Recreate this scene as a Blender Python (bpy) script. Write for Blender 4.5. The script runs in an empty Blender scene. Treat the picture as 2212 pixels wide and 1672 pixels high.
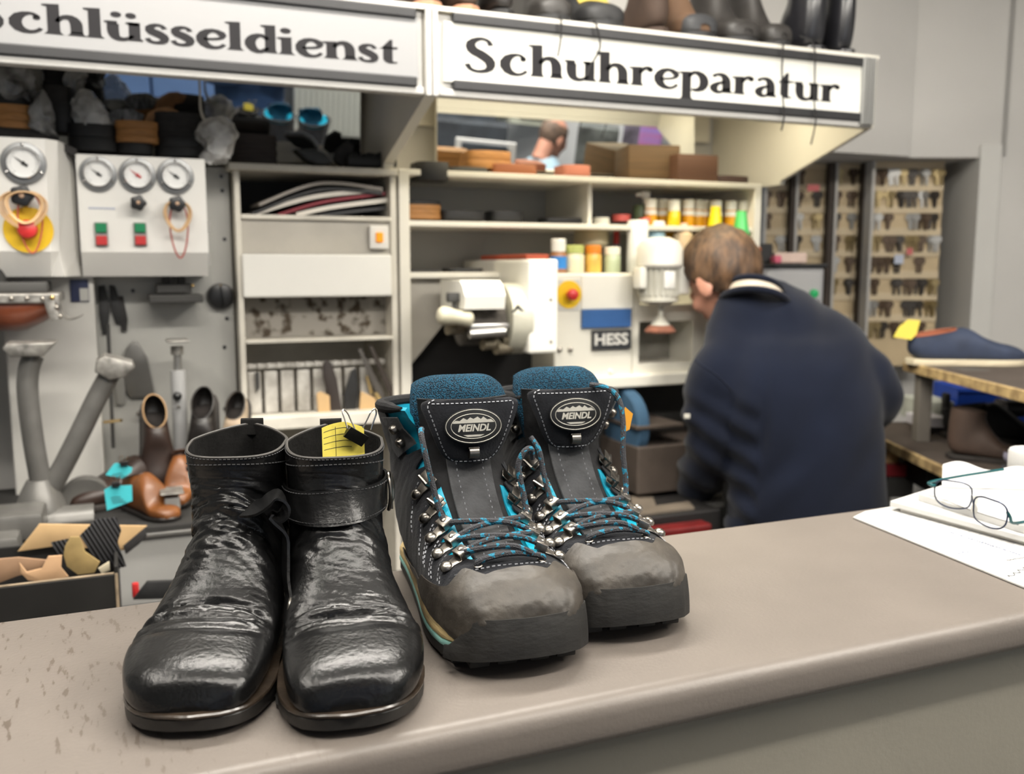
import bpy, bmesh, math, random
from mathutils import Vector as V, Matrix as M, noise
PI = math.pi
R = math.radians
rnd = random.Random(7)
SC = bpy.context.scene
COL = SC.collection

# ------------------------------------------------------------------ camera
CAMZ, YAW, PITCH, FPX = 1.42, R(22.8), R(7.4), 2000.0
FW = V((math.sin(YAW) * math.cos(PITCH), math.cos(YAW) * math.cos(PITCH), -math.sin(PITCH)))
RT = V((math.cos(YAW), -math.sin(YAW), 0))
UP = RT.cross(FW)
CP = V((0, 0, CAMZ))
cam = bpy.data.cameras.new('camera')
cam.sensor_width = 36.0
cam.lens = FPX / 2212 * 36.0
cam.clip_start = 0.02
cam.dof.use_dof = True
cam.dof.focus_distance = 0.80
cam.dof.aperture_fstop = 6.3
co = bpy.data.objects.new('camera', cam)
COL.objects.link(co)
co.location = CP
co.rotation_euler = (R(90) - PITCH, 0, -YAW)
SC.camera = co
SC.view_settings.view_transform = 'Standard'
SC.view_settings.look = 'None'
SC.view_settings.gamma = 1
SC.view_settings.use_curve_mapping = False
SC.view_settings.exposure = 0.35


def ray(x, y):
    return FW + RT * ((x - 1106) / FPX) - UP * ((y - 836) / FPX)


def at(x, y, Y):
    d = ray(x, y)
    return CP + d * (Y / d.y)


def atz(x, y, z):
    d = ray(x, y)
    return CP + d * ((z - CAMZ) / d.z)


CY, SY = math.cos(YAW), math.sin(YAW)


def rd(r, d, z=0):
    """point r metres right and d metres ahead of the viewer, on a grid turned with the far wall"""
    return V((r * CY + d * SY, -r * SY + d * CY, z))


def atd(x, y, d):
    q = ray(x, y)
    h = q.x * SY + q.y * CY
    return CP + q * (d / h)


# --------------------------------------------------------------- materials
def lin(c):
    if isinstance(c, str):
        c = c.lstrip('#')
        c = [int(c[i:i + 2], 16) / 255 for i in (0, 2, 4)]
        return tuple((v / 12.92 if v <= .04045 else ((v + .055) / 1.055) ** 2.4) for v in c)
    return tuple(c)


MATS = {}


def mat(name, col, rough=.5, metal=0., var=.12, vs=6., bump=0., bs=60., coat=0., emit=0., spec=.5, alpha=1.,
        col2=None, trans=0., sheen=0., stretch=None, ecol=None, detail=4.):
    if name in MATS:
        return MATS[name]
    m = bpy.data.materials.new(name)
    m.use_nodes = True
    nt = m.node_tree
    b = nt.nodes['Principled BSDF']
    col = lin(col)
    tc = nt.nodes.new('ShaderNodeTexCoord')
    src = tc.outputs['Object']
    if stretch:
        mp = nt.nodes.new('ShaderNodeMapping')
        mp.inputs['Scale'].default_value = stretch
        nt.links.new(src, mp.inputs['Vector'])
        src = mp.outputs['Vector']
    if var > 0 or col2 is not None:
        n = nt.nodes.new('ShaderNodeTexNoise')
        n.inputs['Scale'].default_value = vs
        n.inputs['Detail'].default_value = detail
        nt.links.new(src, n.inputs['Vector'])
        r = nt.nodes.new('ShaderNodeValToRGB')
        r.color_ramp.elements[0].position = .32
        r.color_ramp.elements[1].position = .68
        c2 = lin(col2) if col2 is not None else tuple(v * (1 - var) for v in col)
        r.color_ramp.elements[0].color = (*c2, 1)
        r.color_ramp.elements[1].color = (*(min(1, v * (1 + var * .4)) for v in col), 1)
        nt.links.new(n.outputs['Fac'], r.inputs['Fac'])
        nt.links.new(r.outputs['Color'], b.inputs['Base Color'])
    else:
        b.inputs['Base Color'].default_value = (*col, 1)
    b.inputs['Roughness'].default_value = rough
    b.inputs['Metallic'].default_value = metal
    b.inputs['Specular IOR Level'].default_value = spec
    b.inputs['Coat Weight'].default_value = coat
    b.inputs['Coat Roughness'].default_value = .15
    b.inputs['Alpha'].default_value = alpha
    b.inputs['Transmission Weight'].default_value = trans
    b.inputs['Sheen Weight'].default_value = sheen
    if emit:
        b.inputs['Emission Color'].default_value = (*(lin(ecol) if ecol else col), 1)
        b.inputs['Emission Strength'].default_value = emit
    if bump:
        n2 = nt.nodes.new('ShaderNodeTexNoise')
        n2.inputs['Scale'].default_value = bs
        n2.inputs['Detail'].default_value = 5
        nt.links.new(src, n2.inputs['Vector'])
        bp = nt.nodes.new('ShaderNodeBump')
        bp.inputs['Strength'].default_value = bump
        bp.inputs['Distance'].default_value = .002
        nt.links.new(n2.outputs['Fac'], bp.inputs['Height'])
        nt.links.new(bp.outputs['Normal'], b.inputs['Normal'])
    MATS[name] = m
    return m


# ------------------------------------------------------------- mesh builder
def rotm(rx=0, ry=0, rz=0):
    return M.Rotation(rz, 4, 'Z') @ M.Rotation(ry, 4, 'Y') @ M.Rotation(rx, 4, 'X')


def basis(o, x, y, z):
    m = M.Identity(4)
    for i, a in enumerate((x, y, z)):
        for k in range(3):
            m[k][i] = a[k]
    for k in range(3):
        m[k][3] = o[k]
    return m


def frame_z(o, d, up=V((0, 0, 1))):
    """matrix with local z along d"""
    z = V(d).normalized()
    if abs(z.dot(up)) > .99:
        up = V((0, 1, 0))
    x = up.cross(z).normalized()
    return basis(o, x, z.cross(x), z)


class MB:
    def __init__(s, T=None):
        s.v, s.f, s.m = [], [], []
        s.T = T or M.Identity(4)
        s.mi = 0

    def add(s, vs, fs, T=None):
        o = len(s.v)
        t = s.T @ T if T is not None else s.T
        s.v += [t @ V(p) for p in vs]
        s.f += [tuple(i + o for i in f) for f in fs]
        s.m += [s.mi] * len(fs)
        return s

    def bm(s, b, T=None):
        b.verts.ensure_lookup_table()
        b.verts.index_update()
        s.add([v.co.copy() for v in b.verts], [[v.index for v in f.verts] for f in b.faces], T)
        b.free()
        return s

    def box(s, c, d, bev=0., T=None, seg=2):
        b = bmesh.new()
        bmesh.ops.create_cube(b, size=1)
        for v in b.verts:
            v.co = V((v.co.x * d[0], v.co.y * d[1], v.co.z * d[2]))
        if bev:
            bmesh.ops.bevel(b, geom=b.edges[:], offset=min(bev, min(d) * .49), segments=seg, affect='EDGES', profile=.5)
        m = M.Translation(V(c))
        return s.bm(b, (T @ m) if T is not None else m)

    def bx(s, a, b, bev=0., T=None):
        a, b = V(a), V(b)
        return s.box((a + b) / 2, [abs(v) for v in (b - a)], bev, T)

    def loft(s, rings, cap0=True, cap1=True, closed=True, T=None, flip=False):
        n = len(rings[0])
        vs = [p for r in rings for p in r]
        fs = []
        for i in range(len(rings) - 1):
            for j in range(n if closed else n - 1):
                k = (j + 1) % n
                f = (i * n + j, i * n + k, (i + 1) * n + k, (i + 1) * n + j)
                fs.append(f[::-1] if flip else f)
        if cap0:
            f = tuple(range(n))
            fs.append(f if flip else f[::-1])
        if cap1:
            f = tuple((len(rings) - 1) * n + j for j in range(n))
            fs.append(f[::-1] if flip else f)
        return s.add(vs, fs, T)

    def lathe(s, prof, T=None, n=24, cap=True):
        rings = [[V((r * math.cos(2 * PI * k / n), r * math.sin(2 * PI * k / n), z)) for k in range(n)] for r, z in prof]
        return s.loft(rings, cap, cap, True, T)

    def cyl(s, a, b, r, r2=None, n=16, T=None):
        a, b = V(a), V(b)
        F = frame_z(a, b - a)
        return s.lathe([(r, 0), (r if r2 is None else r2, (b - a).length)], (T @ F) if T is not None else F, n)

    def tube(s, pts, r, n=8, closed=False, T=None, flat=1., up=None):
        pts = [V(p) for p in pts]
        L = len(pts)
        rings = []
        px = None
        for i, p in enumerate(pts):
            a = pts[i - 1] if (i > 0 or closed) else p
            c = pts[(i + 1) % L] if (i < L - 1 or closed) else p
            t = (c - a)
            t = t.normalized() if t.length > 1e-9 else V((0, 0, 1))
            if px is None:
                u = V(up) if up is not None else (V((0, 0, 1)) if abs(t.z) < .9 else V((0, 1, 0)))
                px = (u - t * u.dot(t)).normalized()
            else:
                q = px - t * px.dot(t)
                px = q.normalized() if q.length > 1e-6 else px
            py = t.cross(px)
            rr = r[i] if isinstance(r, (list, tuple)) else r
            rings.append([p + px * (rr * math.cos(2 * PI * k / n)) + py * (rr * flat * math.sin(2 * PI * k / n)) for k in range(n)])
        if closed:
            rings.append(rings[0])
        return s.loft(rings, not closed, not closed, True, T)

    def prism(s, poly, h, T=None, bev=0., z0=0.):
        b = bmesh.new()
        vs = [b.verts.new((p[0], p[1], z0)) for p in poly]
        f = b.faces.new(vs)
        f.normal_update()
        if f.normal.z > 0:
            f.normal_flip()
        r = bmesh.ops.extrude_face_region(b, geom=[f])
        for e in r['geom']:
            if isinstance(e, bmesh.types.BMVert):
                e.co.z += h
        bmesh.ops.recalc_face_normals(b, faces=b.faces[:])
        if bev:
            ed = [e for e in b.edges if abs(e.verts[0].co.z - e.verts[1].co.z) < 1e-7]
            bmesh.ops.bevel(b, geom=ed, offset=bev, segments=2, affect='EDGES', profile=.5, clamp_overlap=True)
        return s.bm(b, T)

    def ell(s, c, r, T=None, n=16, m=10):
        rings = []
        for i in range(m + 1):
            a = -PI / 2 + PI * i / m
            q = max(math.cos(a), .02)
            rings.append([V((c[0] + r[0] * q * math.cos(2 * PI * k / n), c[1] + r[1] * q * math.sin(2 * PI * k / n), c[2] + r[2] * math.sin(a))) for k in range(n)])
        return s.loft(rings, True, True, True, T)

    def grid(s, fn, nu, nv, T=None, flip=False):
        vs = [fn(i / nu, j / nv) for j in range(nv + 1) for i in range(nu + 1)]
        w = nu + 1
        fs = []
        for j in range(nv):
            for i in range(nu):
                f = (j * w + i, j * w + i + 1, (j + 1) * w + i + 1, (j + 1) * w + i)
                fs.append(f[::-1] if flip else f)
        return s.add(vs, fs, T)

    def slab(s, fn, nu, nv, th, T=None):
        """fn(u,v)->(pos,normal); a sheet with thickness"""
        w = nu + 1
        P = [fn(i / nu, j / nv) for j in range(nv + 1) for i in range(nu + 1)]
        N = len(P)
        vs = [p for p, n in P] + [p + n * th for p, n in P]
        fs = []
        for j in range(nv):
            for i in range(nu):
                f = (j * w + i, j * w + i + 1, (j + 1) * w + i + 1, (j + 1) * w + i)
                fs.append(f[::-1])
                fs.append(tuple(q + N for q in f))
        bd = [i for i in range(w)] + [j * w + nu for j in range(1, nv + 1)] + [nv * w + i for i in range(nu - 1, -1, -1)] + [j * w for j in range(nv - 1, 0, -1)]
        for a, b in zip(bd, bd[1:] + bd[:1]):
            fs.append((a, b, b + N, a + N))
        return s.add(vs, fs, T)

    def build(s, name, mats, parent=None, smooth=35, local=False, fix=False):
        me = bpy.data.meshes.new(name)
        vs = s.v
        if parent is not None and not local:
            inv = wm(parent).inverted()
            vs = [inv @ p for p in vs]
        me.from_pydata([tuple(p) for p in vs], [], s.f)
        if not isinstance(mats, (list, tuple)):
            mats = [mats]
        for m in mats:
            me.materials.append(m)
        if len(mats) > 1:
            me.polygons.foreach_set('material_index', s.m)
        if fix:
            b = bmesh.new()
            b.from_mesh(me)
            bmesh.ops.recalc_face_normals(b, faces=b.faces[:])
            b.to_mesh(me)
            b.free()
        if smooth:
            me.polygons.foreach_set('use_smooth', [True] * len(me.polygons))
            me.set_sharp_from_angle(angle=R(smooth))
        me.update()
        o = bpy.data.objects.new(name, me)
        COL.objects.link(o)
        if parent is not None:
            o.parent = parent
        return o


def wm(o):
    m = o.matrix_basis.copy()
    if o.parent:
        m = wm(o.parent) @ m
    return m


def tag(o, label=None, cat=None, group=None, kind=None):
    if label:
        o['label'] = label
    if cat:
        o['category'] = cat
    if group:
        o['group'] = group
    if kind:
        o['kind'] = kind
    return o


def thing(name, label, cat, loc=(0, 0, 0), rz=0., group=None, rot=None):
    o = bpy.data.objects.new(name, None)
    COL.objects.link(o)
    o.empty_display_size = .05
    o.location = loc
    o.rotation_euler = rot if rot is not None else (0, 0, rz)
    return tag(o, label, cat, group)


def copy_tree(o, parent=None):
    c = o.copy()
    COL.objects.link(c)
    if parent is not None:
        c.parent = parent
    for ch in [x for x in list(o.children)]:
        copy_tree(ch, c)
    return c


def modify(o, typ, **k):
    m = o.modifiers.new(typ.lower(), typ)
    for a, b in k.items():
        setattr(m, a, b)
    return m


# -------------------------------------------------------------- small maths
def lerp(a, b, t):
    return a + (b - a) * t


def table(tb, x):
    if x <= tb[0][0]:
        return tb[0][1]
    for (x0, y0), (x1, y1) in zip(tb, tb[1:]):
        if x <= x1:
            t = (x - x0) / (x1 - x0)
            return lerp(y0, y1, t)
    return tb[-1][1]


def sstep(a, b, x):
    t = max(0., min(1., (x - a) / (b - a)))
    return t * t * (3 - 2 * t)


def catmull(P, t):
    n = len(P) - 1
    t = max(0., min(n - 1e-6, t))
    i = int(t)
    f = t - i
    a, b, c, d = P[max(i - 1, 0)], P[i], P[i + 1], P[min(i + 2, n)]
    return [.5 * (2 * q + (r - p) * f + (2 * p - 5 * q + 4 * r - s) * f * f + (3 * q - p - 3 * r + s) * f ** 3) for p, q, r, s in zip(a, b, c, d)]


def curve(P, n):
    return [V(catmull([tuple(p) for p in P], (len(P) - 1) * k / (n - 1))) for k in range(n)]


# -------------------------------------------------------------- lettering
def ribbon2(P, n=14):
    P = [(x, y, w * 1.32 + .025) for x, y, w in P]
    pts = [catmull([tuple(p) for p in P], (len(P) - 1) * k / (n - 1)) for k in range(n)]
    L, Rr = [], []
    for i, (x, y, w) in enumerate(pts):
        a, c = pts[max(i - 1, 0)], pts[min(i + 1, n - 1)]
        dx, dy = c[0] - a[0], c[1] - a[1]
        q = math.hypot(dx, dy) or 1
        nx, ny = -dy / q, dx / q
        L.append((x + nx * w / 2, y + ny * w / 2))
        Rr.append((x - nx * w / 2, y - ny * w / 2))
    return [[L[i], L[i + 1], Rr[i + 1], Rr[i]] for i in range(n - 1)]


def ball2(x, y, r, ry=None):
    return [[(x + r * math.cos(2 * PI * k / 18), y + (ry or r) * math.sin(2 * PI * k / 18)) for k in range(18)]]


def stem2(x, y0, y1, w=.37, foot=1, flag=1):
    h = w / 2
    p = [(x - h - .1 * foot, y0), (x + h + .1 * foot, y0), (x + h + .02, y0 + .09), (x + h, y0 + .22), (x + h, y1)]
    if flag:
        p += [(x - h, y1 - .03), (x - h - .15, y1 - .06), (x - h - .14, y1 - .11), (x - h, y1 - .17)]
    else:
        p += [(x - h, y1)]
    p += [(x - h, y0 + .2), (x - h - .02, y0 + .09)]
    return [p]


def glyphs():
    arch = ribbon2([(.33, .66, .1), (.50, .92, .13), (.76, .93, .2), (.9, .68, .26), (.92, .3, .26), (.92, .12, .26)]) + stem2(.92, 0, .2, flag=0)
    ub = ribbon2([(.24, .85, .26), (.24, .42, .26), (.32, .13, .2), (.52, .04, .13), (.72, .12, .1), (.84, .28, .08)])
    flag = lambda x: [[(x - .13, .82), (x - .28, .93), (x - .28, .97), (x - .13, 1.0), (x + .13, 1.0), (x + .13, .8)]]
    U = ub + flag(.24) + [[(.72, 1.), (.72, .0), (.9, .0), (1.15, .0), (1.16, .06), (1.08, .13), (1.08, 1.)]] + flag(.9)
    bow = [(.80, .74, .1), (.58, .96, .12), (.3, .82, .22), (.18, .48, .27), (.3, .14, .22), (.54, .03, .13), (.80, .26, .1)]
    S_ = [(.62, .80, .12), (.56, .94, .09), (.38, .99, .1), (.17, .85, .19), (.2, .64, .25), (.42, .5, .26), (.6, .32, .24), (.58, .1, .16), (.36, .01, .1), (.16, .06, .1), (.07, .22, .12)]
    G = {
        'n': (stem2(.24, 0, 1) + arch, 1.22), 'h': (stem2(.24, 0, 1.6) + arch, 1.22), 'l': (stem2(.24, 0, 1.6), .56),
        'i': (stem2(.24, 0, 1) + ball2(.22, 1.36, .19, .16), .56), 'u': (U, 1.22),
        '\u00fc': (U + ball2(.34, 1.36, .17, .15) + ball2(.80, 1.36, .17, .15), 1.22),
        'r': (stem2(.24, 0, 1) + ribbon2([(.34, .66, .08), (.5, .9, .12), (.68, .97, .12), (.76, .86, .2)]) + ball2(.75, .86, .11), .9),
        'c': (ribbon2([(.82, .8, .14), (.74, .95, .09), (.56, .99, .1), (.3, .84, .22), (.17, .5, .28), (.3, .15, .22), (.56, .02, .12), (.78, .08, .09), (.92, .24, .09)]) + ball2(.8, .78, .11), 1.05),
        'e': (ribbon2([(.24, .47, .08), (.55, .5, .08), (.84, .6, .1), (.86, .8, .2), (.6, .98, .12), (.3, .85, .2), (.17, .5, .27), (.3, .15, .22), (.56, .02, .12), (.78, .08, .09), (.92, .24, .09)], 20), 1.05),
        's': (ribbon2(S_, 20), .82),
        'S': (ribbon2([(x * 1.45, y * 1.62, w * 1.12) for x, y, w in S_], 24), 1.2),
        'd': (ribbon2(bow) + stem2(.88, 0, 1.6, foot=.6), 1.2),
        't': ([[(.12, .95), (.12, .2), (.24, .04), (.4, -.02), (.66, .04), (.66, .1), (.5, .1), (.48, .2), (.48, 1.42), (.38, 1.42), (.12, 1.0)], [(-.02, .86), (.2, 1.03), (.2, .86)], [(.1, .86), (.1, .96), (.68, 1.0), (.66, .88)]], .74),
        'p': (stem2(.24, -.5, 1) + ribbon2([(.33, .72, .09), (.56, .97, .13), (.86, .82, .23), (.96, .48, .27), (.86, .15, .22), (.6, .02, .12), (.46, .08, .09)]), 1.18),
        'a': (ribbon2([(.14, .84, .12), (.3, .97, .1), (.55, .95, .17), (.68, .72, .25), (.7, .4, .26), (.7, .12, .26)]) + [[(.53, .2), (.58, .0), (.96, .0), (.97, .06), (.88, .13), (.88, .3)]] + ribbon2([(.62, .58, .09), (.36, .5, .12), (.17, .28, .24), (.26, .07, .17), (.46, .04, .1), (.64, .2, .09)]), 1.0),
    }
    return G


def text_polys(txt):
    G = glyphs()
    x = 0
    out = []
    for ch in txt:
        ps, adv = G[ch]
        for p in ps:
            out.append([(a + x, b) for a, b in p])
        x += adv
    return out, x


def plain_text(txt, size, name, T, m, parent, offset=.0, depth=.0006, shear=0., width=None, local=False):
    """block capitals turned into a mesh"""
    cu = bpy.data.curves.new('lettering', 'FONT')
    cu.body = txt
    cu.size = size
    cu.offset = offset
    cu.extrude = depth
    cu.shear = shear
    cu.align_x = 'CENTER'
    cu.align_y = 'CENTER'
    cu.resolution_u = 3
    o = bpy.data.objects.new('lettering', cu)
    COL.objects.link(o)
    dg = bpy.context.evaluated_depsgraph_get()
    dg.update()
    me = bpy.data.meshes.new_from_object(o.evaluated_get(dg))
    bpy.data.objects.remove(o)
    bpy.data.curves.remove(cu)
    vs = [v.co.copy() for v in me.vertices]
    if width:
        x0, x1 = min(v.x for v in vs), max(v.x for v in vs)
        for v in vs:
            v.x = (v.x - (x0 + x1) / 2) * width / (x1 - x0)
    b = MB()
    b.add(vs, [tuple(p.vertices) for p in me.polygons], T)
    bpy.data.meshes.remove(me)
    return b.build(name, m, parent, smooth=0, local=local)
# ================================================================= foreground boots
class Shell:
    """a boot upper as a family of closed sections fanned from toe to shaft"""

    def __init__(s, secs, disp=None, flat=False):
        s.flat = flat
        s.side, s.squeeze, s.from_v = 0, 1., 0
        s.secs = secs
        s.n = len(secs) - 1
        s.disp = disp

    def P(s, t, v):
        ay, az, by, bz, w, xo, fl = catmull(s.secs, v)
        c, q = math.cos(t), math.sin(t)
        if c < 0:
            e = 2 / (2 + 3.0 * max(0, fl))
            if v > 10:
                e = lerp(e, 1.5, sstep(9.5, 13, v)) if s.flat else e
        else:
            e = lerp(.94, .66, sstep(9.5, 13, v)) if s.flat else .94
        c2 = math.copysign(abs(c) ** e, c)
        q2 = math.copysign(abs(q) ** e, q)
        if q2 * s.side > 0:
            q2 *= lerp(1, s.squeeze, sstep(s.from_v, s.from_v + 3, v))
        return V((xo + w * q2, (ay + by) / 2 + (ay - by) / 2 * c2, (az + bz) / 2 + (az - bz) / 2 * c2))

    def N(s, t, v):
        e = .02
        v = min(max(v, .05), s.n - .05)
        a = s.P(t + e, v) - s.P(t - e, v)
        b = s.P(t, v + e) - s.P(t, v - e)
        n = a.cross(b)
        if n.length < 1e-12:
            return V((0, -1, 0))
        n.normalize()
        ay, az, by, bz, w, xo, fl = catmull(s.secs, v)
        mid = V((xo, (ay + by) / 2, (az + bz) / 2))
        return n if n.dot(s.P(t, v) - mid) >= 0 else -n

    def S(s, t, v, off=0.):
        n = s.N(t, v)
        d = s.disp(t, v) if s.disp else 0
        return s.P(t, v) + n * (d + off), n

    def rings(s, v0, v1, nv, nt, off=0.):
        return [[s.S(-PI + 2 * PI * k / nt, lerp(v0, v1, i / nv), off)[0] for k in range(nt)] for i in range(nv + 1)]


def outline(hw, xo, y0, y1, off=0., n=26):
    """closed plan outline of a sole, toe first"""
    R_, L_ = [], []
    for i in range(n + 1):
        y = y0 + (y1 - y0) * (.5 - .5 * math.cos(PI * i / n))
        h = table(hw, y)
        yy = y + off * math.cos(PI * i / n) * -1
        h += off * (1 if 0 < i < n else .4)
        c = table(xo, y)
        R_.append(V((c + max(h, .003), yy, 0)))
        L_.append(V((c - max(h, .003), yy, 0)))
    return R_ + L_[::-1]


def sole_layer(b, ol, z0, z1, spring, bev=.001):
    mid = V((sum(p.x for p in ol) / len(ol), sum(p.y for p in ol) / len(ol), 0))
    rings = []
    for z, k in ((z0, -bev), (z0 + bev, 0), (z1 - bev, 0), (z1, -bev)):
        rings.append([p + (p - mid).normalized() * k + V((0, 0, z + spring(p.y))) for p in ol])
    b.loft(rings)


def dashes(b, pts, r=.0005, ln=.0022, gap=.0016, lift=.0004):
    """a row of thread stitches along a polyline of (pos, normal)"""
    acc, on = 0., True
    cur = None
    for (p, n), (p2, n2) in zip(pts, pts[1:]):
        seg = (p2 - p).length
        if seg < 1e-7:
            continue
        k = 0.
        while k < seg:
            lim = ln if on else gap
            step = min(lim - acc, seg - k)
            a = p.lerp(p2, k / seg) + n * lift
            c = p.lerp(p2, (k + step) / seg) + n * lift
            if on:
                if cur is None:
                    cur = (a, n)
                end = c
            acc += step
            k += step
            if acc >= lim - 1e-9:
                if on and cur is not None:
                    q = (end - cur[0])
                    if q.length > 1e-5:
                        d = q.normalized()
                        w = cur[1].cross(d)
                        w = w.normalized() * r if w.length > 1e-6 else V((r, 0, 0))
                        h = cur[1] * r
                        A, Z = cur[0], end
                        b.add([A + w - h, A + h, A - w - h, Z + w - h, Z + h, Z - w - h], [(0, 1, 4, 3), (1, 2, 5, 4), (0, 2, 1), (3, 4, 5)])
                    cur = None
                on = not on
                acc = 0.


ANKLE = [(.006, .027, .005, .018, .014, .0, 1), (.012, .039, .009, .0155, .033, .001, 1), (.027, .047, .024, .0145, .0450, .003, 1),
         (.052, .0525, .050, .014, .0520, .005, 1), (.077, .0545, .075, .014, .0540, .006, 1), (.098, .0590, .102, .014, .0525, .005, 1),
         (.115, .069, .132, .014, .0510, .003, .9), (.130, .085, .168, .015, .0475, .001, .7), (.144, .103, .208, .017, .0450, 0, .5),
         (.154, .119, .252, .020, .0430, 0, .3), (.160, .132, .273, .042, .0425, 0, .1), (.163, .143, .276, .085, .0425, 0, 0),
         (.163, .153, .274, .130, .0430, 0, 0), (.162, .1625, .270, .174, .0435, 0, 0)]
A_HW = [(0, 0), (.004, .019), (.012, .033), (.028, .044), (.052, .0515), (.08, .0535), (.105, .0515), (.14, .047), (.18, .0405), (.22, .0385), (.25, .036), (.266, .027), (.276, 0)]
A_XO = [(0, 0), (.03, .003), (.08, .006), (.13, .003), (.17, 0), (.28, 0)]


def ankle_disp(seed):
    def f(t, v):
        if abs(t) > 2.3:
            return 0.
        m = math.exp(-(t / 1.3) ** 4)
        d = 0.
        # flex creases over the vamp, each fading out unevenly across the foot
        for k, (vc, am, wd, bend) in enumerate(((3.75, .0013, .10, .20), (4.4, .0026, .13, .14), (5.25, .0046, .20, -.14))):
            q = v - vc - bend * t * t - .22 * noise.noise(V((t * 1.3, vc, seed))) - .10 * t * math.sin(seed + k)
            a_ = am * (.75 + .9 * noise.noise(V((t * 1.6, vc * 3, seed + 5))))
            d -= a_ * math.exp(-(q / wd) ** 2) * m
            d += am * .85 * math.exp(-((q + .36) / .30) ** 2) * m
        g1 = math.exp(-((v - 4.7) / .9) ** 2) * math.exp(-(t / 1.35) ** 4)
        d += .0013 * g1 * noise.noise(V((t * 2.4 + seed, v * 2.6 + t * .7, seed)))
        r_ = 1 - abs(noise.noise(V((t * 1.3, v * 3.2 + .5 * t, seed + 14)))) * 2
        d -= .0016 * g1 * max(0, r_ - .55) / .45
        r_ = 1 - abs(noise.noise(V((t * 2.0 + 7, v * 6.5 - .8 * t, seed + 24)))) * 2
        d -= .0007 * g1 * max(0, r_ - .5) / .5
        # soft ankle folds
        g2 = math.exp(-((v - 9.0) / 1.9) ** 2) * math.exp(-((abs(t) - .4) / 1.2) ** 4)
        d += .0042 * g2 * noise.noise(V((t * 1.3 + 3 * seed, v * 1.2 + t * .9, seed + 9)))
        r_ = 1 - abs(noise.noise(V((t * 1.2 + 4, v * 1.7 + t * 1.1, seed + 2)))) * 2
        d -= .0024 * g2 * max(0, r_ - .55) / .45
        r_ = 1 - abs(noise.noise(V((t * 2.3 + 9, v * 4.2 + t * 1.4, seed + 32)))) * 2
        d -= .0008 * g2 * max(0, r_ - .5) / .5
        d += .0006 * g2 * noise.noise(V((t * 2.2, v * 5 + t * 1.6, seed + 2)))
        return d
    return f


LEATHER = mat('black leather', (.007, .007, .0072), rough=.27, var=.3, vs=30, bump=.22, bs=300, spec=.42, coat=.04)
LEATHER_E = mat('black leather edge', (.05, .046, .042), rough=.6, var=.3, vs=80)
LINING = mat('boot lining', (.012, .0115, .011), rough=.95, var=.4, vs=60, bump=.3, bs=300, spec=.2)
WELT = mat('burnished welt', (.045, .032, .022), rough=.28, var=.6, vs=40, bump=.2, bs=120, coat=.3)
BSOLE = mat('black sole edge', (.018, .016, .014), rough=.5, var=.4, vs=60, bump=.2, bs=150)
STEEL = mat('polished steel', (.55, .53, .50), rough=.22, metal=1., var=.1, vs=60)
DSTEEL = mat('dark nickel', (.20, .185, .165), rough=.3, metal=1., var=.25, vs=120)
THREAD_D = mat('dark thread', (.035, .035, .037), rough=.7, var=0)


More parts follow.
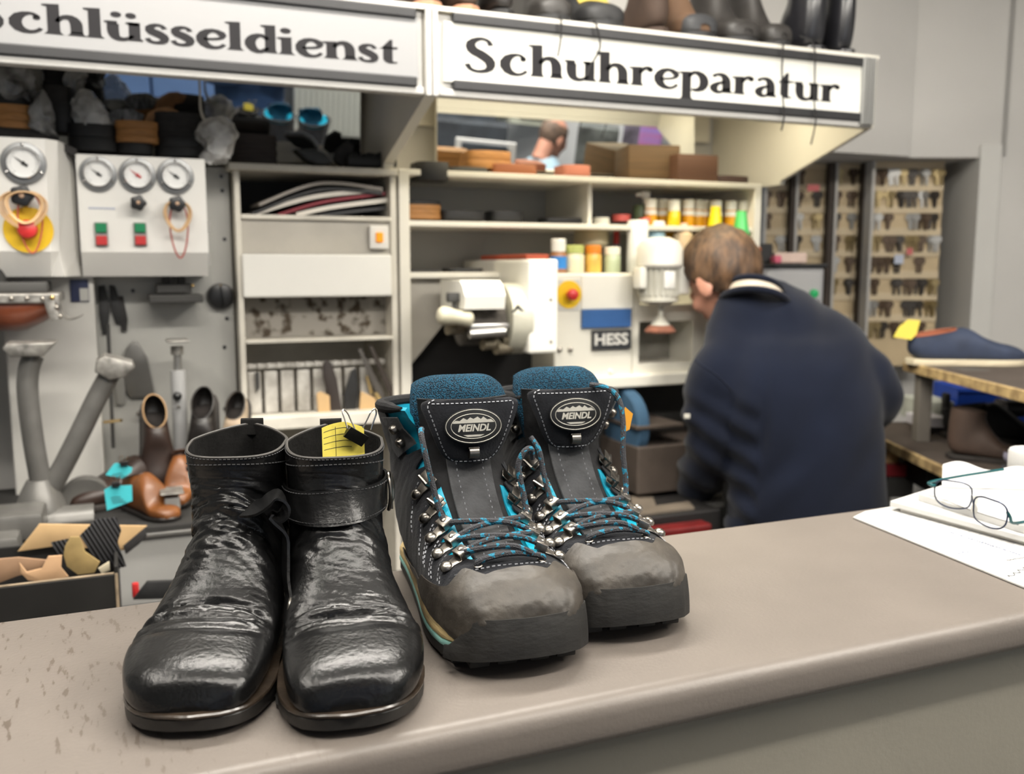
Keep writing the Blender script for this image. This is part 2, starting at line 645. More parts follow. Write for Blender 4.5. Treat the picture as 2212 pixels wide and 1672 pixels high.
def ankle_boot(name, label, X, Y, az, seed, flip):
    root = thing(name, label, 'boot', (X, Y, 1.10), -R(az), 'pair of black leather ankle boots')
    sx = -1 if flip else 1
    secs = [(a, b, c, d, w, xo * sx, f) for a, b, c, d, w, xo, f in ANKLE]
    sh = Shell(secs, ankle_disp(seed), True)
    sh.side, sh.squeeze, sh.from_v = (1 if flip else -1), .94, 0
    n = sh.n
    b = MB()
    b.loft(sh.rings(0, n, 190, 120) + sh.rings(n, n - .12, 2, 120, -.0022)[1:], True, False)
    b.build('upper', LEATHER, root, local=True, smooth=60)
    b = MB()
    b.loft(sh.rings(n - .02, n - 4.2, 12, 60, -.0030), False, True, flip=False)
    b.build('lining', LINING, root, local=True)
    xo = [(y, x * sx) for y, x in A_XO]
    spr = lambda y: .004 * max(0, 1 - y / .06) ** 2
    b = MB()
    sole_layer(b, outline(A_HW, xo, 0.0, .277, .0022), .0118, .0152, spr, .0011)
    b.build('welt', WELT, root, local=True)
    b = MB()
    sole_layer(b, outline(A_HW, xo, .002, .277, .0016), .0030, .0120, spr, .0008)
    hl = outline([(.0, .02), (.0, .0355), (.05, .0345), (.066, .026), (.076, 0)], [(0, 0)], 0, .076, .002, 16)
    b.loft([[p + V((0, .2, z)) for p in hl] for z in (0., .0062)])
    fw = outline([(0, .0), (.01, .028), (.045, .05), (.075, .052), (.12, .046), (.14, .04), (.15, 0)], [(0, 0)], 0, .15, 0, 16)
    b.loft([[p + V((0, .012, z + (spr(p.y + .012) if z > 0 else spr(p.y + .012)))) for p in fw] for z in (0., .0032)])
    b.build('sole', BSOLE, root, local=True)
    # stitch row under the top edge, pale raw edge of the rim
    b = MB()
    dashes(b, [sh.S(-PI + 2 * PI * k / 150, n - .62 - .25 * (abs(k - 75) / 75) ** 1) for k in range(151)], .00055, .0026, .0012)
    dashes(b, [sh.S(-PI + 2 * PI * k / 150, n - .16) for k in range(151)], .0004, .0022, .0012)
    b.build('stitching', THREAD_D, root, local=True, smooth=0)
    b = MB()
    b.tube([sh.S(-PI + 2 * PI * k / 90, n - .02, -.0012)[0] for k in range(90)], .0014, 6, True)
    b.build('rim_edge', LEATHER_E, root, local=True)
    # back pull loop
    b = MB()
    q = [sh.S(PI, n - .5, .0012)[0], sh.S(PI, n - .25, .0016)[0], sh.S(PI, n, 0)[0] + V((0, .002, .003)), sh.S(PI, n, 0)[0] + V((0, -.001, .0045)), sh.S(PI, n, 0)[0] + V((0, -.003, .002)), sh.S(PI, n - .3, -.005)[0]]
    pts = curve(q, 18)
    rings = [[p + V((sx_ * .010, 0, 0)) + V((0, o_, 0)) for sx_, o_ in ((-1, -.0006), (1, -.0006), (1, .0006), (-1, .0006))] for p in pts]
    b.loft(rings)
    b.build('pull_loop', LINING, root, local=True, smooth=40)
    return root, sh


LB = atz(406, 1603, 1.10)
RB = atz(756, 1598, 1.10)
lboot, lsh = ankle_boot('ankle_boot', 'black leather ankle boot with its strap hanging loose, leftmost footwear on the counter', LB.x, LB.y, 17.5, 3.1, True)
rboot, rsh = ankle_boot('ankle_boot', 'black leather ankle boot with a buckled strap and a yellow ticket in its top', RB.x, RB.y, 10.0, 8.6, False)


def strap_patch(b, sh, t0, t1, vm, half, off, th, n=40):
    def fn(u, w):
        t = lerp(t0, t1, u)
        p, nn = sh.S(t, vm(t) + half(t) * (w * 2 - 1), off)
        return p, nn
    b.slab(fn, n, 6, th)


# strap round the right boot: constant height band on the ankle
def band(sh, zc, hw, t0, t1, off, th, b, n=48):
    def vz(t, z):
        lo, hi = 7.5, float(sh.n)
        for _ in range(26):
            m = (lo + hi) / 2
            if sh.P(t, m).z < z:
                lo = m
            else:
                hi = m
        return (lo + hi) / 2

    def fn(u, w):
        t = lerp(t0, t1, u)
        z = zc + hw * (w * 2 - 1) + .004 * math.sin(t * .5)
        v = vz(t, z)
        return sh.P(t, v) + sh.N(t, v) * off, sh.N(t, v)
    b.slab(fn, n, 4, th)
    return fn


b = MB()
fn = band(rsh, .1215, .0140, -2.2, 1.28, .0022, .0022, b)
st = b.build('strap', LEATHER, rboot, local=True, smooth=50)
b = MB()
for w in (.07, .93):
    b = MB()
    dashes(b, [fn(k / 80, w) for k in range(81)], .00045, .0024, .0012, .0026)
    b.build('stitching', THREAD_D, st, local=True, smooth=0)
b = MB()
p, nn = fn(1., .5)
up = V((0, 0, 1))
sd = up.cross(nn).normalized()
T = basis(p + nn * .005 + sd * .000, sd, up, nn)
rr = [V((.011 * math.cos(a), .0165 * math.sin(a), .0015 * math.cos(2 * a))) for a in [2 * PI * k / 28 for k in range(28)]]
b.tube(rr, .0016, 8, True, T)
b.tube([V((0, -.016, .001)), V((0, .016, .001))], .0013, 8, False, T)
b.build('buckle_ring', DSTEEL, rboot, local=True)
b = MB()
band(rsh, .1215, .0130, 1.3, 2.5, .0022, .0022, b, 20)
b.build('strap', LEATHER, rboot, local=True, smooth=50)

# loose strap of the left boot: a curled loop on the inner side, then hanging down to its buckle
b = MB()
path = [(.016, .1545, .1215), (.026, .149, .1245)]
for k in range(8):
    a_ = R(100 - 45 * k)
    path.append((.040 + .0085 * math.cos(a_), .1475 - .0006 * k, .1245 + .0085 * math.sin(a_)))
path = path[:8] + [(.0465, .1425, .104), (.0475, .139, .088), (.0485, .131, .070), (.0520, .122, .053), (.0545, .116, .040), (.0555, .112, .030)]
pts = curve(path, 50)
rings = []
for i, p in enumerate(pts):
    tg = (pts[min(i + 1, 49)] - pts[max(i - 1, 0)]).normalized()
    wdir = V((-.3, .95, .1))
    wdir = (wdir - tg * wdir.dot(tg)).normalized()
    nd = tg.cross(wdir)
    hw_ = .0125
    rings.append([p + wdir * (a * hw_) + nd * c for a, c in ((-1, -.0011), (1, -.0011), (1, .0011), (-1, .0011))])
b.loft(rings)
ls = b.build('strap', LEATHER, lboot, local=True, smooth=40)
b = MB()
for c, rz in (((.0545, .117, .047), .012), ((.0565, .112, .033), .0155)):
    T = basis(c, V((.25, .93, .25)).normalized(), V((.05, -.26, .96)).normalized(), V((.96, -.23, -.1)).normalized())
    b.tube([V((.0115 * math.cos(a), rz * math.sin(a), .002 * math.cos(a) ** 2)) for a in [2 * PI * k / 26 for k in range(26)]], .0017, 8, True, T)
T = basis((.0565, .112, .033), V((.25, .93, .25)).normalized(), V((.05, -.26, .96)).normalized(), V((.96, -.23, -.1)).normalized())
b.box((0, .002, 0), (.006, .024, .0018), .0008, T)
b.build('buckle_ring', DSTEEL, lboot, local=True)

# yellow repair ticket in the right boot with a binder clip
tick = thing('repair_ticket', 'yellow gridded repair ticket clipped in the top of the right ankle boot', 'ticket', RB, -R(10.0))
YEL = mat('yellow paper', (.72, .60, .09), rough=.7, var=.06, vs=30)
INK = mat('black ink', (.02, .02, .02), rough=.7, var=0)


def tk(u, w):
    x = -.010 + .036 * u
    z = .158 + .030 * w
    y = .178 + .012 * math.sin(u * 2.4) + .004 * w + (.012 * max(0, u - .6))
    z -= .006 * max(0, u - .55) / .45 * w + (.003 * (1 - u) ** 4 * w)
    return V((x, y, z)), V((0, -1, 0))


b = MB()
b.slab(tk, 16, 8, .0004)
b.build('paper', YEL, tick, local=True)
b = MB()
for w in (.3, .48, .66, .84):
    b.tube([tk(.04 + .66 * k / 12, w)[0] + V((0, -.0006, 0)) for k in range(13)], .00022, 4)
b.tube([tk(.32, .05 + .85 * k / 8)[0] + V((0, -.0006, 0)) for k in range(9)], .00022, 4)
b.build('printed_lines', INK, tick, local=True)
clip = thing('binder_clip', 'small dark binder clip with wire handles pinching the yellow ticket', 'clip', RB, -R(10.0))
b = MB()
T = basis((.021, .186, .1805), V((.80, .25, -.54)).normalized(), V((.25, -.96, -.07)).normalized(), V((.54, .08, .84)).normalized())
b.prism([(-.0045, 0), (.0045, 0), (.0008, -.0105), (-.0008, -.0105)], .019, T @ rotm(PI / 2, 0, PI / 2) @ M.Translation((0, 0, -.0095)))
b.build('clip_body', mat('clip metal', (.05, .05, .045), rough=.25, metal=.8, var=.1), clip, local=True)
for dx, dz, tl in ((-.006, .004, -.35), (.007, .006, .45)):
    b = MB()
    c = V((.021 + dx, .186, .182))
    d = V((tl, .15, 1)).normalized()
    s_ = V((.75, .5, -.3)).normalized()
    b.tube(curve([c - s_ * .0045, c - s_ * .0035 + d * .009, c - s_ * .003 + d * .015, c + d * .0185, c + s_ * .003 + d * .015, c + s_ * .0035 + d * .009, c + s_ * .0045], 24), .0007, 6)
    b.build('wire_handle', STEEL, clip, local=True)

# ---------------------------------------------------------------- hiking boots
HIKE = [(-.022, .036, -.022, .026, .016, .004, 1), (-.016, .056, -.019, .024, .035, .004, 1), (-.001, .070, -.004, .022, .0480, .004, 1),
        (.025, .078, .022, .021, .0550, .004, 1), (.055, .084, .052, .021, .0580, .003, 1), (.084, .093, .086, .021, .0575, .002, 1),
        (.112, .107, .120, .022, .0540, .001, .8), (.134, .124, .160, .023, .0540, 0, .6), (.148, .141, .208, .025, .0540, 0, .4),
        (.156, .155, .262, .030, .0530, 0, .2), (.158, .165, .288, .056, .0540, 0, .1), (.154, .173, .294, .100, .0580, 0, 0),
        (.146, .180, .292, .140, .0650, 0, 0), (.138, .187, .290, .180, .0720, 0, 0)]
H_HW = [(-.026, 0), (-.022, .022), (-.014, .037), (.002, .0505), (.026, .0575), (.056, .060), (.085, .0585), (.13, .0525), (.18, .048), (.22, .0455), (.26, .0445), (.284, .034), (.297, 0)]
SUEDE = mat('charcoal suede', (.011, .012, .0155), rough=.92, var=.45, vs=45, bump=.35, bs=500, spec=.2, sheen=.10)
SUEDE_G = mat('grey suede', (.055, .056, .059), rough=.95, var=.45, vs=40, bump=.35, bs=350, spec=.2, sheen=.15)
NYLON = mat('black lining fabric', (.012, .012, .013), rough=.85, var=.4, vs=60, bump=.3, bs=200, spec=.3)
TEAL = mat('turquoise padded fabric', (.006, .36, .52), rough=.5, var=.5, vs=22, bump=.35, bs=160, col2=(.005, .20, .31))
RUBBER = mat('scuffed grey rubber rand', (.060, .051, .041), rough=.5, var=.3, vs=34, bump=.3, bs=160, col2=(.034, .029, .024))
BUMP = mat('worn black rubber', (.015, .014, .0125), rough=.7, var=.55, vs=22, bump=.35, bs=80, stretch=(1, 1, 2.5))
MIDS = mat('yellowed foam midsole', (.56, .42, .20), rough=.7, var=.45, vs=30, stretch=(1, 1, 9), bump=.3, bs=40)
MINT = mat('mint foam strip', (.20, .40, .36), rough=.7, var=.2, vs=60)
THREAD = mat('grey thread', (.36, .37, .40), rough=.8, var=.25, vs=300)
SILVER = mat('silver print', (.50, .48, .42), rough=.45, metal=.3, var=.15, vs=90)
BADGE = mat('badge black', (.008, .008, .008), rough=.35, var=0)


def mesh_fabric():
    m = mat('blue spacer mesh', (.008, .115, .21), rough=.8, var=.3, vs=18, spec=.3)
    nt = m.node_tree
    b = nt.nodes['Principled BSDF']
    tc = nt.nodes.new('ShaderNodeTexCoord')
    v = nt.nodes.new('ShaderNodeTexVoronoi')
    v.inputs['Scale'].default_value = 760
    nt.links.new(tc.outputs['Object'], v.inputs['Vector'])
    bp = nt.nodes.new('ShaderNodeBump')
    bp.inputs['Strength'].default_value = .9
    bp.inputs['Distance'].default_value = .002
    bp.invert = True
    nt.links.new(v.outputs['Distance'], bp.inputs['Height'])
    nt.links.new(bp.outputs['Normal'], b.inputs['Normal'])
    old = b.inputs['Base Color'].links[0].from_socket
    mx = nt.nodes.new('ShaderNodeMix')
    mx.data_type = 'RGBA'
    r = nt.nodes.new('ShaderNodeMapRange')
    r.inputs[1].default_value = .25
    r.inputs[2].default_value = .6
    nt.links.new(v.outputs['Distance'], r.inputs[0])
    nt.links.new(r.outputs[0], mx.inputs[0])
    nt.links.new(old, mx.inputs[6])
    mx.inputs[7].default_value = (.002, .018, .035, 1)
    nt.links.new(mx.outputs[2], b.inputs['Base Color'])
    return m


def lace_mat():
    m = mat('flecked lace', (.040, .041, .047), rough=.85, var=0)
    nt = m.node_tree
    b = nt.nodes['Principled BSDF']
    tc = nt.nodes.new('ShaderNodeTexCoord')
    n = nt.nodes.new('ShaderNodeTexNoise')
    n.inputs['Scale'].default_value = 190
    n.inputs['Detail'].default_value = 1
    nt.links.new(tc.outputs['Object'], n.inputs['Vector'])
    r = nt.nodes.new('ShaderNodeValToRGB')
    r.color_ramp.elements[0].position = .575
    r.color_ramp.elements[1].position = .60
    r.color_ramp.elements[0].color = (.040, .041, .047, 1)
    r.color_ramp.elements[1].color = (.012, .17, .27, 1)
    nt.links.new(n.outputs['Fac'], r.inputs['Fac'])
    nt.links.new(r.outputs['Color'], b.inputs['Base Color'])
    v = nt.nodes.new('ShaderNodeTexVoronoi')
    v.inputs['Scale'].default_value = 900
    nt.links.new(tc.outputs['Object'], v.inputs['Vector'])
    bp = nt.nodes.new('ShaderNodeBump')
    bp.inputs['Strength'].default_value = .6
    bp.inputs['Distance'].default_value = .001
    nt.links.new(v.outputs['Distance'], bp.inputs['Height'])
    nt.links.new(bp.outputs['Normal'], b.inputs['Normal'])
    return m


MESHF, LACE = mesh_fabric(), lace_mat()


def hike_t0(v):
    return .52 * sstep(3.15, 3.6, v) ** .5 + .025 * (v - 4) * (v > 4) + .20 * sstep(9.0, 13, v)


def hike_disp(t, v):
    return .0012 * noise.noise(V((t * 2.2, v * 1.3, 5.5))) + .0007 * noise.noise(V((t * 5, v * 4, 1.5)))


EYES = (3.75, 4.55, 5.35)


def hiking_boot(name, label, X, Y, az, seed, lace_up):
    root = thing(name, label, 'boot', (X, Y, 1.10), -R(az), 'pair of worn hiking boots')
    sh = Shell(HIKE, hike_disp)
    sh.side, sh.squeeze, sh.from_v = (1 if lace_up == 'L' else -1), .74, 8
    n = sh.n
    # turquoise inner bootie
    b = MB()

    def bootie(u, w):
        v = 2.2 + (n - 2.2) * w
        a = max(0.02, hike_t0(v) - .06)
        t = lerp(a, 2 * PI - a, u)
        return sh.S(t, v, -.0012)
    b.slab(bootie, 90, 70, -.0045)
    b.build('cuff_lining', TEAL, root, local=True, smooth=60)
    # charcoal suede shell, scalloped along the lacing edge
    b = MB()

    def scal(v):
        if v < 3.4:
            return 0.
        e = sstep(3.4, 3.8, v)
        if v < 9.6:
            return e * (.03 + .27 * (.5 - .5 * math.cos(2 * PI * (v - EYES[0]) / (.8 if v < 5.75 else 1.1))) ** 1.5)
        return e * (.03 + .36 * sstep(9.6, 10.2, v))

    def suede(u, w):
        v = 1.2 + (n - .25 - 1.2) * w
        a = hike_t0(v) + scal(v)
        t = lerp(max(a, .0), 2 * PI - a, u)
        return sh.S(t, v, .0006)
    b.slab(suede, 110, 130, .0016)
    b.build('upper', SUEDE, root, local=True, smooth=60)
    # toe shell under the rand
    b = MB()
    b.loft(sh.rings(0, 3.4, 16, 60, -.001), True, True)
    b.build('toe_box', SUEDE, root, local=True)
    # rubber rand over the toe and low along the sides
    b = MB()

    def rand(u, w):
        t = lerp(-2.25, 2.25, u)
        top = 2.3 + .2 * math.cos(t * 2) + (.75 * sstep(.45, .75, abs(t)) + 5.2 * sstep(1.1, 2.2, abs(t)))
        return sh.S(t, top * w, .0042)
    b.slab(rand, 84, 40, .0010)
    b.build('toe_rand', RUBBER, root, local=True, smooth=60)
    # midsole, mint strip, outsole
    spr = lambda y: .012 * max(0, 1 - (y + .026) / .085) ** 2
    xo = [(-.03, .004), (.03, .004), (.09, .002), (.13, .001), (.3, 0)]
    b = MB()
    sole_layer(b, outline(H_HW, xo, -.014, .297, .0018, 30), .0165, .0285, spr, .0025)
    b.build('midsole', MIDS, root, local=True)
    b = MB()
    sole_layer(b, outline(H_HW, xo, -.014, .297, .0022, 30), .0125, .0170, spr, .0008)
    b.build('midsole_strip', MINT, root, local=True)
    b = MB()
    ol = outline(H_HW, xo, -.026, .299, .0015, 34)
    sole_layer(b, ol, .0035, .0132, spr, .001)
    # lugs along both edges and a toe lug
    m = len(ol) // 2
    for y in [-.004 + .021 * k for k in range(14)]:
        if .165 < y < .195:
            continue
        h = table(H_HW, y)
        for sg in (-1, 1):
            for fr, wd in ((.80, .36), (.30, .36)):
                cx = sg * h * fr + table(xo, y)
                b.box((cx, y, .0030 + spr(y)), (h * wd, .015, .0058), .0012)
    b.build('outsole', BUMP, root, local=True)
    b = MB()

    def bumper(u, w):
        # wraps the tip and runs back on the inner side, sloping off on the outer side
        ph = lerp(-1.02, 1.35, u)
        yy = -.026 + .072 * (abs(ph) / 1.35) ** 2.0
        h = (table(H_HW, yy) + .0055) if abs(ph) > .02 else .003
        sgn = 1 if ph > 0 else -1
        e = sstep(-1.02, -.45, ph) * sstep(1.39, .9, ph)
        zt = lerp(.007, lerp(.018, .044, e), w)
        z = zt + spr(yy) * (1 - w * .55)
        x = sgn * h * (1 - .03 * w * w) + table(xo, yy)
        y = yy + .006 * w * w * math.cos(ph) - .0062
        return V((x, y, z)), V((sgn * abs(math.sin(ph)), -math.cos(ph), .25)).normalized()
    b.slab(bumper, 48, 10, .0025)
    b.build('toe_bumper', BUMP, root, local=True, smooth=70)
    # tongue with gussets
    TP = [(.045, .073), (.085, .087), (.118, .107), (.140, .130), (.149, .150), (.151, .166), (.150, .182), (.149, .197)]

    def tongue(hwf, off, bow):
        def fn(u, w):
            q = catmull(TP, w * 7)
            q2 = catmull(TP, min(7, w * 7 + .1))
            q1 = catmull(TP, max(0, w * 7 - .1))
            d = V((0, q2[0] - q1[0], q2[1] - q1[1])).normalized()
            nn = V((0, -d.z, d.y))
            s_ = u * 2 - 1
            wob = .0016 * math.sin(w * 26) * (1 - s_ * s_) * (hwf(0.5) < .03)
            p = V((s_ * hwf(w), q[0] + bow * s_ * s_, q[1])) + nn * (off + wob)
            return p, nn
        return fn
    b = MB()
    b.slab(tongue(lambda w: .034 + .010 * w, -.003, .017), 20, 40, .004)
    tg = b.build('tongue', NYLON, root, local=True, smooth=60)
    b = MB()
    ts = tongue(lambda w: .0195 + .003 * w, .0012, .003)
    b.slab(ts, 12, 60, .0026)
    b.build('tongue_strip', SUEDE_G, tg, local=True, smooth=60)
    for u in (.2, .8):
        b = MB()
        dashes(b, [(ts(u, .02 + .8 * k / 60)[0], ts(u, .02 + .8 * k / 60)[1]) for k in range(61)], .0005, .0022, .0042, .0030)
        b.build('stitching', THREAD, tg, local=True, smooth=0)
    # blue mesh padding behind and above the flap
    b = MB()

    def pad(u, w):
        a = PI * (1 - w) if False else 0
        s_ = u * 2 - 1
        z = .140 + .076 * w
        y = .158 + .012 * w + .016 * s_ * s_
        bul = .010 * math.sin(min(1, w * 1.02) * PI) ** .5
        hw_ = (.036 + .012 * min(1, w * 1.6)) * (1 - .10 * w ** 6)
        z -= .010 * abs(s_) ** 4 * w
        return V((s_ * hw_, y - bul, z)), V((0, 1, .1))
    b.slab(pad, 28, 22, .012)
    b.build('tongue_padding', MESHF, root, local=True, smooth=60)
    # suede flap with the oval badge
    def flap(u, w):
        s_ = u * 2 - 1
        z = .139 + .060 * w
        hw_ = table([(0, .012), (.03, .018), (.08, .0235), (.16, .0280), (.3, .0325), (.6, .0400), (.88, .0465), (.95, .0460), (.985, .0435), (1, .039)], w)
        y = .1345 + .010 * w - .012 * math.sin(w * 2.2) + .006 * s_ * s_ + .0006 * noise.noise(V((s_ * 3, w * 5, seed)))
        return V((s_ * hw_, y, z)), V((s_ * -.15, -1, .12)).normalized()
    b = MB()
    b.slab(flap, 26, 30, .0024)
    fl = b.build('tongue_flap', SUEDE, root, local=True, smooth=60)
    b = MB()
    dashes(b, [(flap(.06, 1 - .9 * k / 30)) for k in range(31)] + [flap(.06 + .88 * k / 30, .04) for k in range(31)] + [flap(.94, .1 + .84 * k / 30) for k in range(31)] + [flap(.94 - .88 * k / 40, .945) for k in range(41)], .00055, .0026, .0018, .0028)
    b.build('stitching', THREAD, fl, local=True, smooth=0)
    c, nn = flap(.5, .60)
    c = c + nn * .0026
    ex = V((1, 0, 0))
    T = basis(c, ex, nn.cross(ex).normalized(), nn)
    el = lambda a, d, n_=40: [(a * math.cos(2 * PI * k / n_), d * math.sin(2 * PI * k / n_)) for k in range(n_)]
    b = MB()
    b.prism(el(.0275, .0165), .0010, T, .0003)
    bd = b.build('badge', BADGE, fl, local=True)
    b = MB()
    for a, d in ((.0262, .0152), (.0213, .0113)):
        b.tube([V((x, y, .0011)) for x, y in el(a, d)], .00035, 6, True, T)
    rr = [(-.0195, .0042), (-.017, .0058), (-.013, .0052), (-.0095, .0078), (-.006, .0060), (-.003, .0082), (.0, .0066), (.004, .0086), (.007, .0062), (.0095, .0084), (.013, .0056), (.0165, .0060), (.0195, .0036)]
    for (x0, y0), (x1, y1) in zip(rr, rr[1:]):
        b.add([T @ V((x0, .0030, .00115)), T @ V((x1, .0030, .00115)), T @ V((x1, y1, .00115)), T @ V((x0, y0, .00115))], [(0, 1, 2, 3)])
    b.add([T @ V((x, y, .00115)) for x, y in ((-.010, -.0078), (.010, -.0078), (.006, -.0096), (-.006, -.0096))], [(0, 1, 2, 3)])
    b.build('badge_print', SILVER, bd, local=True)
    plain_text('MEINDL', .0088, 'badge_lettering', T @ M.Translation((.0005, -.0018, .0014)), SILVER, bd, offset=.00028, depth=.0003, shear=.25, width=.031, local=True)
    # metal lace keeper on the flap
    b = MB()
    c, nn = flap(.5, .22)
    T2 = basis(c + nn * .0035, ex, nn.cross(ex).normalized(), nn)
    b.tube([V((-.0045, .002, -.001)), V((-.0045, .002, .003)), V((.0045, .002, .003)), V((.0045, .002, -.001))], .0012, 8, False, T2)
    b.lathe([(.0055, -.0045), (.0055, .0045)], T2 @ M.Translation((0, -.002, .001)) @ rotm(0, PI / 2, 0), 12)
    b.build('lace_keeper', DSTEEL, fl, local=True)
    # eyelets
    rings_at = {}

    def plate(t, v, sg, size=1., hook=False):
        p, nn = sh.S(t, v, .0024)
        p2 = sh.S(t + sg * .1, v - .05, .0024)[0]
        d = (p2 - p)
        d = (d - nn * d.dot(nn)).normalized()     # away from the lacing edge
        s_ = nn.cross(d)
        T = basis(p, d, s_, nn) @ M.Scale(1.32, 4)
        b = MB()
        b.prism([(-.005, -.0045), (.004, -.0045), (.0085, -.0035), (.0125, -.0042), (.0158, -.0025), (.0168, 0), (.0158, .0025), (.0125, .0042), (.0085, .0035), (.004, .0045), (-.005, .0045)], .0011, T, .0004)
        if hook:
            b.tube([V((.002, y, z)) for y, z in ((-.005, .001), (-.005, .006), (.005, .006), (.005, .001))], .0014, 8, False, T)
            b.box((-.0015, 0, .0058), (.008, .0105, .0014), .0006, T)
        else:
            b.box((-.001, 0, .0052), (.0085, .0092, .0013), .0006, T)
            b.box((-.001, -.0042, .003), (.0078, .0012, .005), .0004, T)
            b.box((-.001, .0042, .003), (.0078, .0012, .005), .0004, T)
            b.lathe([(.0019, 0), (.0017, .0007), (.0008, .0012), (.0001, .0013)], T @ M.Translation((-.001, 0, .0058)), 12)
        o = b.build('lace_hook' if hook else 'eyelet', DSTEEL if hook else STEELW, root, local=True, smooth=40)
        b = MB()
        b.lathe([(.0042, 0), (.0040, .0012), (.0028, .0026), (.0012, .0032), (.0001, .0033)], T @ M.Translation((.0125, 0, .0009)), 16)
        b.build('rivet', STEELW if not hook else DSTEEL, o, local=True)
        return p + nn * .003, nn
    eL, eR = [], []
    for v in EYES:
        for sg, lst in ((-1, eL), (1, eR)):
            lst.append(plate(sg * (hike_t0(v) + .10), v, sg))
    for v in (6.35, 7.5):
        for sg in (-1, 1):
            plate(sg * (hike_t0(v) + .10), v, sg, hook=True)
    # cuff plates with two studs
    for sg in (-1, 1):
        b = MB()

        def cp(u, w):
            v = 10.35 + 2.2 * w
            t = hike_t0(v) + .10 + (.42 + .05 * math.sin(w * 6)) * u
            return sh.S(sg * t, v, .0022)
        b.slab(cp, 8, 14, .0016)
        o = b.build('cuff_plate', SUEDE_G, root, local=True, smooth=60)
        for w in (.3, .72):
            p, nn = cp(.45, w)
            b = MB()
            b.lathe([(.0052, 0), (.0050, .003), (.0036, .0052), (.001, .006), (.0001, .006)], frame_z(p + nn * .0014, nn), 16)
            b.build('stud', DSTEEL, o, local=True)
    # dark collar roll
    b = MB()
    a0 = hike_t0(n) + .02
    b.tube([sh.S(lerp(a0, 2 * PI - a0, k / 60), n - .05, -.002)[0] + V((0, 0, .001)) for k in range(61)], [.0022 + .0035 * min(1, k / 4, (60 - k) / 4) for k in range(61)], 10)
    b.build('collar', NYLON, root, local=True)
    # pale seams on the sides
    b = MB()
    for sg in (-1, 1):
        for v0, dv, t1 in ((4.0, -.55, 1.35), (4.18, -.55, 1.35), (4.8, -.75, 1.4), (4.98, -.75, 1.4), (5.6, -.9, 1.45), (5.78, -.9, 1.45), (6.7, -1.1, 1.5), (7.9, -1.2, 1.5)):
            pts = []
            for k in range(50):
                f = k / 49
                t = lerp(hike_t0(v0) + .30, t1, f)
                pts.append(sh.S(sg * t, v0 + dv * f ** 1.2, .0022))
            dashes(b, pts, .0005, .0026, .0020, .0003)
        pts = [sh.S(sg * lerp(.02, 1.0, k / 30), 2.75 + .5 * (k / 30) ** 2, .0022) for k in range(31)]
        dashes(b, pts, .0005, .0026, .0020, .0003)
    b.build('stitching', THREAD, root, local=True, smooth=0)
    # lace holes and laces
    hl = [sh.S(sg * .48, 3.0, .003) for sg in (-1, 1)]
    for p, nn in hl:
        b = MB()
        b.tube([frame_z(p, nn) @ V((.0033 * math.cos(a), .0033 * math.sin(a), 0)) for a in [2 * PI * k / 16 for k in range(16)]], .0009, 6, True)
        b.build('lace_hole', STEELW, root, local=True)
    LIFT = .0042

    def across(a, c, bow, sag=0.):
        m = (a + c) / 2
        upv = V((0, -.55, .83))
        return [a, a.lerp(c, .25) + upv * bow * .8 + V((0, 0, sag)), m + upv * bow, a.lerp(c, .75) + upv * bow * .8 - V((0, 0, sag)), c]
    lr = .0027
    b = MB()
    h0, h1 = hl[0][0], hl[1][0]
    b.tube(curve([h0 - hl[0][1] * .006, h0 + hl[0][1] * .003] + across(h0 + V((.005, 0, .004)), h1 + V((-.005, 0, .004)), .006)[1:-1] + [h1 + hl[1][1] * .003, h1 - hl[1][1] * .006], 40), lr, 8)
    prev = (h0, h1)
    fl_ = V((0, -.002, .002))
    for i in range(3):
        a, c = eL[i][0], eR[i][0]
        # two strands run nearly level between neighbouring rings
        lo_a, lo_c = (h0 + V((.010, -.002, .006)), h1 + V((-.010, -.002, .006))) if i == 0 else (eL[i - 1][0], eR[i - 1][0])
        if i:
            b.tube(curve(across(lo_a + fl_, c + fl_, .0065, .001), 30), lr, 8)
        b.tube(curve(across(a + fl_, lo_c + fl_, .0085, -.001), 30), lr, 8)
    a, c = eL[2][0], eR[2][0]
    if lace_up == 'L':
        b.tube(curve([a + fl_, a + V((-.003, .004, .012)), a + V((-.008, .010, .035)), a + V((-.013, .014, .060)), a + V((-.015, .022, .078)), a + V((-.012, .034, .080))], 30), lr, 8)
        b.tube(curve([c + fl_, c + V((.001, .004, .012)), c + V((-.002, .010, .034)), c + V((-.003, .012, .048)), c + V((.003, .012, .059)), c + V((.010, .014, .060)), c + V((.013, .020, .050))], 30), lr, 8)
    else:
        b.tube(curve([a + fl_, a + V((-.002, .004, .012)), a + V((-.005, .010, .030)), a + V((-.008, .014, .050)), a + V((-.014, .022, .062))], 30), lr, 8)
        b.tube(curve([c + fl_, c + V((.003, .004, .014)), c + V((.002, .010, .045)), c + V((.004, .016, .075)), c + V((.002, .024, .096)), c + V((-.008, .032, .106)), c + V((-.020, .044, .108))], 36), lr, 8)
    b.build('lace', LACE, root, local=True)
    return root, sh


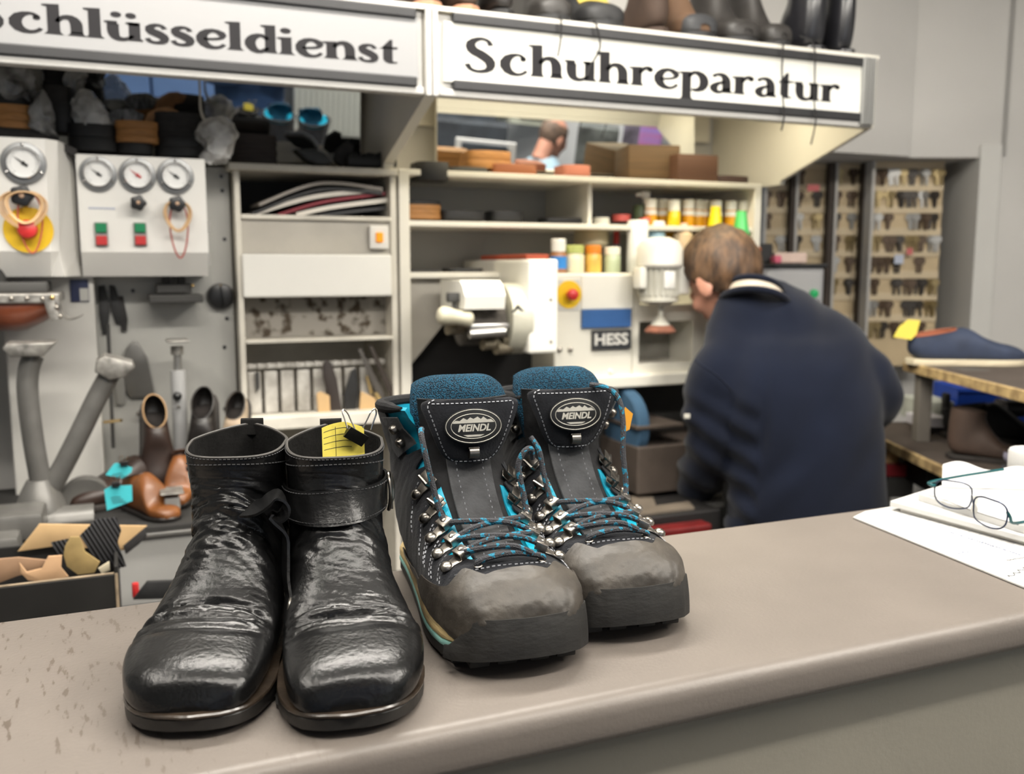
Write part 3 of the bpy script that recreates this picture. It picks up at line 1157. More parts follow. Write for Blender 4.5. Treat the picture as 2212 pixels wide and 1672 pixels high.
STEELW = mat('worn steel', (.40, .37, .33), rough=.32, metal=1., var=.3, vs=200)
HL = atz(1112, 1436, 1.10)
HR = atz(1346, 1364, 1.10)
hboot, hsh = hiking_boot('hiking_boot', 'worn grey hiking boot with turquoise cuff, the nearer one beside the black boots', HL.x, HL.y, 5.5, 2.2, 'L')
hboot2, _ = hiking_boot('hiking_boot', 'worn grey hiking boot with turquoise cuff, farther back on the right of its pair', HR.x, HR.y, 6.5, 6.2, 'R')
tag_b = thing('paper_tag', 'small orange paper tag tucked at the right hiking boot cuff', 'tag', HR, -R(6.5))
b = MB()
b.prism([(0, 0), (.006, .002), (.010, .018), (.002, .026), (-.001, .012)], .0006, basis((.062, .150, .150), V((.9, -.2, .1)).normalized(), V((0, .1, 1)).normalized(), V((.1, -1, 0)).normalized()))
b.build('tag_paper', mat('orange paper', (.75, .33, .02), rough=.7, var=.05), tag_b, local=True)
# ================================================================= counter
TAUPE = mat('taupe laminate', (.172, .149, .131), rough=.40, var=.10, vs=7, bump=.12, bs=260, spec=.4)


def scratch(m):
    nt = m.node_tree
    b = nt.nodes['Principled BSDF']
    tc = nt.nodes.new('ShaderNodeTexCoord')
    mp = nt.nodes.new('ShaderNodeMapping')
    mp.inputs['Scale'].default_value = (60, 14, 14)
    mp.inputs['Rotation'].default_value = (0, 0, .6)
    nt.links.new(tc.outputs['Object'], mp.inputs['Vector'])
    n = nt.nodes.new('ShaderNodeTexNoise')
    n.inputs['Scale'].default_value = 3
    n.inputs['Detail'].default_value = 6
    nt.links.new(mp.outputs['Vector'], n.inputs['Vector'])
    r = nt.nodes.new('ShaderNodeMapRange')
    r.inputs[1].default_value = .60
    r.inputs[2].default_value = .66
    nt.links.new(n.outputs['Fac'], r.inputs[0])
    sx = nt.nodes.new('ShaderNodeSeparateXYZ')
    nt.links.new(tc.outputs['Object'], sx.inputs[0])
    r3 = nt.nodes.new('ShaderNodeMapRange')
    r3.inputs[1].default_value = -.35
    r3.inputs[2].default_value = -.62
    nt.links.new(sx.outputs['X'], r3.inputs[0])
    ml = nt.nodes.new('ShaderNodeMath')
    ml.operation = 'MULTIPLY'
    nt.links.new(r.outputs[0], ml.inputs[0])
    nt.links.new(r3.outputs[0], ml.inputs[1])
    old = b.inputs['Base Color'].links[0].from_socket
    mx = nt.nodes.new('ShaderNodeMix')
    mx.data_type = 'RGBA'
    nt.links.new(ml.outputs[0], mx.inputs[0])
    nt.links.new(old, mx.inputs[6])
    mx.inputs[7].default_value = (.09, .07, .055, 1)
    nt.links.new(mx.outputs[2], b.inputs['Base Color'])


scratch(TAUPE)
FRONT = mat('grey green counter front', (.27, .25, .205), rough=.6, var=.08, vs=5, bump=.1, bs=200)
ctr = thing('service_counter', 'long taupe counter with rounded front edge carrying the boots and papers', 'counter', (.5, .75, 0))
b = MB()
prof = []
for a in range(0, 91, 15):
    prof.append((.590 - .014 * math.sin(R(a)), 1.086 + .014 * math.cos(R(a))))
prof = [(.922, 1.10)] + prof + [(.576, 1.078)]
for a in range(0, 91, 30):
    prof.append((.584 - .008 * math.cos(R(a)), 1.072 - .008 * math.sin(R(a))))
prof += [(.922, 1.064)]
b.loft([[V((x, y, z)) for y, z in prof] for x in (-1.6, -1, -.5, 0, .5, 1., 1.5, 2.2)])
b.build('worktop', TAUPE, ctr, smooth=50)
b = MB()
b.bx((-1.6, .598, .0), (2.2, .90, 1.063))
b.build('front_panel', FRONT, ctr, smooth=0)

# ================================================================= room shell
WALLM = mat('white plaster', (.60, .585, .56), rough=.9, var=.05, vs=3, bump=.1, bs=90)
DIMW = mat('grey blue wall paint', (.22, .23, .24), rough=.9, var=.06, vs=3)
CEILM = mat('white ceiling', (.65, .64, .62), rough=.9, var=.04, vs=2)
FLOORM = mat('grey linoleum', (.12, .115, .105), rough=.6, var=.3, vs=4)
JAMB = mat('painted door frame', (.62, .61, .58), rough=.5, var=.03)


def struct(name, b, m, smooth=0, **k):
    o = b.build(name, m, smooth=smooth, **k)
    o['kind'] = 'structure'
    return o


b = MB()
b.bx((-3.0, -2.6, -.1), (4.6, 4.2, 0.))
struct('floor', b, FLOORM)
b = MB()
b.bx((-3.0, -2.6, 2.75), (4.6, 4.2, 2.85))
struct('ceiling', b, CEILM)
b = MB()
b.bx((-3.0, 2.50, 0), (1.74, 2.60, 2.75))
b.bx((1.74, 2.50, 1.80), (2.55, 2.60, 2.75))
struct('wall_back', b, WALLM)
b = MB()
b.bx((-2.30, -2.6, 0), (-2.2, 2.6, 2.75))
struct('wall_left', b, DIMW)
# far right wall, square to the view, with the key alcove
Tw = M.Rotation(-YAW, 4, 'Z')
b = MB(Tw)
b.bx((.62, 3.30, 1.797), (1.625, 3.42, 2.75))
b.bx((1.70, 3.30, 0), (3.2, 3.42, 2.75))
b.bx((1.625, 3.30, 1.80), (1.72, 3.42, 2.75))
struct('wall_right', b, WALLM)
b = MB(Tw)
b.bx((1.625, 3.285, 0), (1.70, 3.34, 1.84), .004)
b.bx((1.625, 3.30, 0), (1.66, 3.60, 1.80), .002)
struct('trim_1', b, JAMB)
b = MB(Tw)
b.bx((.62, 3.34, 1.797), (1.66, 3.60, 1.83))
struct('trim_2', b, JAMB)
b = MB(Tw)
b.bx((.5, 3.60, 0), (1.75, 3.68, 1.9))
struct('wall_alcove', b, WALLM)
b = MB(Tw)
b.bx((3.1, -3.2, 0), (3.2, 3.4, 2.75))
struct('wall_side', b, mat('pale grey wall', (.50, .51, .52), rough=.9, var=.05))
b = MB()
b.bx((-3.0, -2.6, 0), (4.6, -2.5, 2.75))
struct('wall_front', b, DIMW)

# ================================================================= light
TUBE = mat('fluorescent tube', (1, 1, 1), rough=.4, var=0, emit=9, ecol='#fff6e6')
FIX = mat('white enamel', (.75, .75, .73), rough=.4, var=0)


def area(name, loc, sx, sy, power, col=(1, .95, .87), rot=(0, 0, 0)):
    l = bpy.data.lights.new(name, 'AREA')
    l.shape = 'RECTANGLE'
    l.size, l.size_y = sx, sy
    l.energy = power
    l.color = col
    o = bpy.data.objects.new(name, l)
    COL.objects.link(o)
    o.location = loc
    o.rotation_euler = rot
    return o


def ceiling_lamp(x, y, ln, power, rz=0., label='', tilt=0.):
    t = thing('ceiling_light', label, 'light', (x, y, 2.75), rz, 'fluorescent ceiling lights')
    b = MB()
    b.bx((-ln / 2, -.09, -.06), (ln / 2, .09, 0), .01)
    b.build('housing', FIX, t, local=True)
    b = MB()
    for s_ in (-.045, .045):
        b.cyl((-ln / 2 + .03, s_, -.078), (ln / 2 - .03, s_, -.078), .014)
    b.build('tube', TUBE, t, local=True)
    area('lamp', (x, y, 2.655), ln * .95, .16, power, rot=(tilt, 0, rz))


ceiling_lamp(.45, 1.36, 1.5, 34, 0., 'fluorescent ceiling light over the work space behind the counter')
ceiling_lamp(.35, -.05, 1.8, 34, 0., 'added ceiling lamp above the customer side, tilted to brighten the back wall', R(62))  # added lamp, aimed at the back wall to lift its brightness
ceiling_lamp(-.85, .75, 1.2, 12, R(90), 'fluorescent ceiling light on the customer side at the left')
ceiling_lamp(1.75, -.75, 1.2, 22, R(67), 'fluorescent ceiling light on the customer side at the right')
ceiling_lamp(rd(1.75, .75).x, rd(1.75, .75).y, 1.2, 26, R(-23), 'fluorescent ceiling light on the way to the key alcove')
w = bpy.data.worlds.new('world')
SC.world = w
w.use_nodes = True
w.node_tree.nodes['Background'].inputs['Color'].default_value = (.8, .9, 1, 1)
w.node_tree.nodes['Background'].inputs['Strength'].default_value = .4
# added soft front fill from behind the photographer; no window is built
area('front_fill', (.3, -2.45, 1.6), 3.0, 1.6, 9, (.86, .93, 1), (R(90), 0, 0))
# ================================================================= back fittings, left half
CREAM = mat('cream enamel', (.72, .69, .615), rough=.42, var=.06, vs=6)
CREAMD = mat('worn cream enamel', (.66, .625, .55), rough=.5, var=.22, vs=9)
WHITEP = mat('white machine enamel', (.80, .785, .75), rough=.4, var=.05, vs=4)
GREYP = mat('grey machine plate', (.42, .415, .39), rough=.45, var=.12, vs=4)
GREYB = mat('grey beige laminate', (.46, .43, .375), rough=.5, var=.1, vs=12)
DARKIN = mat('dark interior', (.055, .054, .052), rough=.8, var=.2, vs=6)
BLACK = mat('black rubber', (.016, .016, .017), rough=.6, var=.3, vs=40, bump=.2, bs=120)
BLACKP = mat('black plastic', (.012, .012, .013), rough=.35, var=.1)
CHAR = mat('charcoal foam rubber', (.03, .028, .028), rough=.85, var=.3, vs=60, bump=.3, bs=120)
GREYM = mat('grey hammer paint', (.17, .165, .155), rough=.38, metal=.35, var=.15, vs=25)
ALU = mat('aluminium', (.55, .54, .52), rough=.3, metal=.9, var=.1, vs=30)
CASTW = mat('worn cast steel', (.34, .325, .30), rough=.45, metal=.6, var=.5, vs=60, bump=.3, bs=90)
CHROME = mat('chrome', (.8, .8, .8), rough=.12, metal=1, var=0)
RED = mat('red plastic', (.55, .03, .03), rough=.4, var=.08)
GREEN = mat('green plastic', (.0, .22, .08), rough=.4, var=.05)
YELP = mat('yellow plastic', (.78, .50, .01), rough=.45, var=.05)
TANW = mat('tan leather board', (.40, .185, .055), rough=.6, var=.25, vs=30, stretch=(1, 1, 12))
TANL = mat('tan crepe', (.42, .22, .10), rough=.8, var=.3, vs=50)
BROWNL = mat('brown leather', (.24, .062, .026), rough=.42, var=.45, vs=14, coat=.15)
CARDB = mat('tan card', (.60, .40, .20), rough=.8, var=.1, vs=20)
SUEDET = mat('ochre suede', (.38, .27, .11), rough=.95, var=.3, vs=30)
RUBBAND = mat('beige rubber band', (.68, .45, .24), rough=.6, var=.15, vs=60)
RUBRED = mat('red rubber band', (.45, .07, .05), rough=.6, var=.15, vs=60)
DIALW = mat('dial white', (.80, .80, .79), rough=.4, var=0)
PLAST = mat('clear plastic film', (.85, .86, .85), rough=.12, var=.5, vs=22, alpha=.55, bump=.9, bs=45, col2=(.35, .35, .34))
PLASTD = mat('dark plastic film', (.06, .06, .06), rough=.12, var=.6, vs=28, bump=1., bs=40, col2=(.35, .35, .35))
TURQ = mat('turquoise paper', (.06, .55, .62), rough=.8, var=.08, vs=20)
BRASS = mat('brass', (.75, .52, .2), rough=.25, metal=1, var=0)


def plate(name, label, cat, px, Y, th, m, group=None, bev=.0015, parent=None):
    """an upright slab whose face has the given outline, standing at depth Y and th thick"""
    P = [at(x, y, Y) for x, y in px]
    c = sum(P, V()) / len(P)
    zlo = min(p.z for p in P)
    b = MB()
    T = basis((c.x, Y + th, 0), V((1, 0, 0)), V((0, 0, 1)), V((0, -1, 0)))
    b.prism([(p.x - c.x, p.z) for p in P], th, T, bev)
    if parent is not None:
        return b.build(name, m, parent, smooth=40)
    o = b.build(name, m, None, smooth=40)
    off = V((c.x, Y + th / 2, zlo))
    for v in o.data.vertices:
        v.co -= off
    o.location = off
    return tag(o, label, cat, group)


def block(name, label, cat, px0, px1, Y, th, m, group=None, bev=.003, rz=0.):
    """a block filling the pixel box px0..px1 at depth Y"""
    a, c = at(*px0, Y), at(*px1, Y)
    x0, x1, z0, z1 = min(a.x, c.x), max(a.x, c.x), min(a.z, c.z), max(a.z, c.z)
    b = MB()
    b.box((0, 0, (z1 - z0) / 2), (x1 - x0, th, z1 - z0), bev)
    o = b.build(name, m, None, smooth=40)
    o.location = ((x0 + x1) / 2, Y + th / 2, z0)
    o.rotation_euler.z = rz
    return tag(o, label, cat, group)


def adopt(o, b, name, m, smooth=40):
    """further part of a thing made by block()/plate(), in world space"""
    return b.build(name, m, o, smooth=smooth)


# ---------------------------------------------------------------- illuminated signs and canopy
SIGNW = mat('sign acrylic', (.30, .30, .305), rough=.5, var=0, spec=.25)


def lit_sign():
    m = mat('lit sign acrylic', (.50, .49, .45), rough=.35, var=0)
    nt = m.node_tree
    b = nt.nodes['Principled BSDF']
    b.inputs['Emission Color'].default_value = (1, .95, .80, 1)
    tc = nt.nodes.new('ShaderNodeTexCoord')
    sx = nt.nodes.new('ShaderNodeSeparateXYZ')
    nt.links.new(tc.outputs['Generated'], sx.inputs[0])
    r = nt.nodes.new('ShaderNodeValToRGB')
    r.color_ramp.elements[0].position = 0.
    r.color_ramp.elements[0].color = (.48, .48, .48, 1)
    r.color_ramp.elements[1].position = 1.
    r.color_ramp.elements[1].color = (.10, .10, .10, 1)
    e = r.color_ramp.elements.new(.45)
    e.color = (.52, .52, .52, 1)
    nt.links.new(sx.outputs['Z'], r.inputs['Fac'])
    nt.links.new(r.outputs['Color'], b.inputs['Emission Strength'])
    return m


SIGNL = lit_sign()
BARM = mat('dark grey aluminium bar', (.030, .030, .032), rough=.45, metal=.2, var=.1, vs=20)
LETT = mat('dark grey vinyl', (.022, .021, .023), rough=.8, var=0, spec=.2)
JOINT = mat('white joint profile', (.52, .51, .49), rough=.5, var=.04)
YS = 1.82


def sign(label, x0, x1, face, text, px_a, px_b, base_a, base_b, xh_px, endcap):
    t = thing('illuminated_sign', label, 'sign', ((x0 + x1) / 2, YS + .06, 1.757))
    b = MB()
    b.bx((x0, YS + .002, 1.760), (x1, YS + .030, 1.775), .003)
    b.bx((x0, YS + .012, 1.775), (x1, YS + .030, 1.920), .002)
    b.build('housing', JOINT, t, smooth=0)
    b = MB()
    b.bx((x0 + .012, YS + .002, 1.790), (x1 - .012, YS + .010, 1.905))
    b.build('face', face, t, smooth=0)
    for z0, z1 in ((1.773, 1.793), (1.903, 1.923)):
        b = MB()
        b.bx((x0 + (.03 if endcap else .0), YS - .004, z0), (x1 - .016, YS + .014, z1), .003)
        b.build('bar', BARM, t, smooth=0)
    A, B = at(px_a, base_a, YS), at(px_b, base_b, YS)
    zb = (A.z + B.z) / 2
    xh = (at(px_a, base_a - xh_px, YS).z - A.z)
    ps, wdt = text_polys(text)
    x_lo = min(p[0] for q in ps for p in q)
    x_hi = max(p[0] for q in ps for p in q)
    kx = (B.x - A.x) / (x_hi - x_lo)
    b = MB()
    for p in ps:
        vs = [V((A.x + (x - x_lo) * kx, YS + .0012, zb + y * xh)) for x, y in p]
        n = len(vs)
        b.add(vs + [v + V((0, .001, 0)) for v in vs], [tuple(range(n)), tuple(range(2 * n - 1, n - 1, -1))] + [(i, (i + 1) % n, n + (i + 1) % n, n + i) for i in range(n)])
    b.build('lettering', LETT, t, smooth=0)
    return t


sign('white shop sign reading Schl\u00fcsseldienst in dark serif letters', -.62, .577, SIGNW, 'Schl\u00fcsseldienst', -72, 860, 62, 133, 42, False)
s2 = sign('glowing cream shop sign reading Schuhreparatur in dark serif letters', .607, 1.728, SIGNL, 'Schuhreparatur', 1003, 1815, 157, 218, 45, True)
b = MB()
b.bx((1.688, YS - .006, 1.765), (1.728, YS + .012, 1.925), .002)
for k in range(4):
    b.bx((1.692 + k * .009, YS - .010, 1.765), (1.696 + k * .009, YS - .004, 1.925), .001)
b.build('end_cap', mat('ribbed grey aluminium', (.30, .30, .29), rough=.3, metal=.6, var=.1), s2, smooth=0)

cn = thing('canopy', 'cream overhead canopy behind the two shop signs carrying a row of shoes', 'canopy', (.55, 2.15, 1.645))
b = MB()
b.bx((-.62, YS + .0, 1.9235), (1.74, 2.49, 1.932))
b.build('top_board', CREAM, cn, smooth=0)
side = [(YS + .002, 1.762), (YS + .002, 1.923), (2.485, 1.923), (2.485, 1.650), (2.155, 1.648), (2.150, 1.660)]
for x0, th in ((.580, .024), (1.722, .014)):
    b = MB()
    T = basis((x0, 0, 0), V((0, 1, 0)), V((0, 0, 1)), V((1, 0, 0)))
    b.prism(side, th, T)
    b.build('side_panel', CREAM, cn, smooth=0)
b = MB()
for x0 in (.579, .593):
    b.bx((x0, YS - .007, 1.757), (x0 + .011, YS + .004, 1.930), .002)
b.build('joint_strip', JOINT, cn, smooth=0)
b = MB()
b.bx((.62, 2.47, 1.80), (1.70, 2.48, 1.92))
b.build('back_board', CREAM, cn, smooth=0)
# warm tube under the lit sign
b = MB()
b.cyl((.70, 2.05, 1.895), (1.62, 2.05, 1.895), .010)
b.build('tube_lamp', mat('warm tube', (1, .95, .8), rough=.4, var=0, emit=4, ecol='#ffefc8'), cn)
area('canopy_lamp', (1.16, 2.05, 1.88), .92, .05, 3.2, (1, .90, .66))

# ---------------------------------------------------------------- mirrors, tipped towards the counter
MIRR = mat('mirror silver', (.90, .92, .93), rough=.01, metal=1, var=0)
BT = V((.36, .88, 1.25))


class Mir:
    def __init__(s, P, n):
        s.P, s.n = P, n.normalized()

    def on(s, x, y):
        d = ray(x, y)
        return CP + d * ((s.P - CP).dot(s.n) / d.dot(s.n))

    def reflected(s, x, y, dist):
        p = s.on(x, y)
        d = (p - CP).normalized()
        return p + (d - s.n * 2 * d.dot(s.n)) * dist

    def build(s, label, corners):
        P = [s.on(*c) for c in corners]
        c = sum(P, V()) / 4
        t = thing('mirror', label, 'mirror', c)
        ux = V((0, 0, 1)).cross(s.n).normalized()
        uy = s.n.cross(ux)
        pl = [((p - c).dot(ux), (p - c).dot(uy)) for p in P]
        T = basis(c, ux, uy, s.n)
        b = MB()
        b.prism(pl, .004, T @ M.Translation((0, 0, -.004)))
        b.build('glass', MIRR, t, smooth=0)
        b = MB()
        b.prism([(x * 1.005, y * 1.01) for x, y in pl], .004, T @ M.Translation((0, 0, -.009)))
        b.build('backing', CREAM, t, smooth=0)


PM = at(640, 270, 2.33)
M1 = Mir(PM, (CP - PM).normalized() + (BT - PM).normalized())
M2 = Mir(at(1200, 300, 2.38), V((-.03, -math.cos(R(8)), -math.sin(R(8)))))
M1.build('wide tilted mirror under the left sign reflecting blue cabinets', [(-220, 340), (778, 352), (778, 165), (-220, 85)])
M2.build('tilted mirror under the lit sign reflecting a seated man', [(944, 360), (1500, 384), (1500, 215), (944, 180)])

# ---------------------------------------------------------------- tall unit with open compartments (middle)
YF, YB = 2.15, 2.44
zf = lambda y: at(690, y, YF).z
X0, X1 = .241, .598
mc = thing('shelf_cabinet', 'grey cream cabinet with stacked open compartments left of the finishing machine', 'cabinet', (.42, 2.3, 0))
b = MB()
b.bx((X0, YF, .0), (X0 + .012, YB, 1.644), .001)
b.bx((X1 - .004, YF, .0), (X1 + .010, YB, 1.644), .001)
b.bx((X0, YB - .01, .0), (X1, YB, 1.644))
b.build('carcass', CREAMD, mc, smooth=0)
b = MB()
b.bx((X0 - .012, YF - .012, 1.630), (X1 + .012, YB + .04, 1.646), .003)
b.build('top_board', CREAMD, mc, smooth=0)
for y0, y1, nm in ((466, 476, 'shelf'), (730, 738, 'shelf'), (892, 918, 'ledge')):
    b = MB()
    b.bx((X0 + .012, YF - (.03 if nm == 'ledge' else .004), zf(y1)), (X1 - .004, YB - .01, zf(y0)), .002)
    b.build(nm, CREAMD, mc, smooth=0)
b = MB()
b.bx((X0 + .012, YF + .006, zf(548)), (X1 - .004, YF + .016, zf(476)))
b.build('switch_panel', GREYB, mc, smooth=0)
b = MB()
b.bx((X0 + .010, YF - .010, zf(641)), (X1 - .006, YF + .002, zf(549)), .004)
b.build('flap_door', mat('white flap', (.80, .785, .74), rough=.35, var=.04, vs=6), mc, smooth=0)
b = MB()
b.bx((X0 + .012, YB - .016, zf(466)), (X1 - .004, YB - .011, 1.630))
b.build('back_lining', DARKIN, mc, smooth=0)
GRIME = mat('grimy back panel', (.30, .28, .25), rough=.8, var=.0, vs=55, col2=(.30, .28, .25))


def grime(m):
    nt = m.node_tree
    bs = nt.nodes['Principled BSDF']
    tc = nt.nodes.new('ShaderNodeTexCoord')
    n = nt.nodes.new('ShaderNodeTexNoise')
    n.inputs['Scale'].default_value = 42
    n.inputs['Detail'].default_value = 6
    nt.links.new(tc.outputs['Object'], n.inputs['Vector'])
    r = nt.nodes.new('ShaderNodeValToRGB')
    r.color_ramp.elements[0].position = .50
    r.color_ramp.elements[0].color = (.27, .25, .22, 1)
    r.color_ramp.elements[1].position = .62
    r.color_ramp.elements[1].color = (.05, .035, .02, 1)
    nt.links.new(n.outputs['Fac'], r.inputs['Fac'])
    nt.links.new(r.outputs['Color'], bs.inputs['Base Color'])


grime(GRIME)
b = MB()
b.bx((X0 + .012, YF + .06, zf(729)), (X1 - .004, YF + .07, zf(640)))
b.build('grimy_panel', GRIME, mc, smooth=0)
# sloped rack of strip sheets
RACKM = mat('rack white', (.60, .58, .54), rough=.5, var=.3, vs=20, col2=(.30, .28, .25))
rk = thing('slot_rack', 'white slotted rack holding strips in the lowest open compartment', 'rack', (.42, 2.2, zf(892)))
b = MB()
zr0, zr1 = zf(891), zf(790)
for k in range(8):
    x = X0 + .018 + k * .0375
    b.bx((x, YF + .035, zr0), (x + .030, YF + .045, zr1 - .012), .003)
b.build('slot_plate', RACKM, rk, smooth=0)
b = MB()
b.bx((X0 + .014, YF + .05, zr1 - .008), (X1 - .01, YF + .062, zr1 + .004), .003)
for k in range(15):
    b.bx((X0 + .02 + k * .022, YF + .044, zr1 - .007), (X0 + .031 + k * .022, YF + .052, zr1 + .006), .002)
b.build('slot_rail', RACKM, rk, smooth=0)
# light switch on the panel
sw = thing('rocker_switch', 'square white switch plate with an orange rocker on the grey cabinet panel', 'switch', at(818, 513, YF))
b = MB()
p = at(818, 513, YF - .004)
b.box(p, (.045, .012, .054), .003)
b.build('switch_plate', mat('white switch', (.72, .70, .66), rough=.35, var=0), sw, smooth=0)
b = MB()
b.box(p + V((0, -.008, 0)), (.0165, .008, .023), .002)
b.build('rocker', mat('amber rocker', (.80, .27, .004), rough=.3, var=0, emit=.35), sw, smooth=0)
# curved sheets in the top compartment
SHE = [('grey', (560, 442), (690, 396), (826, 408), (.30, .27, .24), 'long arched grey brown leather sheet, topmost in the cabinet'),
       ('black', (545, 462), (690, 410), (826, 418), (.012, .012, .013), 'long arched black leather sheet under the grey brown one'),
       ('white', (548, 462), (680, 425), (826, 410), (.66, .62, .56), 'arched white leather strip above the red one'),
       ('red', (602, 464), (700, 436), (832, 418), (.22, .012, .025), 'arched dark red leather strip between two white ones'),
       ('pale', (640, 464), (720, 447), (838, 432), (.72, .68, .61), 'wide pale leather strip below the red one'),
       ('dark', (690, 466), (760, 457), (838, 449), (.03, .03, .032), 'flat dark sheet at the bottom of the open compartment')]
for i, (nm, a, c, e, colr, lab) in enumerate(SHE):
    Y = YF + .012 + .004 * i
    P = [at(*q, Y) for q in (a, c, e)]
    k = len(P)
    pts = curve(P, 24)
    b = MB()
    w_ = .007 if i not in (2, 4) else .010
    b.loft([[q + V((0, 0, w_ * .5)), q + V((0, .0, -w_ * .5)), q + V((0, .16, -w_ * .5 + .004)), q + V((0, .16, w_ * .5 + .004))] for q in pts])
    o = b.build('leather_sheet', mat('sheet ' + nm, colr, rough=.5, var=.12, vs=10), None, smooth=50)
    tag(o, lab, 'leather sheet', 'leather sheets in the open compartment')
# tools and offcuts leaning in the rack
for nm, lab, cat, px, dy, th, m in (
        ('sole_blade', 'dark pointed shoe sole leaning in the rack, largest of the dark pieces there', 'sole', [(697, 790), (706, 776), (716, 784), (728, 820), (738, 880), (742, 893), (716, 894), (708, 850), (699, 815)], .018, .006, mat('dark sole brown', (.035, .025, .022), rough=.6, var=.2)),
        ('rubber_strip', 'black rubber offcut standing in the rack beside the pointed sole', 'offcut', [(760, 800), (770, 795), (774, 850), (768, 893), (745, 893), (744, 850)], .022, .006, BLACK),
        ('leather_offcut', 'tan leather offcut at the left of the rack tools', 'offcut', [(684, 850), (694, 846), (712, 855), (714, 894), (688, 896)], .012, .005, CARDB),
        ('leather_offcut', 'tan leather offcut under the leaning dark strips', 'offcut', [(780, 845), (812, 860), (812, 892), (776, 893)], .014, .005, CARDB),
        ('rasp', 'long dark brown strip leaning to the right of the rack', 'tool', [(796, 746), (806, 750), (866, 870), (868, 888), (852, 890), (840, 850)], .004, .006, mat('dark strip', (.05, .038, .030), rough=.6, var=.3)),
        ('leather_strip', 'thin grey strip leaning in the rack behind the long brown one', 'strip', [(773, 755), (780, 752), (830, 850), (828, 868), (818, 862)], .012, .004, mat('grey strip', (.10, .09, .08), rough=.6, var=.3)),
        ('leather_strip', 'narrow ochre strip standing between the black pieces of the rack', 'strip', [(790, 812), (795, 812), (806, 850), (800, 852)], .02, .004, SUEDET),
        ('leather_strip', 'slanted ochre strip beside the long brown strip', 'strip', [(808, 850), (816, 848), (842, 890), (832, 893)], .009, .004, SUEDET),
        ('knife', 'short dark blade standing in the left slot of the rack', 'knife', [(551, 805), (560, 803), (561, 838), (553, 850)], .026, .003, DARKIN)):
    plate(nm, lab, cat, px, YF + dy, th, m, bev=.001)

# ---------------------------------------------------------------- grey machine plate with its holes, and tool board
gp = thing('machine_back_plate', 'grey steel back plate with bolt holes behind the press arms', 'machine', (.1, 2.25, 0))
b = MB()
b.bx((-.06, 2.20, .85), (.236, 2.24, 1.632), .002)
b.build('plate', GREYP, gp, smooth=0)
b = MB()
b.bx((-.075, 2.20, 1.625), (.236, 2.44, 1.640), .002)
b.build('top_edge', GREYP, gp, smooth=0)
for x, y in ((478, 381), (480, 412), (485, 517), (485, 750), (486, 883), (490, 688), (287, 628)):
    p = at(x, y, 2.20)
    b = MB()
    b.lathe([(.0001, -.002), (.0042, -.002), (.0046, .003), (.0046, .01)], frame_z(p, V((0, 1, 0))), 12)
    b.build('bolt', BLACKP, gp)
wp = thing('machine_side_panel', 'pale grey machine panel behind the forked press stand', 'machine panel', (-.15, 2.13, 0))
b = MB()
P0, P1 = at(8, 700, 2.12), at(207, 700, 2.12)
b.bx((P0.x, 2.12, .85), (P1.x, 2.20, 1.42), .004)
b.build('panel', mat('pale grey enamel', (.60, .585, .55), rough=.45, var=.14, vs=5), wp, smooth=0)
b = MB()
p = at(172, 628, 2.118)
b.box(p, (.034, .003, .046))
b.build('name_plate', mat('navy plate', (.012, .018, .06), rough=.4, var=0), wp, smooth=0)
b = MB()
b.box(p + V((.008, -.002, -.008)), (.016, .002, .026))
b.build('plate_field', GREYP, wp, smooth=0)


# ---------------------------------------------------------------- control boxes with gauges
def gauge(par, x, y, r_px, Y, red=False):
    p = at(x, y, Y)
    r = r_px / 2000 * (p - CP).dot(FW)
    T = basis(p, V((1, 0, 0)), V((0, 0, 1)), V((0, -1, 0)))
    b = MB()
    b.lathe([(r, 0), (r, .004), (r * .97, .007), (r * .72, .009), (r * .70, .006)], T, 36, cap=False)
    g = b.build('gauge', mat('grey gauge flange', (.24, .245, .25), rough=.35, metal=.5, var=.05), par)
    b = MB()
    b.lathe([(r * .74, .005), (r * .745, .0125), (r * .70, .0135), (r * .66, .010), (r * .655, .006)], T, 36, cap=False)
    b.build('chrome_ring', CHROME, g)
    b = MB()
    b.lathe([(r * .67, .0062), (r * .0001, .0062)], T, 32, cap=False)
    b.build('dial', DIALW, g)
    b = MB()
    for k in range(25):
        a = R(-45 + 270 * k / 24)
        q = T @ rotm(0, 0, a)
        b.box((r * .57, 0, .0066), (r * (.10 if k % 4 == 0 else .05), r * .018, .0004), T=q)
    b.build('scale_marks', INK, g, smooth=0)
    b = MB()
    q = T @ rotm(0, 0, R(143))
    b.add([q @ V(v) for v in ((r * .55, 0, .0085), (0, r * .045, .0085), (-r * .22, r * .07, .0085), (-r * .22, -r * .07, .0085), (0, -r * .045, .0085))], [(0, 1, 2, 3, 4)])
    b.lathe([(r * .09, .0062), (r * .09, .0095), (.0001, .0097)], T, 14)
    b.build('needle', RED if red else INK, g, smooth=0)
    for a in (90, 210, 330):
        b = MB()
        q = T @ V((r * .86 * math.cos(R(a)), r * .86 * math.sin(R(a)), .0078))
        b.lathe([(r * .075, 0), (r * .07, .002), (r * .02, .0032), (.0001, .0033)], basis(q, V((1, 0, 0)), V((0, 0, 1)), V((0, -1, 0))), 12)
        b.build('screw', CHROME, g)
    return g


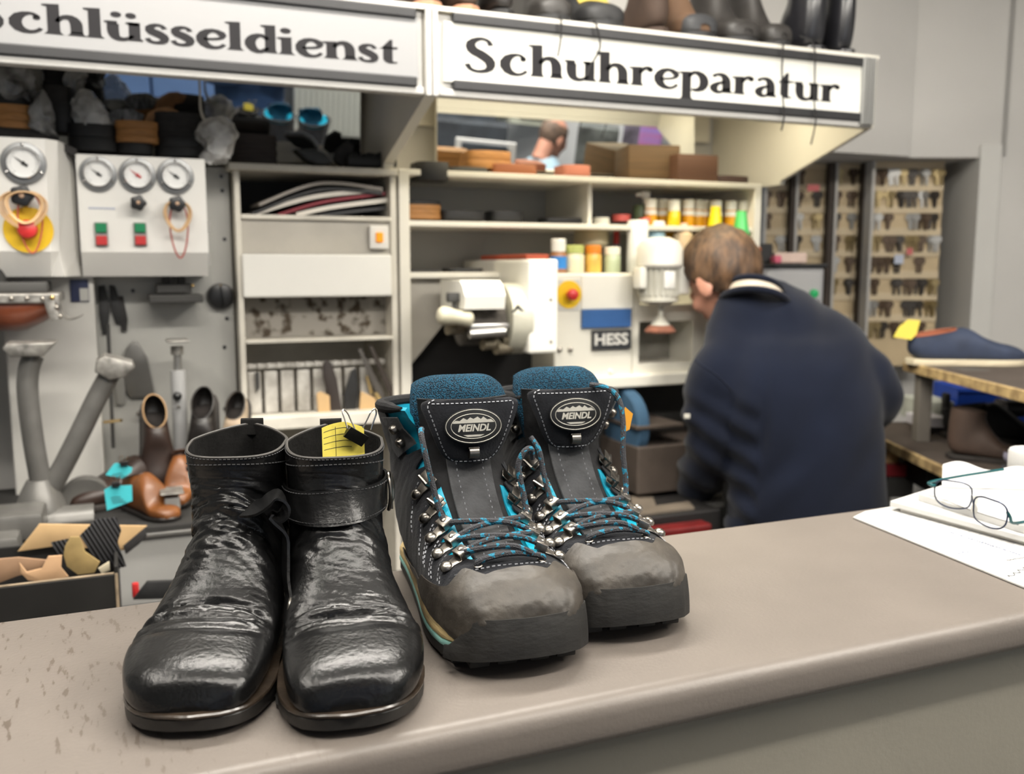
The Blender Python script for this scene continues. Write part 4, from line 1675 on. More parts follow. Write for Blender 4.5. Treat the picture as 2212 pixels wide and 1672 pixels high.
def star_knob(par, x, y, r_px, Y):
    p = at(x, y, Y)
    r = r_px / 2000 * (p - CP).dot(FW)
    T = basis(p, V((1, 0, 0)), V((0, 0, 1)), V((0, -1, 0)))
    b = MB()
    pl = [(r * (.92 + .08 * math.cos(5 * a)) * math.cos(a), r * (.92 + .08 * math.cos(5 * a)) * math.sin(a)) for a in [2 * PI * k / 48 for k in range(48)]]
    b.prism(pl, .018, T @ M.Translation((0, 0, .016)), .003)
    b.lathe([(r * .4, 0), (r * .4, .018)], T, 16)
    k = b.build('star_knob', BLACKP, par)
    b = MB()
    b.lathe([(r * .24, .034), (r * .2, .0355), (.0001, .036)], T, 16)
    b.build('knob_cap', mat('copper cap', (.5, .33, .22), rough=.4, metal=.5, var=0), k)
    return p


def push_pair(par, x, y, Y):
    p = at(x, y, Y)
    b = MB()
    b.box(p, (.025, .012, .048), .002)
    s_ = b.build('push_switch', mat('grey switch frame', (.30, .29, .28), rough=.4, var=0), par, smooth=0)
    for dz, m, nm in ((.0125, GREEN, 'green_button'), (-.0125, RED, 'red_button')):
        b = MB()
        b.box(p + V((0, -.008, dz)), (.0205, .008, .0185), .0015)
        b.build(nm, m, s_, smooth=0)


def estop(par, x, y, bx_, by_, r_px, Y):
    p = at(x, y, Y)
    r = r_px / 2000 * (p - CP).dot(FW)
    T = basis(p, V((1, 0, 0)), V((0, 0, 1)), V((0, -1, 0)))
    b = MB()
    b.lathe([(r, 0), (r, .004), (.0001, .0045)], T, 36)
    e = b.build('emergency_stop', YELP, par)
    b = MB()
    q = T
    b.lathe([(r * .24, .003), (r * .24, .016), (r * .40, .018), (r * .42, .026), (r * .35, .033), (r * .18, .036), (.0001, .037)], q, 24)
    b.build('stop_button', RED, e)


YA, YBX = 1.98, 2.06
ca = thing('control_box', 'white control box at the left edge with one gauge and a yellow emergency stop', 'control box', (-.3, 2.05, 1.40))
pts_top = [(-.62, YA), (at(98, 330, YA).x, YA), (at(126, 330, YA + .02).x, YA + .02), (at(160, 340, 2.10).x, 2.10), (at(160, 340, 2.10).x, 2.20), (-.62, 2.20)]
zt, zm, zb_ = at(60, 298, YA).z, at(60, 543, YA).z, at(60, 598, YA).z
low = [(-.62, YA + .035), (at(111, 598, YA + .035).x + .0, YA + .035), (at(138, 598, YA + .02).x, YA + .022), (at(176, 598, 2.10).x, 2.10), (at(176, 598, 2.10).x, 2.20), (-.62, 2.20)]
mid = [(pts_top[0][0], YA)] + [(at(109, 543, YA).x, YA), (at(128, 543, YA + .02).x, YA + .02)] + pts_top[3:]
b = MB()
b.loft([[V((x, y, z)) for x, y in q] for q, z in ((low, zb_), (mid, zm), (pts_top, zt))], flip=False)
b.build('housing', WHITEP, ca, smooth=0, fix=True)
gauge(ca, 51, 353, 45, YA)
gauge(ca, -55, 356, 45, YA)
estop(ca, 62, 497, 55, 495, 49, YA)
star_knob(ca, 50, 425, 24, YA)

cb = thing('control_box', 'white control box with three gauges in a row and two green and red switches', 'control box', (.05, 2.12, 1.40))
xb0, xb1 = at(170, 460, YBX).x, at(447, 460, YBX).x
zt2, zm2, zb2 = at(300, 338, YBX).z, at(300, 545, YBX).z, at(300, 597, YBX).z
b = MB()
T = basis((xb0, 0, 0), V((0, 1, 0)), V((0, 0, 1)), V((1, 0, 0)))
b.prism([(YBX, zt2), (2.20, zt2), (2.20, zb2), (YBX + .035, zb2), (YBX, zm2)], xb1 - xb0, T)
b.build('housing', WHITEP, cb, smooth=0)
for i, (x, y) in enumerate(((212, 376), (297, 379), (379, 381))):
    gauge(cb, x, y, 38, YBX, i == 1)
star_knob(cb, 298, 440, 17, YBX)
star_knob(cb, 381, 442, 18, YBX)
push_pair(cb, 219, 506, YBX)
push_pair(cb, 303, 506, YBX)
for y in (490, 560):
    b = MB()
    p = at(450, y, YBX + .02)
    b.cyl(p + V((.002, 0, -.012)), p + V((.002, 0, .012)), .0035)
    b.build('hinge', ALU, cb)
b = MB()
p = at(220, 450, YBX - .0008)
for k in range(10):
    b.box(p + V(((k - 4.5) * .0049, 0, 0)), (.0034, .0008, .0032))
b.build('small_lettering', mat('pale blue print', (.35, .40, .55), rough=.6, var=0), cb, smooth=0)


def band_loop(label, x, y0, w, ln, Y, m, n=1):
    p = at(x, y0, Y)
    t = []
    k_ = (p - CP).dot(FW) / 2000
    b = MB()
    for i in range(n):
        pts = []
        for k in range(28):
            a = 2 * PI * k / 28
            pts.append(p + V((w * k_ * (.5 + .06 * i) * math.sin(a) * (1 + .25 * math.cos(a)), -.004 - .003 * i, -ln * k_ * (.5 - .5 * math.cos(a)) * (1 + .03 * i) - .002)))
        b.tube(pts, .0016, 6, True)
    o = b.build('rubber_band', m, None)
    off = p
    for v in o.data.vertices:
        v.co -= off
    o.location = off
    return tag(o, label, 'rubber band', 'rubber bands hung on the machine knobs')


band_loop('beige rubber band loop hanging on the knob above the yellow emergency stop', 48, 410, 74, 76, YA - .022, RUBBAND, 3)
band_loop('second beige rubber band loop on the emergency stop knob, hanging a little lower', 51, 412, 62, 66, YA - .034, RUBBAND, 2)
band_loop('long dark red rubber band hanging in front of the yellow emergency stop', 62, 415, 46, 128, YA - .020, RUBRED)
band_loop('beige rubber band loop hanging on the right knob of the three gauge box', 382, 432, 44, 62, YBX - .022, RUBBAND, 3)
band_loop('long red rubber band hanging on the right knob of the three gauge box', 384, 436, 36, 118, YBX - .016, RUBRED)

# ---------------------------------------------------------------- leather pressing pad and forked stand
pad_ = thing('press_pad', 'brown leather pressing pad with a riveted steel band under the left control box', 'press pad', (-.2, 1.95, 1.31))
YP = 1.95
a0, a1 = at(-150, 680, YP).x, at(118, 680, YP).x
zt_, zbt = at(40, 645, YP).z, at(40, 718, YP).z
b = MB()
rings = []
for k in range(15):
    f = k / 14
    x = lerp(a0, a1, f)
    e = min(1, (1 - f) * 3.2) ** .6
    r_ = (zt_ - zbt)
    rings.append([V((x + .012 * (1 - q / 10), YP + .05 + .085 * math.cos(PI + PI * q / 10), zt_ - r_ * (.35 + .65 * e) * math.sin(PI * q / 10) ** .8)) for q in range(11)])
b.loft(rings, closed=False, cap0=False, cap1=False)
o = b.build('leather_cover', BROWNL, pad_, smooth=60)
modify(o, 'SOLIDIFY', thickness=.006)
b = MB()
b.bx((a0, YP - .042, zt_ - .008), (a1 + .012, YP + .135, zt_ + .010), .003)
b.build('steel_band', CASTW, pad_, smooth=0)
b = MB()
q = [at(104, 640, YP - .045), at(122, 655, YP - .045), at(130, 676, YP - .043), at(142, 691, YP - .04), at(160, 690, YP - .035), at(176, 683, YP - .03)]
pts = curve(q, 16)
b.loft([[p, p + V((.0, .05, .0)), p + V((.004, .05, .003)), p + V((.004, 0, .003))] for p in pts])
for p in pts[:1]:
    pass
b.build('steel_tongue', CASTW, pad_, smooth=40)
b = MB()
q = [at(114, 650, YP - .047), at(119, 668, YP - .047), at(128, 690, YP - .047)]
b.tube(curve([p + V((-.006, 0, 0)) for p in q], 12), .0085, 8, flat=.25, up=(1, 0, 0))
b.build('end_strap', CASTW, pad_)
for x, y, m in ((24, 645, STEELW), (58, 645, STEELW), (92, 646, STEELW), (113, 643, BRASS), (122, 664, STEELW), (130, 684, STEELW), (-10, 645, STEELW)):
    b = MB()
    b.ell(at(x, y, YP - .047), (.0042, .003, .0042), n=10, m=6)
    b.build('rivet', m, pad_)
b = MB()
b.bx((a0, 1.96, zt_ + .010), (at(100, 620, YP).x, 2.10, zt_ + .030), .004)
b.cyl((-.22, 2.02, zt_ + .02), (-.22, 2.02, 1.42), .02)
b.build('press_head', DARKIN, pad_)

fs = thing('forked_press_stand', 'grey cast iron stand with two forked arms and worn steel heads', 'press stand', (-.17, 1.92, .95))
YQ = 1.90


def arm(name, pts, r, Y=YQ, m=GREYM, n=14):
    P = curve([at(x, y, Y) for x, y in pts], 26)
    b = MB()
    b.tube(P, r, n)
    return b.build(name, m, fs)


arm('arm', [(72, 768), (62, 800), (60, 850), (72, 950), (92, 1062)], .0185)
arm('arm', [(238, 806), (206, 866), (180, 920), (140, 1000), (104, 1065)], .0185)
b = MB()
hp = at(66, 752, YQ)
b.prism([(-.038, -.004), (-.030, -.013), (.022, -.013), (.040, .006), (.044, .012), (-.036, .012), (-.042, .004)], .075, basis(hp + V((0, .04, 0)), V((1, 0, 0)), V((0, 0, 1)), V((0, -1, 0))), .004)
b.build('steel_head', CASTW, fs)
b = MB()
hp = at(246, 790, YQ)
b.prism([(-.032, .004), (-.030, -.016), (-.002, -.026), (.024, -.014), (.036, .006), (.030, .016), (-.020, .018)], .07, basis(hp + V((0, .04, 0)), V((.94, 0, -.25)).normalized(), V((.25, 0, .94)).normalized(), V((0, -1, 0))), .005)
b.build('steel_head', CASTW, fs)
b = MB()
hb = at(88, 1075, YQ)
b.lathe([(.042, -.13), (.050, -.06), (.046, -.02), (.034, .012), (.022, .035)], M.Translation(hb), 20)
b.cyl(hb + V((-.05, -.02, -.05)), hb + V((.09, -.02, -.05)), .035)
b.build('hub', GREYM, fs)
b = MB()
b.lathe([(.0001, -.016), (.045, -.016), (.048, -.010), (.048, .010), (.045, .016), (.0001, .016)], frame_z(hb + V((.075, .03, -.02)), V((0, 1, 0))), 24)
b.build('clamp_disc', GREYM, fs)
b = MB()
b.bx(at(-60, 1150, 1.85), at(92, 1108, 1.75), .008)
b.bx(at(-60, 1200, 1.85) - V((0, .05, .1)), at(40, 1160, 1.70), .008)
b.build('foot', GREYM, fs)

po = thing('last_post', 'slim grey upright post with a flat steel cap and black ball knob', 'post', at(385, 975, 2.08))
b = MB()
pt, pb = at(384, 800, 2.08), at(386, 1130, 2.08)
b.cyl((pt.x, 2.08, .955), (pt.x, 2.08, pt.z), .0155)
b.build('tube', mat('light grey paint', (.36, .36, .36), rough=.4, var=.08), po)
b = MB()
b.cyl(pt, at(383, 750, 2.08), .0085)
b.build('rod', ALU, po)
b = MB()
b.cyl(at(383, 766, 2.08), at(382, 748, 2.08), .013)
b.bx(at(360, 741, 2.045), at(405, 730, 2.11), .003)
b.build('cap', CASTW, po)
b = MB()
b.ell(at(383, 856, 2.055), (.0095, .0095, .0095))
b.cyl(at(383, 856, 2.06), at(383, 856, 2.08), .004)
b.build('ball_knob', BLACKP, po)
b = MB()
b.lathe([(.001, -.003), (.003, -.003), (.003, .003)], frame_z(at(386, 878, 2.062), V((0, 1, 0))), 10)
b.build('screw', CHROME, po)

plate('shoe_plate', 'grey iron shaped plate hanging on the machine back plate', 'plate', [(288, 736), (297, 738), (318, 772), (334, 850), (320, 858), (284, 860), (272, 846), (264, 784), (272, 755)], 2.185, .010, GREYM, bev=.003)
plate('steel_bar', 'small grey flat bar beside the iron shaped plate', 'bar', [(246, 812), (270, 815), (272, 870), (266, 876), (252, 874)], 2.188, .008, mat('bar grey', (.22, .215, .20), rough=.5, var=.1), bev=.002)
for nm, lab, px, m in (('leather_strap', 'black strap hanging on the plate, leftmost of three', [(212, 618), (226, 616), (238, 660), (234, 720), (222, 724), (214, 680)], BLACK),
                       ('leather_strap', 'black strap hanging on the plate, middle of three', [(236, 616), (248, 618), (262, 660), (262, 700), (250, 700), (240, 670)], BLACK),
                       ('leather_strap', 'dark grey strap hanging on the plate, rightmost of three', [(256, 640), (266, 640), (276, 690), (274, 716), (262, 716)], CHAR)):
    plate(nm, lab, 'strap', px, 2.19, .008, m, 'straps hung on the grey plate', .002)
rod = thing('steel_rod', 'thin dark rod standing upright beside the side panel', 'rod', at(238, 960, 2.15))
b = MB()
b.cyl(at(233, 700, 2.15), at(245, 968, 2.15), .004)
b.build('rod', DARKIN, rod)
b = MB()
b.cyl(at(226, 912, 2.14), at(262, 908, 2.06), .0032)
b.build('peg', BRASS, rod)
scr = thing('wall_screw', 'small bright screw sticking out of the grey plate', 'screw', at(302, 893, 2.19))
b = MB()
b.cyl(at(300, 893, 2.20), at(300, 893, 2.17), .0025)
b.lathe([(.005, 0), (.004, .003), (.0001, .004)], frame_z(at(300, 893, 2.17), V((0, -1, 0))), 12)
b.build('shank', STEELW, scr)
cl = thing('clamp_plate', 'dark clamp plate fixed under the three gauge box', 'clamp', at(378, 640, 2.12))
b = MB()
b.bx(at(322, 655, 2.10), at(432, 634, 2.19), .003)
b.build('plate', DARKIN, cl, smooth=0)
b = MB()
b.bx(at(338, 634, 2.13), at(410, 612, 2.19), .003)
b.bx(at(352, 612, 2.14), at(366, 598, 2.18), .002)
b.bx(at(384, 612, 2.14), at(398, 598, 2.18), .002)
b.build('bracket', DARKIN, cl, smooth=0)
b = MB()
b.ell(at(416, 617, 2.12), (.0035, .0035, .0035), n=10, m=6)
b.build('brass_screw', BRASS, cl)
kn = thing('turning_knob', 'large round black turning knob on the grey back plate', 'knob', at(476, 640, 2.19))
p = at(476, 640, 2.20)
T = basis(p, V((1, 0, 0)), V((0, 0, 1)), V((0, -1, 0)))
b = MB()
b.lathe([(.0295, 0), (.0295, .010), (.027, .018), (.018, .021), (.0001, .021)], T, 30)
b.build('disc', BLACKP, kn)
b = MB()
b.box((.004, 0, .024), (.006, .050, .010), .002, T @ rotm(0, 0, .15))
b.build('grip', BLACKP, kn)
b = MB()
b.ell(T @ V((0, .024, .019)), (.003, .002, .003), n=10, m=6)
b.build('marker', BRASS, kn)

# ---------------------------------------------------------------- table under the press, with shoes
MATB = mat('black rubber mat', (.022, .021, .02), rough=.85, var=.3, vs=30)
tb = thing('press_table', 'grey steel machine table with a black rubber top under the press', 'table', (.1, 1.95, 0))
b = MB()
b.bx((-.62, 1.76, .10), (.236, 2.195, .935), .004)
b.build('body', mat('grey table enamel', (.36, .355, .34), rough=.5, var=.1, vs=6), tb, smooth=0)
b = MB()
b.bx((-.62, 1.75, .935), (.237, 2.197, .942), .001)
b.build('metal_edge', ALU, tb, smooth=0)
b = MB()
b.bx((-.62, 1.757, .942), (.236, 2.19, .952), .002)
b.build('rubber_top', MATB, tb, smooth=0)
b = MB()
b.bx((-.62, 1.20, .10), (.62, 1.76, .80), .004)
b.bx((-.62, 1.20, .80), (.62, 1.755, .812), .002)
b.build('lower_step', BLACK, tb, smooth=0)
an = thing('small_anvil', 'small grey iron anvil standing at the front of the rubber top', 'anvil', at(372, 1118, 1.80))
b = MB()
b.bx(at(357, 1117, 1.80), at(386, 1064, 1.84), .003)
b.build('stem', mat('cast grey', (.30, .30, .29), rough=.5, var=.15, vs=30), an, smooth=0)
b = MB()
b.bx(at(346, 1068, 1.79), at(394, 1052, 1.85), .004)
b.build('face', CASTW, an, smooth=0)


def low_shoe(label, c, ang, L, m, sole_m, lining_m, tilt=0., h=1., group=None, trim=None, name='shoe', lace=None):
    """a low shoe: toe at -y of its own frame; c = ground point under its middle"""
    t = thing(name, label, 'shoe', c, 0, group, rot=(tilt, 0, ang))
    k = L / .28
    secs = [(-.136, .022, -.136, .012, .010, 0, 1), (-.128, .034, -.132, .010, .026, 0, 1), (-.105, .045, -.110, .010, .040, 0, 1), (-.07, .053, -.08, .010, .047, 0, 1),
            (-.035, .066 * h, -.05, .010, .046, 0, 1), (-.008, .082 * h, -.01, .010, .040, 0, .9), (.010, .088 * h, .05, .010, .036, 0, .6), (.020, .086 * h, .105, .012, .034, 0, .3), (.026, .085 * h, .134, .030, .033, 0, .1), (.028, .084 * h, .136, .066 * h, .031, 0, 0)]
    secs = [(a * k, b_ * k, c_ * k, d * k, w * k, x, f) for a, b_, c_, d, w, x, f in secs]
    sh = Shell(secs)
    b = MB()
    b.loft(sh.rings(0, 9, 40, 36), True, False)
    b.loft(sh.rings(8.98, 6.8, 8, 36, -.003 * k), False, True)
    b.mi = 1
    u = b.build('upper', m, t, local=True, smooth=60)
    b = MB()
    b.tube([sh.S(-PI + 2 * PI * q / 40, 8.96)[0] for q in range(40)], .0022 * k, 6, True)
    b.build('collar', trim or lining_m, t, local=True)
    b = MB()
    b.loft(sh.rings(8.95, 6.9, 6, 30, -.0042 * k), False, True)
    b.build('lining', lining_m, t, local=True)
    hw = [(0, 0), (.005, .02), (.015, .033), (.035, .043), (.065, .049), (.1, .047), (.14, .041), (.2, .037), (.25, .033), (.268, .024), (.276, 0)]
    hw = [(y * k, w * k) for y, w in hw]
    b = MB()
    ol = [p + V((0, -.138 * k, 0)) for p in outline(hw, [(0, 0)], 0, .276 * k, .002 * k, 18)]
    sole_layer(b, ol, 0.0, .014 * k, lambda y: .0, .0015)
    b.build('sole', sole_m, t, local=True)
    if lace:
        b = MB()
        for q in range(3):
            v = 4.6 + q * .55
            b.tube([sh.S(lerp(-.7, .7, i / 8), v, .002)[0] for i in range(9)], .0022, 6)
        b.build('lace', lace, t, local=True)
    return t


DKBR = mat('dark brown leather', (.026, .013, .009), rough=.45, var=.4, vs=20)
ORBR = mat('cognac leather', (.20, .066, .014), rough=.45, var=.35, vs=16, coat=.1)
BKLE = mat('black grained leather', (.02, .017, .016), rough=.4, var=.4, vs=24)
TANE = mat('tan edging', (.42, .26, .13), rough=.7, var=.2)
DKS = mat('dark shoe sole', (.03, .025, .022), rough=.7, var=.2)


def on_table(x, y, z=.953):
    return atz(x, y, z)


gsh = 'shoes waiting on the press table'
low_shoe('dark brown shoe lying at the back left of the press table behind a ticket', V((.0, 1.985, .953)), R(-62), .27, DKBR, DKS, TANE, 0, 1.05, gsh)
low_shoe('dark brown loafer standing upright on its toe with a tan edged opening', V((.050, 2.02, 1.052)), R(4), .20, DKBR, DKS, BKLE, R(62), 1.0, gsh, TANE)
low_shoe('cognac brown shoe lying in front with a turquoise ticket', V((.030, 1.850, .953)), R(28), .17, ORBR, BKLE, DKBR, 0, 1.5, gsh)
low_shoe('cognac and black shoe behind the small anvil', V((.092, 1.935, .975)), R(-10), .16, ORBR, BKLE, DKBR, R(14), 1.45, gsh)
low_shoe('black strapped shoe leaning behind the left ankle boot', V((.150, 2.04, 1.060)), R(-14), .20, BKLE, DKS, BKLE, R(60), 1.0, gsh, None)
low_shoe('beige and brown shoe partly hidden behind the left ankle boot', V((.215, 2.02, 1.060)), R(-20), .18, mat('beige leather', (.45, .36, .26), rough=.6, var=.4, vs=18, col2=(.12, .07, .04)), DKS, BKLE, R(58), 1., gsh)
for lab, px, Y, cx, cy in (('turquoise ticket clipped to the dark brown shoe', [(228, 1026), (246, 1002), (252, 1000), (286, 1010), (284, 1020), (264, 1034)], 1.865, 268, 1001),
                           ('turquoise ticket clipped to the front cognac shoe', [(225, 1058), (240, 1050), (285, 1048), (286, 1082), (231, 1103)], 1.775, 250, 1046),
                           ('edge of a turquoise ticket behind the left ankle boot', [(406, 1014), (414, 1010), (418, 1040), (409, 1032)], 1.86, 410, 1012)):
    tk_ = thing('shoe_ticket', lab, 'ticket', at(px[0][0], px[0][1], Y), 0, 'turquoise shoe tickets')
    plate('paper', None, None, px, Y, .0008, TURQ, bev=0, parent=tk_)
    if cx < 400:
        b = MB()
        for k in range(3):
            p1 = at(px[0][0] + 14 + k * 2, (px[0][1] + px[-1][1]) / 2 - 4 + 5 * k, Y - .0006)
            p2 = at(px[0][0] + 36 + 6 * k, (px[0][1] + px[-1][1]) / 2 - 7 + 5 * k, Y - .0006)
            b.tube([p1, (p1 + p2) / 2 + V((0, 0, .001)), p2], .0005, 4)
        b.build('handwriting', INK, tk_)
    c_ = thing('binder_clip', 'small dark clip on the ' + lab.replace('clipped to', 'of'), 'clip', at(cx, cy, Y), 0, 'clips on the turquoise tickets')
    b = MB()
    p = at(cx, cy, Y - .002)
    b.box(p, (.014, .008, .009), .001, None)
    b.build('clip_body', BLACKP, c_, smooth=0)
    for s_ in (-1, 1):
        b = MB()
        b.tube(curve([p + V((s_ * .004 - .002, -.002, .004)), p + V((s_ * .007, -.004, .014)), p + V((s_ * .004 + .003, -.004, .014)), p + V((s_ * .004 + .002, -.002, .004))], 10), .0008, 5)
        b.build('wire_handle', mat('copper wire', (.6, .4, .28), rough=.3, metal=1, var=0), c_)

# ---------------------------------------------------------------- box of leather scraps
YX = 1.42
sb = thing('scrap_box', 'long black cardboard box full of leather scraps left of the ankle boots', 'box', (-.2, 1.50, .813))
xr = at(255, 1240, YX).x
ztop = at(255, 1240, YX).z
BOXM = mat('black cardboard', (.016, .015, .014), rough=.6, var=.35, vs=12)
BOXE = mat('worn cardboard edge', (.35, .27, .18), rough=.8, var=.4, vs=40)
b = MB()
b.bx((-.62, YX, .813), (xr, YX + .005, ztop), .001)
b.build('front_wall', BOXM, sb, smooth=0)
b = MB()
b.bx((xr - .005, YX, .813), (xr, YX + .17, ztop + .012), .001)
b.build('end_wall', BOXM, sb, smooth=0)
b = MB()
b.bx((-.62, YX + .165, .813), (xr, YX + .17, ztop + .012), .001)
b.bx((-.62, YX, .813), (xr, YX + .17, .818))
b.build('back_wall', BOXM, sb, smooth=0)
b = MB()
b.tube([(xr - .0025, YX, .83), (xr - .0025, YX - .001, ztop), (xr - .0025, YX + .17, ztop + .012)], .0022, 5)
b.tube([(-.62, YX + .0025, ztop + .001), (xr, YX + .0025, ztop + .001)], .0018, 5)
b.build('worn_edge', BOXE, sb)
for i, (lab, px, dy, tilt, m) in enumerate((
        ('wide sheet of tan card lying at the back of the scrap box', [(38, 1192), (85, 1132), (205, 1134), (318, 1136), (270, 1176), (280, 1190), (120, 1180)], .150, .0, CARDB),
        ('black ribbed rubber offcut on top of the scrap box', [(207, 1122), (252, 1118), (262, 1146), (254, 1172), (273, 1224), (250, 1230), (200, 1200), (172, 1158)], .075, .0, None),
        ('small black ribbed offcut beside the ochre scrap', [(110, 1172), (150, 1164), (148, 1192), (122, 1202)], .090, .0, None),
        ('rounded ochre suede scrap at the front of the scrap box', [(140, 1180), (152, 1160), (172, 1160), (184, 1192), (216, 1214), (204, 1238), (168, 1242), (144, 1224), (137, 1200)], .050, .0, SUEDET),
        ('pale cream scrap at the right front of the scrap box', [(212, 1228), (236, 1213), (238, 1232), (220, 1240)], .030, .0, mat('cream leather', (.62, .55, .40), rough=.8, var=.1)),
        ('brown leather scrap at the left front of the scrap box', [(-30, 1210), (40, 1204), (100, 1210), (82, 1236), (40, 1244), (-30, 1270)], .045, .0, mat('light brown leather', (.36, .22, .13), rough=.7, var=.25, vs=20)),
        ('star shaped tan leather scrap lying at the front', [(42, 1216), (58, 1236), (90, 1228), (104, 1202), (134, 1200), (132, 1226), (148, 1246), (100, 1260), (60, 1254), (44, 1238)], .022, .0, mat('peach leather', (.58, .36, .20), rough=.7, var=.15, vs=20)),
        ('dark grey offcut standing at the right back of the scrap box', [(266, 1180), (312, 1142), (318, 1158), (300, 1176), (272, 1198)], .140, .0, CHAR))):
    Y = YX + dy
    if m is None:
        m = mat('ribbed rubber', (.026, .026, .03), rough=.6, var=0)
        if not m.get('ribbed'):
            m['ribbed'] = 1
            nt = m.node_tree
            tc = nt.nodes.new('ShaderNodeTexCoord')
            wv = nt.nodes.new('ShaderNodeTexWave')
            wv.inputs['Scale'].default_value = 55
            mp = nt.nodes.new('ShaderNodeMapping')
            mp.inputs['Rotation'].default_value = (0, .45, 0)
            nt.links.new(tc.outputs['Object'], mp.inputs['Vector'])
            nt.links.new(mp.outputs['Vector'], wv.inputs['Vector'])
            bp = nt.nodes.new('ShaderNodeBump')
            bp.inputs['Strength'].default_value = 1.
            bp.inputs['Distance'].default_value = .004
            nt.links.new(wv.outputs['Fac'], bp.inputs['Height'])
            nt.links.new(bp.outputs['Normal'], nt.nodes['Principled BSDF'].inputs['Normal'])
            r = nt.nodes.new('ShaderNodeValToRGB')
            r.color_ramp.elements[0].color = (.008, .008, .009, 1)
            r.color_ramp.elements[1].color = (.05, .05, .055, 1)
            nt.links.new(wv.outputs['Fac'], r.inputs['Fac'])
            nt.links.new(r.outputs['Color'], nt.nodes['Principled BSDF'].inputs['Base Color'])
    plate('leather_scrap', lab, 'scrap', px, Y, .004, m, 'leather scraps in the black box', .001)
block('red_marker', 'small red stick beside the end of the scrap box', 'marker', (286, 1294), (300, 1260), 1.62, .012, RED)
plate('rubber_sheet', 'flat black rubber sheet on the lower step right of the scrap box', 'sheet', [(288, 1296), (318, 1258), (420, 1254), (420, 1292)], 1.50, .01, BLACK, bev=.001)

# ---------------------------------------------------------------- soles, heels and bags heaped on the boxes
gt = 'heel and sole stock heaped above the control boxes'
YT = 2.10


def heel(name, label, x0, y0, x1, y1, Y, th, m, layers=0, group=gt, shape='D'):
    a, c = at(x0, y1, Y), at(x1, y0, Y)
    w, h = c.x - a.x, c.z - a.z
    n = 16
    pl = [(-w / 2, th), (-w / 2, th * .35)] + [(-w / 2 * math.cos(PI * k / n), th * .35 - th * .35 * math.sin(PI * k / n) ** .7) for k in range(1, n)] + [(w / 2, th * .35), (w / 2, th)]
    b = MB()
    if layers:
        for k in range(layers):
            s_ = 1 - .035 * (k % 2) - .0 * k
            b.prism([(x * s_, y_ * s_) for x, y_ in pl], h / layers * .97, M.Translation((0, 0, h * k / layers)), .0006)
    else:
        b.prism(pl, h, None, .002)
    o = b.build(name, m, None, smooth=40)
    o.location = (a.x + w / 2, Y, a.z)
    return tag(o, label, 'heel block' if 'heel' in name else 'sole', group)


heel('heel_block', 'tan layered heel block resting on a black one above the three gauge box', 250, 262, 342, 304, YT - .03, .08, TANW, 3)
heel('heel_block', 'black heel block under the tan layered one', 254, 303, 330, 329, YT - .02, .08, BLACK)
heel('heel_block', 'tan layered heel block at the left edge above the first control box', -20, 226, 70, 273, YT - .06, .08, TANW, 3)
heel('heel_block', 'black flat block lying on the tan heel block at the left edge', -30, 205, 64, 226, YT - .04, .09, BLACK)
heel('heel_block', 'dark grey stacked block beside the grey post', 92, 185, 150, 222, YT, .07, CHAR)
heel('heel_block', 'black block under the dark grey one beside the grey post', 100, 222, 160, 283, YT, .07, BLACK)
heel('heel_block', 'black lump of rubber heels left of the tan block', 146, 268, 252, 322, YT - .02, .08, BLACK, 2)
heel('heel_block', 'black stacked rubber heels right of the tan block', 336, 244, 436, 300, YT + .0, .08, CHAR, 4)
heel('heel_block', 'lowest black heel pad beside the crumpled clear bag', 338, 300, 452, 334, YT - .01, .09, BLACK, 2)
heel('heel_block', 'dark brown striped heel block on the cabinet top right of the clear bag', 506, 291, 602, 352, 2.17, .09, mat('dark brown rubber', (.038, .030, .028), rough=.8, var=.3, vs=20, stretch=(1, 1, 14)), 6)
plate('rubber_sole', 'flat dark sole slanting over the top of the first control box', 'sole', [(-10, 272), (60, 280), (120, 300), (166, 322), (160, 336), (100, 312), (40, 296), (-10, 292)], 2.04, .07, CHAR, gt, .003)
plate('rubber_sole', 'grey striped sole lying on the heap left of the tan ridged one', 'sole', [(228, 246), (250, 236), (285, 234), (312, 248), (306, 264), (268, 268), (240, 264)], 2.14, .04, mat('striped sole', (.30, .31, .33), rough=.6, var=0, vs=40, col2=(.015, .017, .02), stretch=(3, 3, 1)), gt, .002)
for k in range(9):
    pass
plate('rubber_sole', 'tan ridged sole lying on the heap above the tan heel block', 'sole', [(312, 262), (318, 244), (340, 232), (365, 230), (386, 240), (384, 246), (362, 250), (360, 262)], 2.13, .05, TANL, gt, .004)
plate('rubber_sole', 'black leaf shaped rubber sole on the cabinet top', 'sole', [(638, 322), (680, 321), (704, 332), (720, 352), (690, 356), (664, 346)], 2.16, .05, mat('slate rubber', (.028, .030, .031), rough=.55, var=.2), gt, .004)
plate('rubber_sole', 'curled black sole standing at the right end of the cabinet top', 'sole', [(724, 345), (728, 322), (748, 306), (764, 312), (764, 330), (760, 352), (740, 358)], 2.20, .03, CHAR, gt, .003)
br = thing('shoe_brush', 'black bristled brush lying at the right end of the cabinet top', 'brush', at(800, 355, 2.17))
b = MB()
b.bx(at(752, 357, 2.17), at(846, 346, 2.22), .004)
b.build('brush_back', BLACK, br, smooth=0)
b = MB()
for k in range(16):
    for j in range(3):
        p = at(756 + k * 5.7, 347, 2.175 + j * .018)
        b.cyl(p, p + V((rnd.uniform(-.002, .002), 0, .012 + rnd.uniform(0, .008))), .004, .0025, 6)
b.build('bristles', BLACK, br)['kind'] = 'stuff'


